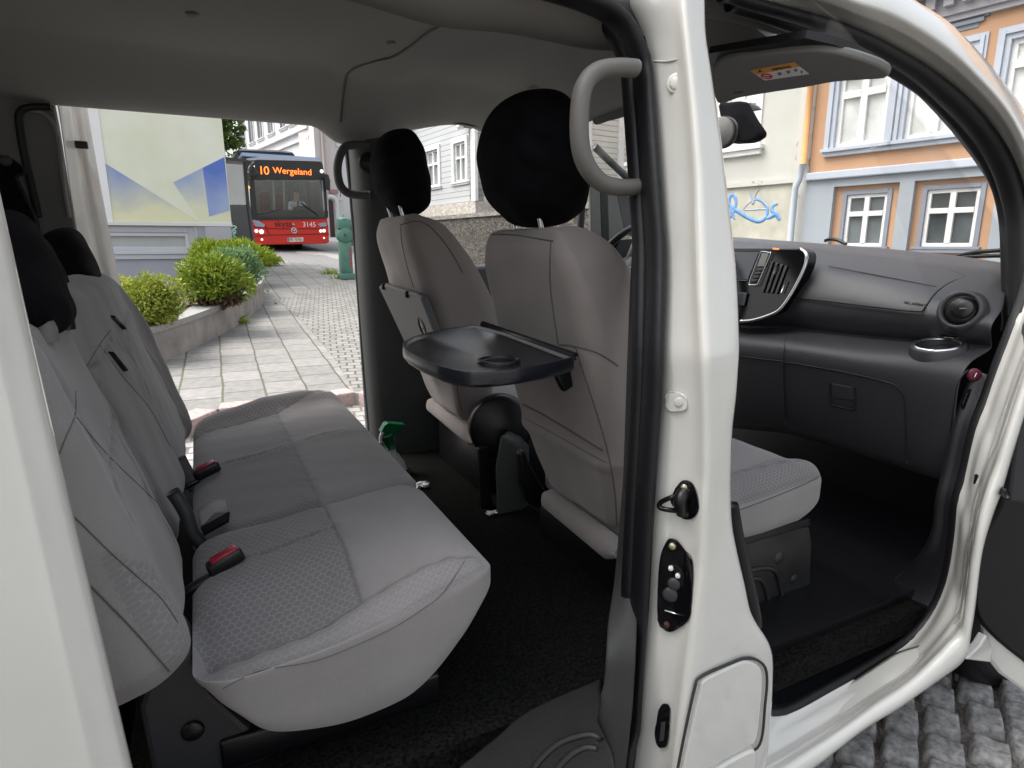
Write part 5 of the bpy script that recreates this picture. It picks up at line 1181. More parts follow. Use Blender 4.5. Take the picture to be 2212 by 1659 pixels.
ra_ = sorted((po.hit(1797, 470)[0], po.hit(1938, 460)[0])); rb_ = sorted((po.hit(1971, 450)[0], po.hit(2150, 440)[0])); rtop = (po.hit(1860, 402)[1]+po.hit(2000, 387)[1])/2
for k in range(4): q = ra_ if k == 0 else [rb_[0]+pitch*(k-1), rb_[1]+pitch*(k-1)]; rec.append((q[0], q[1], gz0-.9, rtop))
wall(po, oh, s0_, s1_, -1.0, zband-.001, rec, BLU, -.3, .05)
mb = MB()
for k, (a, b) in enumerate(W1):
    pass
wall(po, oh, s0_, s1_, -1.0, zband-.002, h1, ORG, -.35, -.06)
for k, (a, b) in enumerate(W1):
    window(po, oh, a, b, gz0, gz1, WH, GL if k else mat('window glass lower', (.13, .145, .15), .06, noise=.4, nscale=1), 2, .63, .07, .05, [(.085, -.03)], GRY, (.14, .12, .03), GRY, deep=-.14)
for k, (a, b) in enumerate(W2):
    window(po, oh, a, b, uz0, uz1, WH, GLL, 2, .72, .09, .07, [(.09, .02), (.07, .06), (.05, .03)], BLT, (.22, .16, .14), BLT, deep=-.12)
for k, (a, b) in enumerate(W3):
    window(po, oh, a, b, z3a, z3b, WH, GL, 2, .70, .09, .06, [(.08, .02), (.07, .06), (.05, .03)], GRY, (.22, .16, .14), GRY, deep=-.12)
mb = MB(); mb.add(*po.rect(s0_, s1_, zband-.10, zband+.06, -.01, .14)); mb.build("band_course", BLT, oh, smooth=False, bevel=.02)
mb = MB()
mb.add(*po.rect(s0_, s1_, topz-.18, topz-.08, -.02, .10)); mb.add(*po.rect(s0_, s1_, topz+.28, topz+.5, -.02, .42)); mb.add(*po.rect(s0_, s1_, topz+.5, topz+.62, -.02, .55)); mb.add(*po.rect(s0_, s1_, topz-.08, topz+.28, -.02, .16))
for s in np.arange(s0_+.2, s1_, .30): mb.add(*po.rect(s, s+.16, topz+.06, topz+.28, .16, .28))
mb.build("cornice", mat('cornice grey', (.36, .35, .37), .8), oh, smooth=False)
wall(po, oh, s0_, s1_, topz+.62, topz+2.4, [], ORG)
# body of the house behind the front
V, F = prism([po.w((s0_, -1), -.36), po.w((s1_, -1), -.36), po.w((s1_, -1), -9), po.w((s0_, -1), -9)], (0, 0, topz+3.2)); mesh("house_body", V, F, ORG, oh, smooth=False)
# downpipe
sp_ = po.hit(1737, 400)[0]; e = .0
V, F = tube([po.w((sp_, zband+.25), .12), po.w((sp_, zc), .12)], .07, 12); mesh("downpipe", V, F, plaster('orange pipe', (.66, .36, .17)), oh)
V, F = tube([po.w((sp_, zband+.26), .12), po.w((sp_-.02*dirn, zband-.05), .18), po.w((sp_-.10*dirn, zband-.25), .18), po.w((sp_-.10*dirn, -1), .18)], .07, 12); mesh("downpipe", V, F, BLT, oh)
# ---- cream house with graffiti
pc = Plane(o_+nrm*.10, AZ, -1); CRM = plaster('cream render', (.52, .52, .48), .10, .7, .4); CRY = plaster('yellowed render', (.51, .50, .42), .18, 2.5, .5); CWT = mat('pale pilaster render', (.56, .56, .52), .9, alt=(.33, .29, .24), nscale=2.6, detail=9, bump=.5, bscale=40); CWT.node_tree.nodes['Color Ramp'].color_ramp.elements[0].position = .34; CWT.node_tree.nodes['Color Ramp'].color_ramp.elements[1].position = .40
ch_ = thing("cream_house", pc.w((0, 0)), "cream rendered house with flaking corner and blue graffiti", "house")
sR = sL-.01*dirn; sE = pc.hit(1440, 400)[0]
c0_, c1_ = min(sR, sE), max(sR, sE)
zb2 = np.mean([pc.hit(1600, 400)[1], pc.hit(1680, 393)[1]])
wa = (pc.hit(1562, 270)[0], pc.hit(1636, 250)[0], pc.hit(1600, 318)[1], pc.hit(1600, 180)[1])
a, b = S(wa); 
ww = b-a
holes = [(a, b, wa[2], wa[3])]+[(a-3.0*k*dirn, b-3.0*k*dirn, wa[2], wa[3]) for k in (1, 2, 3)]
wall(pc, ch_, c0_, c1_, zb2, zc-.6, holes, CRM); wall(pc, ch_, c0_, c1_, -1.0, zb2, [], CRY)
for h in holes: window(pc, ch_, h[0], h[1], h[2], h[3], WH, GLL, 2, .7, .10, .06, [(.14, .04)], WH, (.25, .22, .16), WH, deep=-.12)
sp0 = pc.hit(1708, 500)[0]; q0, q1 = min(sp0, sR), max(sp0, sR)
V, F = pc.rect(q0, q1, -1, zc-.6, -.01, .10); mesh("pilaster", V, F, CWT, ch_, smooth=False)
V, F = pc.rect(c0_ if dirn > 0 else q1, q0 if dirn > 0 else c1_, zb2-.05, zb2+.06, -.01, .07); mesh("band_course", V, F, CWT, ch_, smooth=False)
V, F = prism([pc.w((c0_, -1), -.31), pc.w((c1_, -1), -.31), pc.w((c1_, -1), -9), pc.w((c0_, -1), -9)], (0, 0, zc+.3)); mesh("house_body", V, F, CRM, ch_, smooth=False)
GRF = mat('blue spray paint', (.16, .33, .66), .7, noise=.2, nscale=8); GR2 = mat('thin blue spray', (.36, .42, .52), .7)
def spray(pts, w_, m, parent, pl, n=50, name="graffiti"):
    P = smooth_path([np.array(p, float) for p in pts], n); Q = np.array([pl.w(pl.hit(*p), .004) for p in P]); T = np.gradient(Q, axis=0); T /= np.linalg.norm(T, axis=1)[:, None]+1e-9; B = np.cross(T, pl.n)
    k = np.linspace(0, 1, n); ww_ = w_*(.45+.55*np.sin(k*math.pi*.9+.2)); V, F = grid(np.stack([Q-B*ww_[:, None], Q+pl.n*.004, Q+B*ww_[:, None]], 1)); return mesh(name, V, F, m, parent, solid=.002)
spray([(1576, 472), (1586, 455), (1590, 432), (1580, 420), (1575, 440), (1592, 455), (1620, 472), (1640, 478), (1655, 468), (1657, 450), (1645, 434), (1628, 429)], .05, GRF, ch_, pc)
spray([(1578, 440), (1582, 462), (1587, 474)], .05, GRF, ch_, pc); spray([(1656, 472), (1668, 466), (1676, 462), (1684, 476)], .06, GRF, ch_, pc); spray([(1680, 440), (1670, 444), (1668, 455), (1680, 466), (1686, 474)], .045, GRF, ch_, pc)
spray([(1606, 452), (1616, 440), (1632, 431), (1648, 436), (1660, 450), (1640, 452), (1618, 454), (1606, 453)], .02, GR2, ch_, pc); spray([(1620, 412), (1624, 430), (1627, 440), (1632, 420), (1640, 408)], .03, GR2, ch_, pc)
# ---- wooden house with siding (seen through the driver window)
def clap(name, c, pitch_=.16, axis='Z'):
    m = bpy.data.materials.new(name); m.use_nodes = True; t = m.node_tree; b = t.nodes["Principled BSDF"]; b.inputs['Roughness'].default_value = .6
    tc = _n(t, "ShaderNodeTexCoord"); sx = _n(t, "ShaderNodeSeparateXYZ"); t.links.new(tc.outputs['Object'], sx.inputs[0])
    fr_ = math_n(t, 'FRACT', math_n(t, 'MULTIPLY', sx.outputs[2], 1/pitch_)); ln = math_n(t, 'LESS_THAN', fr_, .10)
    mx = _n(t, "ShaderNodeMix", data_type='RGBA'); mx.inputs[6].default_value = tuple(c)+(1,); mx.inputs[7].default_value = tuple(x*.35 for x in c)+(1,); t.links.new(ln, mx.inputs[0]); t.links.new(mx.outputs[2], b.inputs['Base Color'])
    bp = _n(t, "ShaderNodeBump"); bp.inputs['Strength'].default_value = 1; bp.inputs['Distance'].default_value = .03; t.links.new(fr_, bp.inputs['Height']); t.links.new(bp.outputs[0], b.inputs['Normal']); return m
kA = R(26.5)+math.atan((1027-CX)/1377); dK = 19.0; oc = np.array([CAM[0]+dK*math.sin(kA), CAM[1]+dK*math.cos(kA), 0])
pg = Plane(oc, R(-6), -1); pr2 = Plane(oc, R(84), 1)
if np.dot(pr2.n, CAM-oc) < 0: pr2 = Plane(oc, R(84), -1)
wh = thing("wooden_house", oc+np.array([1, 1, 2.]), "white clapboard house on a stone foundation above the street wall", "house")
SID = clap('white siding', (.66, .68, .70)); SID2 = clap('cream siding', (.74, .72, .66), .17)
zb_, zt_ = pg.hit(1027, 434)[1], pg.hit(1027, 277)[1]
sG = pg.hit(908, 400)[0]; Wd = abs(sG)*1.0
dg = np.sign(sG)
pk = zt_+Wd*.85
w1 = (pg.hit(922, 350)[0], pg.hit(948, 350)[0], pg.hit(936, 402)[1], pg.hit(936, 325)[1]); w2 = (pg.hit(982, 340)[0], pg.hit(1007, 340)[0], pg.hit(995, 394)[1], pg.hit(995, 307)[1])
wz0, wz1 = (w1[2]+w2[2])/2, (w1[3]+w2[3])/2
hol = [(min(q[0], q[1]), max(q[0], q[1]), wz0, wz1) for q in (w1, w2)]
wall(pg, wh, min(0, sG*1.25), max(0, sG*1.25), zb_, zt_, hol, SID)
V, F = prism([pg.w((0, zt_)), pg.w((sG*1.25, zt_)), pg.w((sG*.62, pk))], -pg.n*.3); mesh("gable", V, F, SID, wh, smooth=False)
for h in hol: window(pg, wh, h[0], h[1], wz0, wz1, WH, mat('house glass', (.30, .33, .36), .06, noise=.4, nscale=1), 2, .62, .06, .035, [(.14, .05)], WH, (.2, .10, .08), WH, deep=-.08)
V, F = pg.rect(-.12, .14, zb_, zt_, -.05, .05); mesh("corner_board", V, F, WH, wh, smooth=False)
e2_ = pr2.hit(1345, 330)[0]; LR = abs(e2_)*1.0; dr = np.sign(e2_); s20, s21 = min(.0, dr*(LR+6)), max(.0, dr*(LR+6))
zt2 = pr2.hit(1200, 180)[1]
wall(pr2, wh, s20, s21, zb_, zt_+3, [], SID2)
for k in np.linspace(LR*.98, LR+5, 5): V, F = pr2.rect(dr*k-.12, dr*k+.12, zb_, zt_+3, -.02, .06); mesh("corner_board", V, F, WH, wh, smooth=False)
# eaves and roof
V, F = pr2.rect(s20+.3, s21+.3, zt_+2.88, zt_+3.10, -.4, .45); mesh("eaves", V, F, WH, wh, smooth=False)
RF = mat('slate roof', (.12, .12, .13), .7, noise=.3, nscale=6)
r0, r1 = pg.w((dg*.12, zt_+.02), .35), pg.w((sG*.62, pk+.15), .35); r2 = pg.w((sG*1.25+.5*dg, zt_-.25), .35)
V, F = prism([r0, r1, r1-pg.n*12, r0-pg.n*12], (0, 0, .14)); mesh("roof", V, F, RF, wh, smooth=False)
V, F = prism([r1, r2, r2-pg.n*12, r1-pg.n*12], (0, 0, .14)); mesh("roof", V, F, RF, wh, smooth=False)
V, F = tube([r0+pg.n*.02, r1+pg.n*.02], .10, 6); mesh("barge_board", V, F, WH, wh)
STN = mat('rough stone', (.34, .32, .29), .95, noise=.6, nscale=5, bump=1, bscale=8, detail=9); STW = mat('pale foundation stone', (.52, .49, .45), .95, noise=.35, nscale=4, bump=1, bscale=10, detail=8)
pq = Plane(oc+pg.n*1.2, R(-6), -1); zf = pq.hit(960, 474)[1]
V, F = pg.rect(min(0, sG*1.25)-.1, max(0, sG*1.25)+.1, zf-.9, zb_, -.5, .04); mesh("foundation", V, F, STW, wh, smooth=False)
V, F = pr2.rect(s20, s21, zf-.9, zb_, -.5, .04); mesh("foundation", V, F, STW, wh, smooth=False)
# stone retaining wall: many stones joined into one wall
rw = thing("stone_wall", pg.w((0, 0), 1.2), "dark grey dry stone retaining wall below the wooden house", "wall")
zg = pq.hit(960, 530)[1]; rng = np.random.RandomState(9)
def rubble(name, cols, joint, sc_, bump=1.):
    m = bpy.data.materials.new(name); m.use_nodes = True; t = m.node_tree; b = t.nodes["Principled BSDF"]; b.inputs['Roughness'].default_value = .95; b.inputs['Specular IOR Level'].default_value = .1
    tc = _n(t, "ShaderNodeTexCoord"); mp = _n(t, "ShaderNodeMapping"); mp.inputs['Scale'].default_value = (sc_, sc_, sc_*2.3); t.links.new(tc.outputs['Object'], mp.inputs[0])
    nz0 = _n(t, "ShaderNodeTexNoise"); nz0.inputs['Scale'].default_value = 2.2; t.links.new(mp.outputs[0], nz0.inputs['Vector']); wa = _n(t, "ShaderNodeMix", data_type='RGBA', blend_type='LINEAR_LIGHT'); wa.inputs[0].default_value = .22; t.links.new(mp.outputs[0], wa.inputs[6]); t.links.new(nz0.outputs['Color'], wa.inputs[7])
    vo = _n(t, "ShaderNodeTexVoronoi"); t.links.new(wa.outputs[2], vo.inputs['Vector']); ve = _n(t, "ShaderNodeTexVoronoi", feature='DISTANCE_TO_EDGE'); t.links.new(wa.outputs[2], ve.inputs['Vector'])
    sx = _n(t, "ShaderNodeSeparateXYZ"); t.links.new(vo.outputs['Color'], sx.inputs[0]); rp = _n(t, "ShaderNodeValToRGB"); rp.color_ramp.elements[0].color = tuple(cols[0])+(1,); rp.color_ramp.elements[1].color = tuple(cols[2])+(1,); e = rp.color_ramp.elements.new(.5); e.color = tuple(cols[1])+(1,); t.links.new(sx.outputs[0], rp.inputs[0])
    nz = _n(t, "ShaderNodeTexNoise"); nz.inputs['Scale'].default_value = 9; nz.inputs['Detail'].default_value = 8; t.links.new(tc.outputs['Object'], nz.inputs['Vector'])
    ml = _n(t, "ShaderNodeMix", data_type='RGBA', blend_type='MULTIPLY'); ml.inputs[0].default_value = 1; t.links.new(rp.outputs[0], ml.inputs[6]); t.links.new(math_n(t, 'ADD', math_n(t, 'MULTIPLY', nz.outputs[0], .9), .5), ml.inputs[7])
    ed = _n(t, "ShaderNodeMapRange"); ed.inputs['From Max'].default_value = .09; t.links.new(ve.outputs[0], ed.inputs['Value']); jm = _n(t, "ShaderNodeMix", data_type='RGBA'); jm.inputs[6].default_value = tuple(joint)+(1,); t.links.new(ml.outputs[2], jm.inputs[7]); t.links.new(ed.outputs[0], jm.inputs[0]); t.links.new(jm.outputs[2], b.inputs['Base Color'])
    bp = _n(t, "ShaderNodeBump"); bp.inputs['Distance'].default_value = .03; bp.inputs['Strength'].default_value = bump; t.links.new(math_n(t, 'ADD', ed.outputs[0], nz.outputs[0]), bp.inputs['Height']); t.links.new(bp.outputs[0], b.inputs['Normal']); return m
sA, sB = min(sG*2.0, -9), max(sG*2., 9)
STW_ = rubble('dry stone', ((.075, .07, .062), (.15, .14, .125), (.27, .255, .23)), (.03, .028, .024), 4.2, 1.)
V, F = pg.rect(sA, sB, zg-.8, zf, .75, 1.2); mesh("wall", V, F, STW_, rw, smooth=False)
V, F = pg.rect(sA, sB, zf, zf+.10, .72, 1.24); mesh("coping", V, F, rubble('pale coping stones', ((.24, .23, .21), (.32, .31, .28), (.40, .38, .35)), (.10, .09, .08), 3., .6), rw, smooth=False)
s_ = [o for o in wh.children if o.name.startswith('foundation')]
for o in s_: o.data.materials.clear(); o.data.materials.append(rubble('pale foundation', ((.50, .47, .42), (.60, .57, .52), (.70, .67, .62)), (.42, .38, .33), 1.6, .5))
# ---- large white building beyond the bus
kB = R(26.5)+math.atan((686-CX)/1377); dB = 34.0; ob = np.array([CAM[0]+dB*math.sin(kB), CAM[1]+dB*math.cos(kB), 0])
pw = Plane(ob, R(-10), -1); WHT = plaster('white render', (.58, .58, .59), .05, .4)
wb = thing("white_building", pw.w((5, 0)), "large white building with tall narrow windows behind the bus", "building")
sF = pw.hit(508, 300)[0]; df = np.sign(sF)
zl1 = np.mean([pw.hit(600, 303)[1], pw.hit(660, 276)[1]]); zl2 = np.mean([pw.hit(620, 314)[1], pw.hit(670, 296)[1]])
wl_ = []
for uL, uR in ((519, 528), (536, 547), (555, 567), (581, 591), (608, 619), (634, 640)):
    m_ = (uL+uR)/2; wl_.append((pw.hit(uL, 270)[0], pw.hit(uR, 270)[0]))
zw0, zw1 = zl1+.5, zl1+4.0
hol = [(min(a, b), max(a, b), zw0, zw1) for a, b in wl_]; hol = [(h[0], h[0]+1.05, h[2], h[3]) for h in hol]
sFE = sF*1.02
wall(pw, wb, min(0, sFE), max(0, sFE), 0, zw1+1.6, hol, WHT)
for h in hol: window(pw, wb, h[0], h[1], h[2], h[3], WH, GL, 2, .65, .07, .04, [(.12, .04)], WHT, (.2, .15, .1), WHT, deep=-.18)
mb = MB(); mb.add(*pw.rect(min(0, sFE), max(0, sFE), zl1-.1, zl1+.08, -.02, .16)); mb.add(*pw.rect(min(0, sFE), max(0, sFE), zl2-.08, zl2+.05, -.02, .10)); mb.add(*pw.rect(min(0, sFE), max(0, sFE), zw1+1.2, zw1+1.6, -.02, .5)); mb.build("string_course", WHT, wb, smooth=False)
lw = pw.box2(((658, 333), (669, 333), (658, 346), (669, 346))); V, F = pw.rect(lw[0], lw[0]+.9, lw[2]-.6, lw[3], -.02, .05); q = mesh("window", V, F, WH, wb, smooth=False); V, F = pw.rect(lw[0]+.12, lw[0]+.78, lw[2]-.5, lw[3]-.12, .05, .06); mesh("pane", V, F, GL, q, smooth=False)
V, F = prism([pw.w((0, 0), -.31), pw.w((sFE, 0), -.31), pw.w((sFE, 0), -14), pw.w((0, 0), -14)], (0, 0, zw1+1.5)); mesh("building_body", V, F, WHT, wb, smooth=False)
# pink-white rendered house next to it, with arched door
pp = Plane(ob+np.array([.3, -.6, 0]), R(78), 1)
if np.dot(pp.n, CAM-ob) < 0: pp = Plane(ob+np.array([.3, -.6, 0]), R(78), -1)
ph_ = thing("stair_house", pp.w((2, 0)), "pale pinkish house with an arched dark door right of the bus", "house")
PNK = plaster('pinkish render', (.66, .60, .57), .06, .5); PWT = plaster('off white render', (.72, .71, .69), .05, .5)
q0, q1 = sorted((pp.hit(685, 400)[0], pp.hit(728, 400)[0])); q2 = sorted((pp.hit(728, 400)[0], pp.hit(800, 400)[0]))
wall(pp, ph_, q0, q1, 0, 13, [], PNK, -2, 0); wall(pp, ph_, q2[0], q2[1], 0, 11, [], PWT, -2, -.3)
zd0, zd1 = pp.hit(712, 500)[1]-1.2, pp.hit(712, 438)[1]; sd0, sd1 = sorted((pp.hit(708, 450)[0], pp.hit(720, 450)[0])); am = (sd0+sd1)/2; ar = (sd1-sd0)/2
arc = [(sd0, zd0), (sd1, zd0)]+[(am+ar*math.cos(t), zd1+ar*math.sin(t)*.9) for t in np.linspace(0, math.pi, 14)]
V, F = prism([pp.w(p, .03) for p in arc], -pp.n*.05); mesh("door", V, F, mat('dark door', (.05, .035, .035), .5), ph_, smooth=False)
arc2 = [pp.w((am+(ar+.18)*math.cos(t), zd1+(ar+.18)*math.sin(t)*.9), .04) for t in np.linspace(0, math.pi, 20)]; V, F = tube([pp.w((sd1+.18, zd0), .04)]+arc2+[pp.w((sd0-.18, zd0), .04)], .12, 8); mesh("door_surround", V, F, PWT, ph_)
zr = pp.hit(715, 413)[1]; V, F = pp.rect(q0+.6, q1, zr-.1, zr+.08, 0, .12); mesh("band_course", V, F, mat('brick red ledge', (.40, .24, .22), .8), ph_, smooth=False)
sp1 = pp.hit(697, 330)[0]; V, F = tube([pp.w((sp1, 1), .1), pp.w((sp1, 13), .1)], .09, 8); mesh("downpipe", V, F, mat('brown pipe', (.42, .34, .32), .6), ph_)
for k, (ua, va, ub, vb) in enumerate(((732, 372, 745, 384), (730, 300, 745, 316), (733, 420, 745, 432))):
    r_ = pp.box2(((ua, va), (ub, vb))); V, F = pp.rect(r_[0], r_[1], r_[2], r_[3]+.7, -.31, -.24); q = mesh("window", V, F, WH, ph_, smooth=False); V, F = pp.rect(r_[0]+.15, r_[1]-.1, r_[2]+.15, r_[3]+.55, -.24, -.22); mesh("pane", V, F, GL, q, smooth=False)
# ---- mural building
pm = Plane((0, 10.4, 0), R(90), 1)
if np.dot(pm.n, CAM-pm.o) < 0: pm = Plane((0, 10.4, 0), R(90), -1)
sm0, sm1 = pm.hit(245, 470)[0], pm.hit(499, 470)[0]; zmb = pm.hit(370, 481)[1]; ztop = 6.5
mu = thing("mural_building", pm.w(((sm0+sm1)/2, .4)), "grey building with a yellow and blue abstract mural above a long basement window", "building")
lil = plaster('lilac grey render', (.40, .40, .45), .06, 1.0)
wn_ = (pm.hit(252, 520)[0]-.6, pm.hit(409, 520)[0], pm.hit(330, 541)[1], pm.hit(330, 502)[1])
outerL = sm0-2.5
wall(pm, mu, outerL, sm1-.02, -.2, zmb, [(wn_[0]-.12, wn_[1]+.14, wn_[2]-.12, wn_[3]+.10)], lil, -.3, 0)
# painted shapes are flat coats on the upper wall
def cloud(name, c1, c2, sc_=.9, lo=.35, hi=.65, c3=None):
    m = mat(name, c1, .85, alt=c2, nscale=sc_, detail=8); r_ = [n for n in m.node_tree.nodes if n.type == 'VALTORGB'][0]; r_.color_ramp.elements[0].position = lo; r_.color_ramp.elements[1].position = hi; return m
YEL = cloud('mural yellow', (.72, .74, .57), (.83, .84, .74), 1.4, .3, .7); BL1 = cloud('mural blue', (.16, .25, .58), (.50, .54, .62), 1.2, .42, .75); BL2 = cloud('mural pale blue', (.60, .63, .60), (.36, .44, .62), 1.6, .35, .7); BL3 = cloud('mural deep blue', (.13, .22, .58), (.30, .38, .66), 2.2, .35, .7); YW2 = cloud('mural pale yellow', (.74, .74, .52), (.58, .62, .62), 1.3, .35, .65)
def fade(m, z0, z1, k=.45):
    """the painter's own colour fade: second colour low on the wall, first colour high"""
    t = m.node_tree; rp = [n for n in t.nodes if n.type == 'VALTORGB'][0]; src = rp.inputs[0].links[0].from_socket; tc = [n for n in t.nodes if n.type == 'TEX_COORD'][0]
    sx = _n(t, "ShaderNodeSeparateXYZ"); t.links.new(tc.outputs['Object'], sx.inputs[0]); mr = _n(t, "ShaderNodeMapRange"); mr.inputs['From Min'].default_value = z0; mr.inputs['From Max'].default_value = z1; t.links.new(sx.outputs[2], mr.inputs['Value'])
    f = math_n(t, 'ADD', math_n(t, 'MULTIPLY', src, k*2), math_n(t, 'SUBTRACT', mr.outputs[0], k)); t.links.new(f, rp.inputs[0]); e = rp.color_ramp.elements; e[0].position = .15; e[1].position = .85
for m_, c_lo, c_hi in ((BL1, (.74, .73, .50), (.15, .24, .58)), (BL2, (.74, .74, .55), (.24, .33, .62)), (BL3, (.36, .44, .66), (.11, .19, .56))):
    fade(m_, zmb-.05, zmb+1.15); e = [n for n in m_.node_tree.nodes if n.type == 'VALTORGB'][0].color_ramp.elements; e[0].color = c_lo+(1,); e[1].color = c_hi+(1,)
sMT = pm.hit(199, 240)[0]; sRT = pm.hit(477, 250)[0]
V, F = prism([pm.w((outerL, zmb+.001)), pm.w((sm1, zmb+.001)), pm.w((sm1, ztop)), pm.w((outerL, ztop))], -pm.n*4); mesh("upper_wall", V, F, YEL, mu, smooth=False)
V, F = pm.rect(outerL, sm0-.01, zmb, ztop, 0, .012); mesh("corner_band", V, F, mat('white band', (.8, .8, .8), .7), mu, smooth=False)
def coat(pts, m, out, name="mural_patch"):
    V, F = prism([pm.w(pm.hit(u, v), out) for u, v in pts], -pm.n*(out*.9)); return mesh(name, V, F, m, mu, smooth=False)
coat(((218, 347), (432, 479.5), (240, 479.5)), BL1, .003)
coat(((374, 394), (481, 341), (497, 479.5), (432, 479.5)), BL2, .004)
coat(((438, 362.5), (484.5, 339.5), (496, 455), (452, 468)), BL3, .006)
V, F = pm.rect(outerL, sm1+.01, zmb-.05, zmb+.0, 0, .03); mesh("drip_edge", V, F, mat('white edge', (.7, .7, .68), .6), mu, smooth=False)
window(pm, mu, wn_[0], wn_[1], wn_[2], wn_[3], mat('aluminium frame', (.58, .59, .62), .4, metal=.2), mat('frosted pane', (.46, .48, .47), .15, noise=.15, nscale=1.5), 1, None, .06, .04, [(.09, -.02), (.06, .0)], mat('window surround', (.46, .46, .49), .6), (.10, .14, .06), mat('alu sill', (.55, .56, .60), .45, metal=.2), deep=-.10)
V, F = pm.rect(sm1-.42, sm1-.02, -.2, zmb-.06, 0, .06); mesh("corner_pier", V, F, plaster('pier render', (.44, .43, .48), .05), mu, smooth=False)
grn = mat('pale green spray', (.45, .72, .62), .7)
spray([(498, 492), (505, 488), (510, 492), (500, 498), (508, 505), (500, 500), (500, 512)], .012, grn, mu, pm, 40); spray([(500, 500), (508, 498), (508, 504), (503, 506), (511, 514)], .010, grn, mu, pm, 40)
# ---- screen / shelter at the corner
ps = Plane((0, 11.6, 0), R(90), 1)
if np.dot(ps.n, CAM-ps.o) < 0: ps = Plane((0, 11.6, 0), R(90), -1)
shl = thing("bus_shelter", ps.w((ps.hit(520, 530)[0], .6)), "dark grey screen with frosted glass upper half between the mural and the bus", "shelter")
x0_, x1_ = ps.hit(484, 450)[0], ps.hit(549, 530)[0]; zq0, zq1, zq2 = ps.hit(520, 537)[1], ps.hit(520, 442)[1], ps.hit(510, 344)[1]
V, F = prism([ps.w(ps.hit(u, v)) for u, v in ((490, 442.5), (536, 442.5), (549, 534), (490, 537))], -ps.n*.06); mesh("lower_panel", V, F, mat('dark panel', (.12, .122, .125), .5), shl, smooth=False)
V, F = prism([ps.w(ps.hit(u, v)) for u, v in ((480, 353), (527, 356), (532, 441.5), (480, 441.5))], -ps.n*.03); mesh("frosted_glass", V, F, mat('frosted glass', (.62, .62, .64), .3, noise=.15, nscale=1.2), shl, smooth=False)
V, F = tube([ps.w(ps.hit(u, v)) for u, v in ((528, 350), (536, 442), (549, 536))], .035, 6); mesh("post", V, F, mat('dark frame', (.06, .06, .065), .4), shl)
V, F = prism([ps.w(ps.hit(u, v)) for u, v in ((476, 337), (532, 345), (532, 351), (476, 345))], -ps.n*1.2); mesh("roof", V, F, bpy.data.materials['dark frame'], shl, smooth=False)
V, F = box(ps.w(ps.hit(557, 541))+np.array([0, 0, -.1]), (.14, .14, .28)); o = mesh("stone_block", V, F, M['granite_cap'], None, smooth=False, bevel=.02); prop(o, "small pale stone block at the foot of the dark screen", "stone")
# ---- planter with curved wall
out_top = [(278, 716), (297, 713), (345, 703), (400, 686), (450, 668), (500, 648), (540, 628), (563, 612), (571, 600), (566, 592), (552, 588)]
def zG(p): return float(G(p[0], p[1]))
PZ = None
def ontop(u, v, h): return g_at(u, v, HP+h)
Hw = .30
tp = smooth_path([ontop(u, v, Hw) for u, v in out_top], 60)
T = np.gradient(tp, axis=0); T /= np.linalg.norm(T, axis=1)[:, None]; Nn = np.cross(T, [0, 0, 1.]); 
c_ = np.array(ontop(400, 630, Hw)); 
Nn = np.where((np.sum((c_-tp)*Nn, 1) < 0)[:, None], -Nn, Nn)       # towards the bed
pt = thing("planter", ontop(420, 690, 0), "low curved concrete planter with granite coping beside the footway", "planter")
rows = [[p+np.array([0, 0, -Hw-.1]), p+np.array([0, 0, -.05]), p+n*.18+np.array([0, 0, -.05]), p+n*.18+np.array([0, 0, -Hw])] for p, n in zip(tp+Nn*.02, Nn)]
V, F = grid(np.array(rows)); mesh("planter_wall", V, F, M['concrete'], pt, sharp=30)
rows = [[p-n*.0+np.array([0, 0, -.05]), p-n*.0, p+n*.23, p+n*.23+np.array([0, 0, -.05])] for p, n in zip(tp, Nn)]
V, F = grid(np.array(rows), closev=True); mesh("coping", V, F, M['granite_cap'], pt, sharp=30)
inner = [p+n*.2+np.array([0, 0, -.06]) for p, n in zip(tp, Nn)]
far = [np.array([x, 10.2, zG((x, 10.2))+HP+.25]) for x in (.75, .2, -.8, -2.2)]
V, F = prism(inner+[np.array(ontop(u, v, Hw-.06)) for u, v in ((548, 580), (490, 592), (440, 616), (412, 640), (385, 656), (345, 690), (300, 706))], (0, 0, -.25)); mesh("soil_bed", V, F, M['soil'], pt, smooth=False)
P2 = smooth_path([ontop(u, v, Hw+.02) for u, v in ((345, 690), (365, 672), (385, 656), (402, 644), (412, 640))], 20)
V, F = tube(P2, .09, 4, flat=(1, .5)); mesh("coping", V, F, M['granite_cap'], pt, smooth=False)
V, F = box(np.array(ontop(402, 616, .3)), (.12, .3, .5)); mesh("end_post", V, F, M['concrete'], pt, bevel=.01)
# ---- shrubs: many small leaves through an uneven volume
def leafmat(name, c1, c2, tr=.25):
    m = bpy.data.materials.new(name); m.use_nodes = True; t = m.node_tree; b = t.nodes["Principled BSDF"]; b.inputs['Roughness'].default_value = .55
    oi = _n(t, "ShaderNodeAttribute", attribute_name="tone"); mx = _n(t, "ShaderNodeMix", data_type='RGBA'); mx.inputs[6].default_value = tuple(c1)+(1,); mx.inputs[7].default_value = tuple(c2)+(1,); t.links.new(oi.outputs['Fac'], mx.inputs[0])
    t.links.new(mx.outputs[2], b.inputs['Base Color']); tl = _n(t, "ShaderNodeBsdfTranslucent"); t.links.new(mx.outputs[2], tl.inputs[0]); ms = _n(t, "ShaderNodeMixShader"); ms.inputs[0].default_value = tr
    o = t.nodes["Material Output"]; t.links.new(b.outputs[0], ms.inputs[1]); t.links.new(tl.outputs[0], ms.inputs[2]); t.links.new(ms.outputs[0], o.inputs[0]); return m
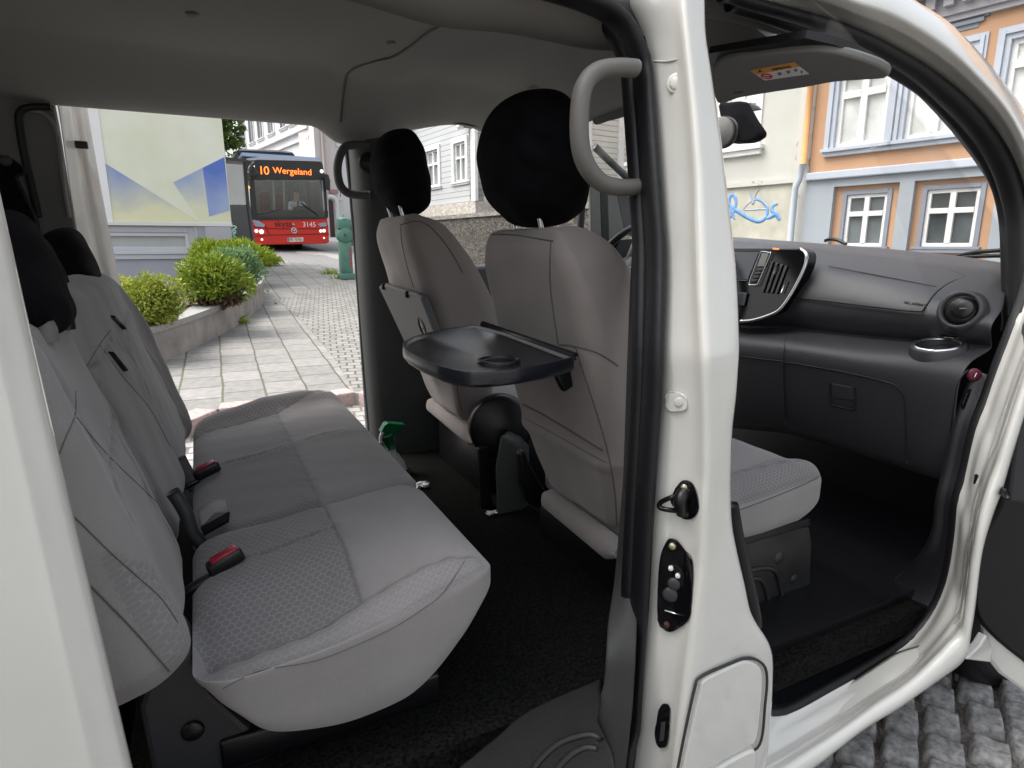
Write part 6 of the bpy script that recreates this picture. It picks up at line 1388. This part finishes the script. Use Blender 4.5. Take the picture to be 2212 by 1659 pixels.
def foliage(name, parent, lumps, n, size, m, elong=1.0, up=.3, seed=1, shell=.75, droop=0.):
    """lumps = [(centre, (rx, ry, rz))]; leaves thrown mostly in the outer shell of each lump"""
    rng = np.random.RandomState(seed); V = []; F = []; tone = []
    tot = sum(l[1][0]*l[1][1]*l[1][2] for l in lumps)
    for c, r in lumps:
        k = max(8, int(n*(r[0]*r[1]*r[2])/tot)); ph = rng.uniform(0, 6, 3)
        for _ in range(k):
            d = rng.normal(size=3); d /= np.linalg.norm(d); q = rng.uniform(shell**3, 1)**(1/3)*(1+.12*math.sin(d[0]*5+ph[0])*math.cos(d[2]*5+ph[1])+rng.normal(0, .05))
            p = np.array(c)+d*q*np.array(r); ax = d*.7+rng.normal(0, .55, 3)+np.array([0, 0, up]); ax /= np.linalg.norm(ax); sd_ = np.cross(ax, rng.normal(size=3)); sd_ /= np.linalg.norm(sd_)
            s = size*rng.uniform(.6, 1.3); L = ax*s*elong; W = sd_*s*.42; i = len(V); nn_ = np.cross(ax, sd_)*s*.12
            V += [p, p+L*.45+W-nn_, p+L, p+L*.45-W-nn_]; F += [[i, i+1, i+2, i+3]]; tone += [np.clip(rng.normal(.45, .28), 0, 1)]*4
    o = mesh(name, V, F, m, parent, smooth=False); a = o.data.attributes.new("tone", 'FLOAT', 'POINT'); a.data.foreach_set('value', np.array(tone, np.float32)); return o
def stems(parent, base, tips, m, r=.012, name="stem", seed=2):
    rng = np.random.RandomState(seed); mb = MB()
    for t in tips:
        t = np.array(t); b = np.array(base)+rng.normal(0, .04, 3)*np.array([1, 1, 0]); mid = b*.5+t*.5+rng.normal(0, .05, 3); mb.add(*tube(smooth_path([b, mid, t], 8), np.linspace(r, r*.35, 8), 6))
    return mb.build(name, m, parent)
BRK = mat('brown twigs', (.10, .065, .04), .9, noise=.3, nscale=40)
def bush(name, label, cu, cv, wpx, hpx, dist_h, mt, n, size, elong, seed, lumps_n=9, flat=.75, up=.3, gapbase=False, cat="shrub", group=None, h0=0.25):
    base = np.array(ontop(cu, cv, h0)); D = np.linalg.norm(base-CAM); k = D/1390; W = wpx*k; H = hpx*k
    t = thing(name, base, label, cat, group)
    rng = np.random.RandomState(seed); L = []
    for i in range(lumps_n):
        a = rng.uniform(0, 6.28); rr_ = math.sqrt(rng.uniform(0, 1))*.36
        z0 = (.42 if gapbase else .30); c = base+np.array([math.cos(a)*rr_*W, math.sin(a)*rr_*W*flat, H*rng.uniform(z0, .72)]); L.append((c, (W*rng.uniform(.17, .27), W*rng.uniform(.17, .25), H*rng.uniform(.2, .30))))
    L.append((base+np.array([0, 0, H*(.62 if gapbase else .46)]), (W*.40, W*.34, H*(.36 if gapbase else .46))))
    foliage("foliage", t, L, n, size, mt, elong, up, seed)
    if gapbase:
        L2 = [(base+np.array([rng.uniform(-.22, .22)*W, rng.uniform(-.2, .2)*W*flat, H*rng.uniform(.16, .34)]), (W*.16, W*.14, H*.14)) for _ in range(6)]; foliage("dead_foliage", t, L2, 1500, size*1.2, leafmat('dead brown twig', (.06, .04, .025), (.22, .15, .08)), elong, -.2, seed+1)
    stems(t, base, [c for c, r in L], BRK, .014, "branch", seed); return t
LF1 = leafmat('yellow green leaf', (.13, .23, .02), (.52, .50, .09)); LF2 = leafmat('yew needle green', (.10, .19, .014), (.42, .48, .06)); LF3 = leafmat('juniper green', (.09, .19, .07), (.32, .46, .22)); LF4 = leafmat('bright conifer green', (.17, .29, .015), (.50, .56, .05)); LF5 = leafmat('tree leaf', (.03, .07, .012), (.17, .24, .04)); LFW = leafmat('weed green', (.16, .28, .03), (.40, .46, .08))
bush("round_shrub", "round clipped shrub with yellow-green leaves at the near end of the planter", 322, 712, 130, 112, 1, LF1, 9000, .021, 1.3, 11, 14, .8, .2)
bush("yew_shrub", "bushy yew with bare brown lower branches in the middle of the planter", 470, 668, 132, 108, 1, LF2, 8000, .022, 2.4, 12, 12, .7, .5, True)
bush("juniper", "blue-green spreading juniper behind the brown-stemmed yew", 505, 632, 120, 92, 1, LF3, 8000, .020, 2.6, 13, 10, .8, .35)
bush("conifer_shrub", "bright yellow-green spreading conifer at the far end of the planter", 510, 585, 160, 62, 1, LF4, 8000, .028, 3.0, 14, 12, .6, .5)
bush("ground_conifer", "low bright conifer trailing over the footway near the stone block", 575, 572, 70, 18, 1, LF4, 1200, .035, 2.4, 15, 6, .6, .3, h0=.02)
# weeds in the paving joints
wlab = [("leafy weed tuft against the planter wall, largest of the weeds", 508, 700, .22), ("weed tuft in a paving joint at the foot of the planter, below its middle", 458, 722, .13), ("thin trailing weed right of the other tufts by the planter", 472, 716, .10), ("small weed tuft near the left end of the planter", 390, 744, .11), ("flat weed at the foot of the planter's left part", 362, 752, .08), ("weed at the planter's near corner beside the van", 326, 762, .10), ("weed under the planter's curved end", 552, 664, .07), ("weed between slabs off the planter's curved end", 578, 630, .05), ("weed between two slabs farther from the planter", 596, 657, .05)]
for i, (lb, u, v, s) in enumerate(wlab):
    b = np.array(g_at(u, v, HP)); rng = np.random.RandomState(40+i); mb = MB()
    for k in range(26):
        a = rng.uniform(0, 6.28); l = s*rng.uniform(.5, 1.2); d = np.array([math.cos(a)*rng.uniform(.3, .9), math.sin(a)*rng.uniform(.3, .9), rng.uniform(.3, 1)]); p1 = b+d*l*.5; p2 = b+d*l-np.array([0, 0, l*.25]); w_ = np.array([-math.sin(a), math.cos(a), 0])*l*.13
        mb.add([b, p1+w_, p2, p1-w_], [[0, 1, 2, 3]])
    o = mesh("weed_plant", mb.V, mb.F, LFW, None, smooth=False); a_ = o.data.attributes.new("tone", 'FLOAT', 'POINT'); a_.data.foreach_set('value', np.repeat(rng.uniform(0, 1, 26), 4).astype(np.float32)); prop(o, lb, "weed", "weeds in the paving")
b = np.array(g_at(735, 600, HP)); 
for lb, u, v, s in (("grass tuft at the left foot of the green post", 716, 592, .16), ("grass tuft in front of the green post", 740, 602, .14)):
    b = np.array(g_at(u, v, HP)); rng = np.random.RandomState(int(u)); mb = MB()
    for k in range(70):
        a = rng.uniform(0, 6.28); l = s*rng.uniform(.5, 1.2); b2 = b+np.array([rng.normal(0, .10), rng.normal(0, .05), 0]); p2 = b2+np.array([math.cos(a)*l*.5, math.sin(a)*l*.5, l*.8]); w_ = np.array([-math.sin(a), math.cos(a), 0])*.012
        mb.add([b2-w_, b2+w_, p2], [[0, 1, 2]])
    o = mesh("grass_tuft", mb.V, mb.F, LFW, None, smooth=False); a_ = o.data.attributes.new("tone", 'FLOAT', 'POINT'); a_.data.foreach_set('value', np.repeat(rng.uniform(0, 1, 70), 3).astype(np.float32)); prop(o, lb, "grass", "weeds in the paving")
# tree behind the mural building
tb = np.array([.9, 22, 1.2]); tre = thing("tree", tb, "dark green leafy tree showing between the mural building and the white building", "tree")
V, F = tube([tb, tb+np.array([.1, 0, 2]), tb+np.array([-.1, .1, 5])], [.22, .17, .08], 10); mesh("trunk", V, F, BRK, tre)
rng = np.random.RandomState(3); L = [(tb+np.array([rng.uniform(-1.4, .5), rng.uniform(-1.2, 1.2), rng.uniform(2.6, 6.5)]), (rng.uniform(.6, 1.0),)*3) for _ in range(16)]
foliage("crown", tre, L, 8000, .16, LF5, 1.5, .2, 8)
# ---- green cast-iron post
gp = np.array(g_at(749, 603, HP)); D = np.linalg.norm(gp-CAM); k = D/1390
GRN = mat('green enamel', (.09, .22, .165), .45, noise=.15, nscale=8)
po_ = thing("green_post", gp, "green cast iron pedestal with rounded cap and red graffiti at the pavement edge", "post")
mb = MB(); H = 126*k
V, F = box(gp+np.array([0, 0, H*.05]), (30*k, 30*k, H*.10)); mesh("plinth", V, F, GRN, po_, bevel=.01)
V, F = box(gp+np.array([0, 0, H*.36]), (24*k, 24*k, H*.52)); mesh("shaft", V, F, GRN, po_, bevel=.012)
V, F = lathe([(.001, -14*k), (13*k, -14*k), (15.5*k, -12*k), (15.5*k, 12*k), (14*k, 14*k), (.001, 14*k)], gp+np.array([0, 0, H*.72]), ax=(0, 1, 0), seg=28); mesh("dial_housing", V, F, GRN, po_)
V, F = box(gp+np.array([0, 0, H*.90]), (26*k, 26*k, H*.16)); mesh("cap", V, F, GRN, po_, bevel=.014)
V, F = lathe([(14*k, 0), (9*k, 4*k), (2*k, 5*k), (2*k, 9*k), (.001, 9.5*k)], gp+np.array([0, 0, H*.98]), seg=16); mesh("finial", V, F, GRN, po_)
rp = mat('red spray', (.55, .03, .06), .6); 
for j, (dz, l) in enumerate(((.50, .06), (.44, .08), (.36, .05), (.30, .07), (.24, .05))):
    c = gp+np.array([7*k, -12.3*k, H*dz]); V, F = tube(smooth_path([c, c+np.array([l*.5, 0, .03*(-1)**j]), c+np.array([0, 0, -.03]), c+np.array([l*.4, 0, -.05])], 14), .007, 6); mesh("graffiti", V, F, rp, po_)
V, F = tube([gp+np.array([2*k, -16*k, H*.72]), gp+np.array([-3*k, -16*k, H*.75]), gp+np.array([-3*k, -16*k, H*.69])], .012, 6); mesh("dial_mark", V, F, mat('dark green mark', (.03, .08, .06), .5), po_)
# ---- bus
bd = 21.6; ba = R(26.5)+math.atan((625-CX)/1377); bo = np.array([CAM[0]+bd*math.sin(ba), CAM[1]+bd*math.cos(ba), 0]); bz = float(CAM[2]-(541-529)/1377*bd*math.cos(math.atan((625-CX)/1377))); bo[2] = bz
pb = Plane((bo[0], bo[1], 0), R(90-3), 1)
if np.dot(pb.n, CAM-pb.o) < 0: pb = Plane((bo[0], bo[1], 0), R(90-3), -1)
bus = thing("city_bus", bo, "red and black city bus on route 10 to Wergeland coming down the street", "bus")
fw = pb.n; rt = pb.a if np.dot(pb.a, RGT) > 0 else -pb.a
def bp(u, v, out=0.):
    q = atp(u, v, pb.o+fw*out, fw); return np.array(q)
RED = mat('bus red', (.62, .022, .012), .3, coat=.5); BLK = mat('bus black', (.02, .021, .023), .3); BDK = mat('bus dark grey', (.05, .051, .055), .45); BGL = glass_mat('bus glass', (.93, .95, .96), .14)
def bpoly(pts, name, m, out=0., th=.05, parent=bus, bev=.0): V, F = prism([bp(u, v, out) for u, v in pts], -fw*th); return mesh(name, V, F, m, parent, smooth=False, bevel=bev)
# lower front mask
lf = bpoly([(542, 471), (560, 474), (600, 472), (680, 471.5), (707, 470), (710, 495), (711, 522), (706, 526), (620, 528), (552, 529), (546, 520)], "front_panel", RED, .0, .35, bev=.02)
bpoly([(541, 455), (550, 466), (600, 470), (680, 470), (708, 468), (707, 472), (680, 474), (600, 475), (555, 476), (542, 473)], "windscreen_base", BLK, .03, .25)
# destination box and roof edge
bpoly([(532, 344), (560, 342), (640, 344), (690, 346), (697, 352), (704, 388), (541, 388), (536, 372)], "header_panel", BLK, .02, .5, bev=.03)
bpoly([(534, 342), (560, 339), (640, 342), (692, 345), (695, 349), (640, 347), (560, 345), (536, 347)], "roof_edge", mat('bus roof grey', (.45, .46, .50), .4), .03, .6)
AMB = mat('amber display', (.6, .12, .02), .5, emis=(1, .16, .02), estr=1.6)
rx_ = rt; e_ = np.array([0, 0, 1.])
text("10", .34, bp(570, 369, .035), rx_, e_, AMB, bus, "route_number", .004, spacing=.9); text("Wergeland", .262, bp(632, 370.5, .035), rx_, e_, AMB, bus, "destination_lettering", .004)
# pillars, glass, interior
for pts in ([(538, 388), (549, 388), (556, 468), (543, 470)], [(698, 388), (704, 388), (708, 468), (704, 468)]): bpoly(pts, "windscreen_pillar", BLK, .01, .1)
bpoly([(549, 387), (699, 387), (705, 469), (556, 470)], "windscreen", BGL, -.02, .02)
def bback(pts, name, m, out, th=.05, bev=0.): return bpoly(pts, name, m, out, th, bus, bev)
bback([(541, 388), (708, 388), (708, 470), (541, 470)], "cabin_rear", mat('bus interior', (.62, .62, .62), .8, noise=.5, nscale=1.2), -6.5, .1)
bback([(540, 455), (709, 455), (709, 470), (540, 470)], "bus_dashboard", BLK, -.5, .5)
bback([(636, 446), (664, 444), (668, 456), (634, 458)], "steering_console", BLK, -.3, .1, .03)
for u in (590, 612, 680, 690): V, F = tube([bp(u, 388, -1.6), bp(u+3, 460, -1.6)], .03, 6); mesh("hand_rail", V, F, mat('grab rail grey', (.5, .5, .48), .4), bus)
for (a, b) in (((560, 415), (585, 462)), ((596, 418), (612, 462))): 
    V, F = prism([bp(a[0], a[1], -2.5), bp(b[0], a[1], -2.5), bp(b[0], b[1], -2.5), bp(a[0], b[1], -2.5)], -fw*.15); mesh("bus_seat", V, F, mat('seat red', (.22, .02, .03), .8), bus, smooth=False, bevel=.06)
# side body going back, roof, roof unit
L_, R_ = bp(537, 440, 0), bp(707, 440, 0); L_[2] = R_[2] = 0
def sidewall(p, o, nm):
    mbx = MB(); z = bz
    for a_, b_ in ((.32, 1.15), (2.45, 2.85)):
        P = [p+np.array([0, 0, z+a_]), p-fw*11+np.array([0, 0, z+a_]), p-fw*11+np.array([0, 0, z+b_]), p+np.array([0, 0, z+b_])]; V, F = prism(P, rt*o); q = mesh(nm, V, F, BDK, bus, smooth=False)
    for k in range(7):
        c = p-fw*(k*1.8+.04); P = [c+np.array([0, 0, z+1.15]), c-fw*.16+np.array([0, 0, z+1.15]), c-fw*.16+np.array([0, 0, z+2.45]), c+np.array([0, 0, z+2.45])]; V, F = prism(P, rt*o); mesh("window_post", V, F, BDK, bus, smooth=False)
        P = [c-fw*.16+rt*o*.4+np.array([0, 0, z+1.15]), c-fw*1.8+rt*o*.4+np.array([0, 0, z+1.15]), c-fw*1.8+rt*o*.4+np.array([0, 0, z+2.45]), c-fw*.16+rt*o*.4+np.array([0, 0, z+2.45])]; V, F = prism(P, rt*o*.2); mesh("side_window", V, F, BGL, bus, smooth=False)
    return q
bf = -fw*.55
sidewall(L_+bf, .08, "side_panel"); sidewall(R_+bf, -.08, "side_panel")
V, F = prism([L_+bf+np.array([0, 0, bz+.32]), R_+bf+np.array([0, 0, bz+.32]), R_-fw*11+np.array([0, 0, bz+.32]), L_-fw*11+np.array([0, 0, bz+.32])], (0, 0, .06)); mesh("bus_floor", V, F, BLK, bus, smooth=False)
V, F = prism([L_-fw*.5+np.array([0, 0, bz+2.86]), R_-fw*.5+np.array([0, 0, bz+2.86]), R_-fw*11+np.array([0, 0, bz+2.86]), L_-fw*11+np.array([0, 0, bz+2.86])], (0, 0, .10)); mesh("roof", V, F, mat('roof blue', (.30, .40, .60), .5), bus, smooth=False)
bpoly([(513, 321), (600, 323.5), (634, 328), (641, 342), (560, 340), (514, 335)], "roof_unit", BLK, -.9, 3.0, bev=.08)
bpoly([(516, 322.5), (600, 325), (632, 329), (633, 331), (600, 328), (517, 325)], "roof_unit_edge", mat('unit grey', (.3, .3, .3), .4), -.88, .04)
# lights
LGT = mat('headlamp', (.75, .78, .85), .1, coat=1, emis=(1, 1, 1), estr=.5); LAM = mat('lamp lens', (.32, .34, .45), .12, coat=1)
bpoly([(545, 475), (556, 475), (573, 486), (570, 491), (552, 489)], "headlight", LAM, .02, .05)
for (u, v, r) in ((554, 499, .055), (565, 500.5, .07), (693, 499, .05), (700, 498.5, .055), (566, 517.5, .035), (700, 514, .03)):
    V, F = lathe([(.001, .02), (r*.8, .018), (r, 0)], bp(u, v, .012), ax=fw, seg=16); mesh("headlight", V, F, LGT, bus)
bpoly([(686, 484), (700, 480), (706, 482), (706, 489), (692, 490)], "headlight", LAM, .02, .05)
V, F = lathe([(.001, .03), (.04, .02), (.045, 0)], bp(537, 405, .05), ax=fw, seg=12); mesh("marker_light", V, F, mat('amber lens', (.8, .35, .08), .3, emis=(1, .4, .05), estr=.8), bus)
for (u, v) in ((546, 359), (695, 370)): V, F = lathe([(.001, .02), (.05, .015), (.06, 0)], bp(u, v, .03), ax=fw, seg=12); mesh("marker_light", V, F, LGT, bus)
# lettering and badges on the red mask
text("skyss", .26, bp(612, 484, .012), rt, e_, mat('dark red lettering', (.03, .001, .001), .4), bus, "operator_lettering", .004); text("3145", .21, bp(668, 485.5, .012), rt, e_, WH, bus, "fleet_number", .004)
for a in (0, 1, 2): V, F = tube([bp(633, 485.5, .014), bp(633, 485.5, .014)+rt*.06*math.cos(a*1.05)+e_*.06*math.sin(a*1.05)], .012, 5); mesh("emblem_star", V, F, mat('star grey', (.6, .5, .5), .5), bus)
V, F = tube([bp(635.5, 498, .014)+.085*(math.cos(t)*rt+math.sin(t)*e_*.9) for t in np.linspace(0, 6.283, 20, endpoint=False)], .016, 6, closed=True); mesh("maker_badge", V, F, M['chrome'], bus)
V, F = tube([bp(635.5, 498, .02)-rt*.07+e_*.05, bp(635.5, 498, .02)-e_*.02, bp(635.5, 498, .02)+rt*.07+e_*.05], .018, 6); mesh("maker_badge", V, F, M['chrome'], bus)
np_ = bpoly([(621, 514), (655, 513), (655, 521.5), (621, 522.5)], "number_plate", WH, .02, .03); text("EB 75700", .105, bp(639, 517.7, .024), rt, e_, M['black_print'], np_, "plate_lettering", .002)
V, F = prism([bp(u, v, .023) for u, v in ((621.3, 514.3), (624, 514.2), (624, 522), (621.3, 522.2))], fw*.002); mesh("plate_band", V, F, mat('plate blue', (.03, .06, .35), .5), np_, smooth=False)
for P in ([(545, 490), (580, 493), (600, 494), (690, 494), (709, 488)], [(552, 510), (580, 508), (700, 505), (711, 506)], [(573, 486), (578, 500), (584, 507)]):
    V, F = tube([bp(u, v, .006) for u, v in P], .014, 5); mesh("panel_line", V, F, mat('deep red line', (.22, .008, .006), .5), bus)
# mirrors, wipers, wheels
V, F = tube(smooth_path([bp(u, v, q) for u, v, q in ((548, 352, .1), (541, 360, .35), (538, 375, .4))], 10), .06, 8); mm_ = mesh("mirror_arm", V, F, BLK, bus)
for pts in ([(531, 344), (541, 346), (545, 358), (538, 372), (531, 370)], [(540, 358), (548, 358), (560, 376), (556, 381), (544, 380)]): bpoly(pts, "wing_mirror", BLK, .35, .12, bus, .03)
bpoly([(701, 374), (710, 377), (714, 390), (714, 411), (707, 411), (704, 394)], "wing_mirror", BLK, .35, .12, bus, .03)
for P in ([(556, 463), (580, 458), (603, 452)], [(690, 466), (676, 456), (650, 438)]): V, F = tube(smooth_path([bp(u, v, .05) for u, v in P], 8), .022, 6); mesh("wiper", V, F, BLK, bus)
for u in (553, 640):
    V, F = lathe([(.001, -.12), (.44, -.12), (.47, -.1), (.47, .1), (.44, .12), (.001, .12)], bp(u, 520, -1.6)*np.array([1, 1, 0])+np.array([0, 0, bz+.47]), ax=rt, seg=28); mesh("wheel", V, F, M['rubber'], bus)
# ---- bus driver: body one continuous skin, hair, shirt
def skin_mesh(name, nodes, edges, m, parent=None, sub=2):
    me = bpy.data.meshes.new(name); me.from_pydata([tuple(map(float, p)) for p, r in nodes], edges, []); o = bpy.data.objects.new(name, me); COL.objects.link(o)
    s = o.modifiers.new("skin", 'SKIN'); 
    for i, (p, r) in enumerate(nodes): me.skin_vertices[0].data[i].radius = (r, r)
    me.skin_vertices[0].data[0].use_root = True
    u = o.modifiers.new("sub", 'SUBSURF'); u.levels = sub; u.render_levels = sub
    dg = bpy.context.evaluated_depsgraph_get(); m2 = bpy.data.meshes.new_from_object(o.evaluated_get(dg)); m2.shade_smooth(); bpy.data.objects.remove(o); m2.name = name
    o2 = bpy.data.objects.new(name, m2); COL.objects.link(o2); m2.materials.clear(); m2.materials.append(m)
    if parent is not None: adopt(o2, parent)
    return o2
hd = bp(640, 422, -.95); sc_ = .125
SKN = mat('skin', (.50, .30, .22), .6); SHT = mat('white shirt', (.72, .73, .75), .8)
drv = thing("person", hd-np.array([0, 0, .8]), "bus driver in a white shirt and dark tie, hands on the steering wheel", "person")
up_ = np.array([0, 0, 1.])
def q_(r, f, z): return hd+rt*r+fw*f+up_*z
nodes = [(q_(0, -.05, -.78), .16), (q_(0, -.03, -.50), .15), (q_(0, -.02, -.27), .15), (q_(0, 0, -.16), .06), (q_(0, .02, -.05), .085), (q_(0, .02, .06), .10), (q_(0, .01, .12), .07),
         (q_(-.19, 0, -.25), .07), (q_(-.26, .12, -.46), .05), (q_(-.16, .38, -.46), .042), (q_(-.15, .46, -.45), .035), (q_(.19, 0, -.25), .07), (q_(.26, .12, -.46), .05), (q_(.16, .38, -.46), .042), (q_(.15, .46, -.45), .035),
         (q_(-.10, .30, -.82), .09), (q_(.10, .30, -.82), .09), (q_(-.11, .38, -1.2), .06), (q_(.11, .38, -1.2), .06)]
edges = [(0, 1), (1, 2), (2, 3), (3, 4), (4, 5), (5, 6), (2, 7), (7, 8), (8, 9), (9, 10), (2, 11), (11, 12), (12, 13), (13, 14), (0, 15), (0, 16), (15, 17), (16, 18)]
skin_mesh("body", nodes, edges, SKN, drv)
nodes = [(q_(0, -.04, -.62), .175), (q_(0, -.02, -.42), .175), (q_(0, -.01, -.26), .165), (q_(-.20, 0, -.25), .085), (q_(-.265, .12, -.46), .065), (q_(-.20, .30, -.46), .055), (q_(.20, 0, -.25), .085), (q_(.265, .12, -.46), .065), (q_(.20, .30, -.46), .055)]
skin_mesh("shirt", nodes, [(0, 1), (1, 2), (2, 3), (3, 4), (4, 5), (2, 6), (6, 7), (7, 8)], SHT, drv)
V, F = prism([q_(-.025, .175, -.18), q_(.025, .175, -.18), q_(.04, .185, -.5), q_(0, .185, -.55), q_(-.04, .185, -.5)], fw*.012); mesh("tie", V, F, mat('dark tie', (.03, .03, .06), .6), drv, smooth=False)
V, F = softbox((.085, .10, .07), .06, .02); mesh("hair", np.array(V)+q_(0, -.025, .12), F, mat('dark hair', (.04, .03, .025), .8), drv)
for s in (-1, 1): V, F = lathe([(.001, .004), (.011, 0)], q_(s*.035, .118, .045), ax=fw, seg=10); mesh("eye", V, F, M['black_print'], drv)
V, F = softbox((.014, .018, .022), .012, .008); mesh("nose", np.array(V)+q_(0, .125, .02), F, SKN, drv)
V, F = softbox((.025, .006, .006), .005, .004); mesh("mouth", np.array(V)+q_(0, .112, -.02), F, mat('lips', (.35, .12, .1), .6), drv)
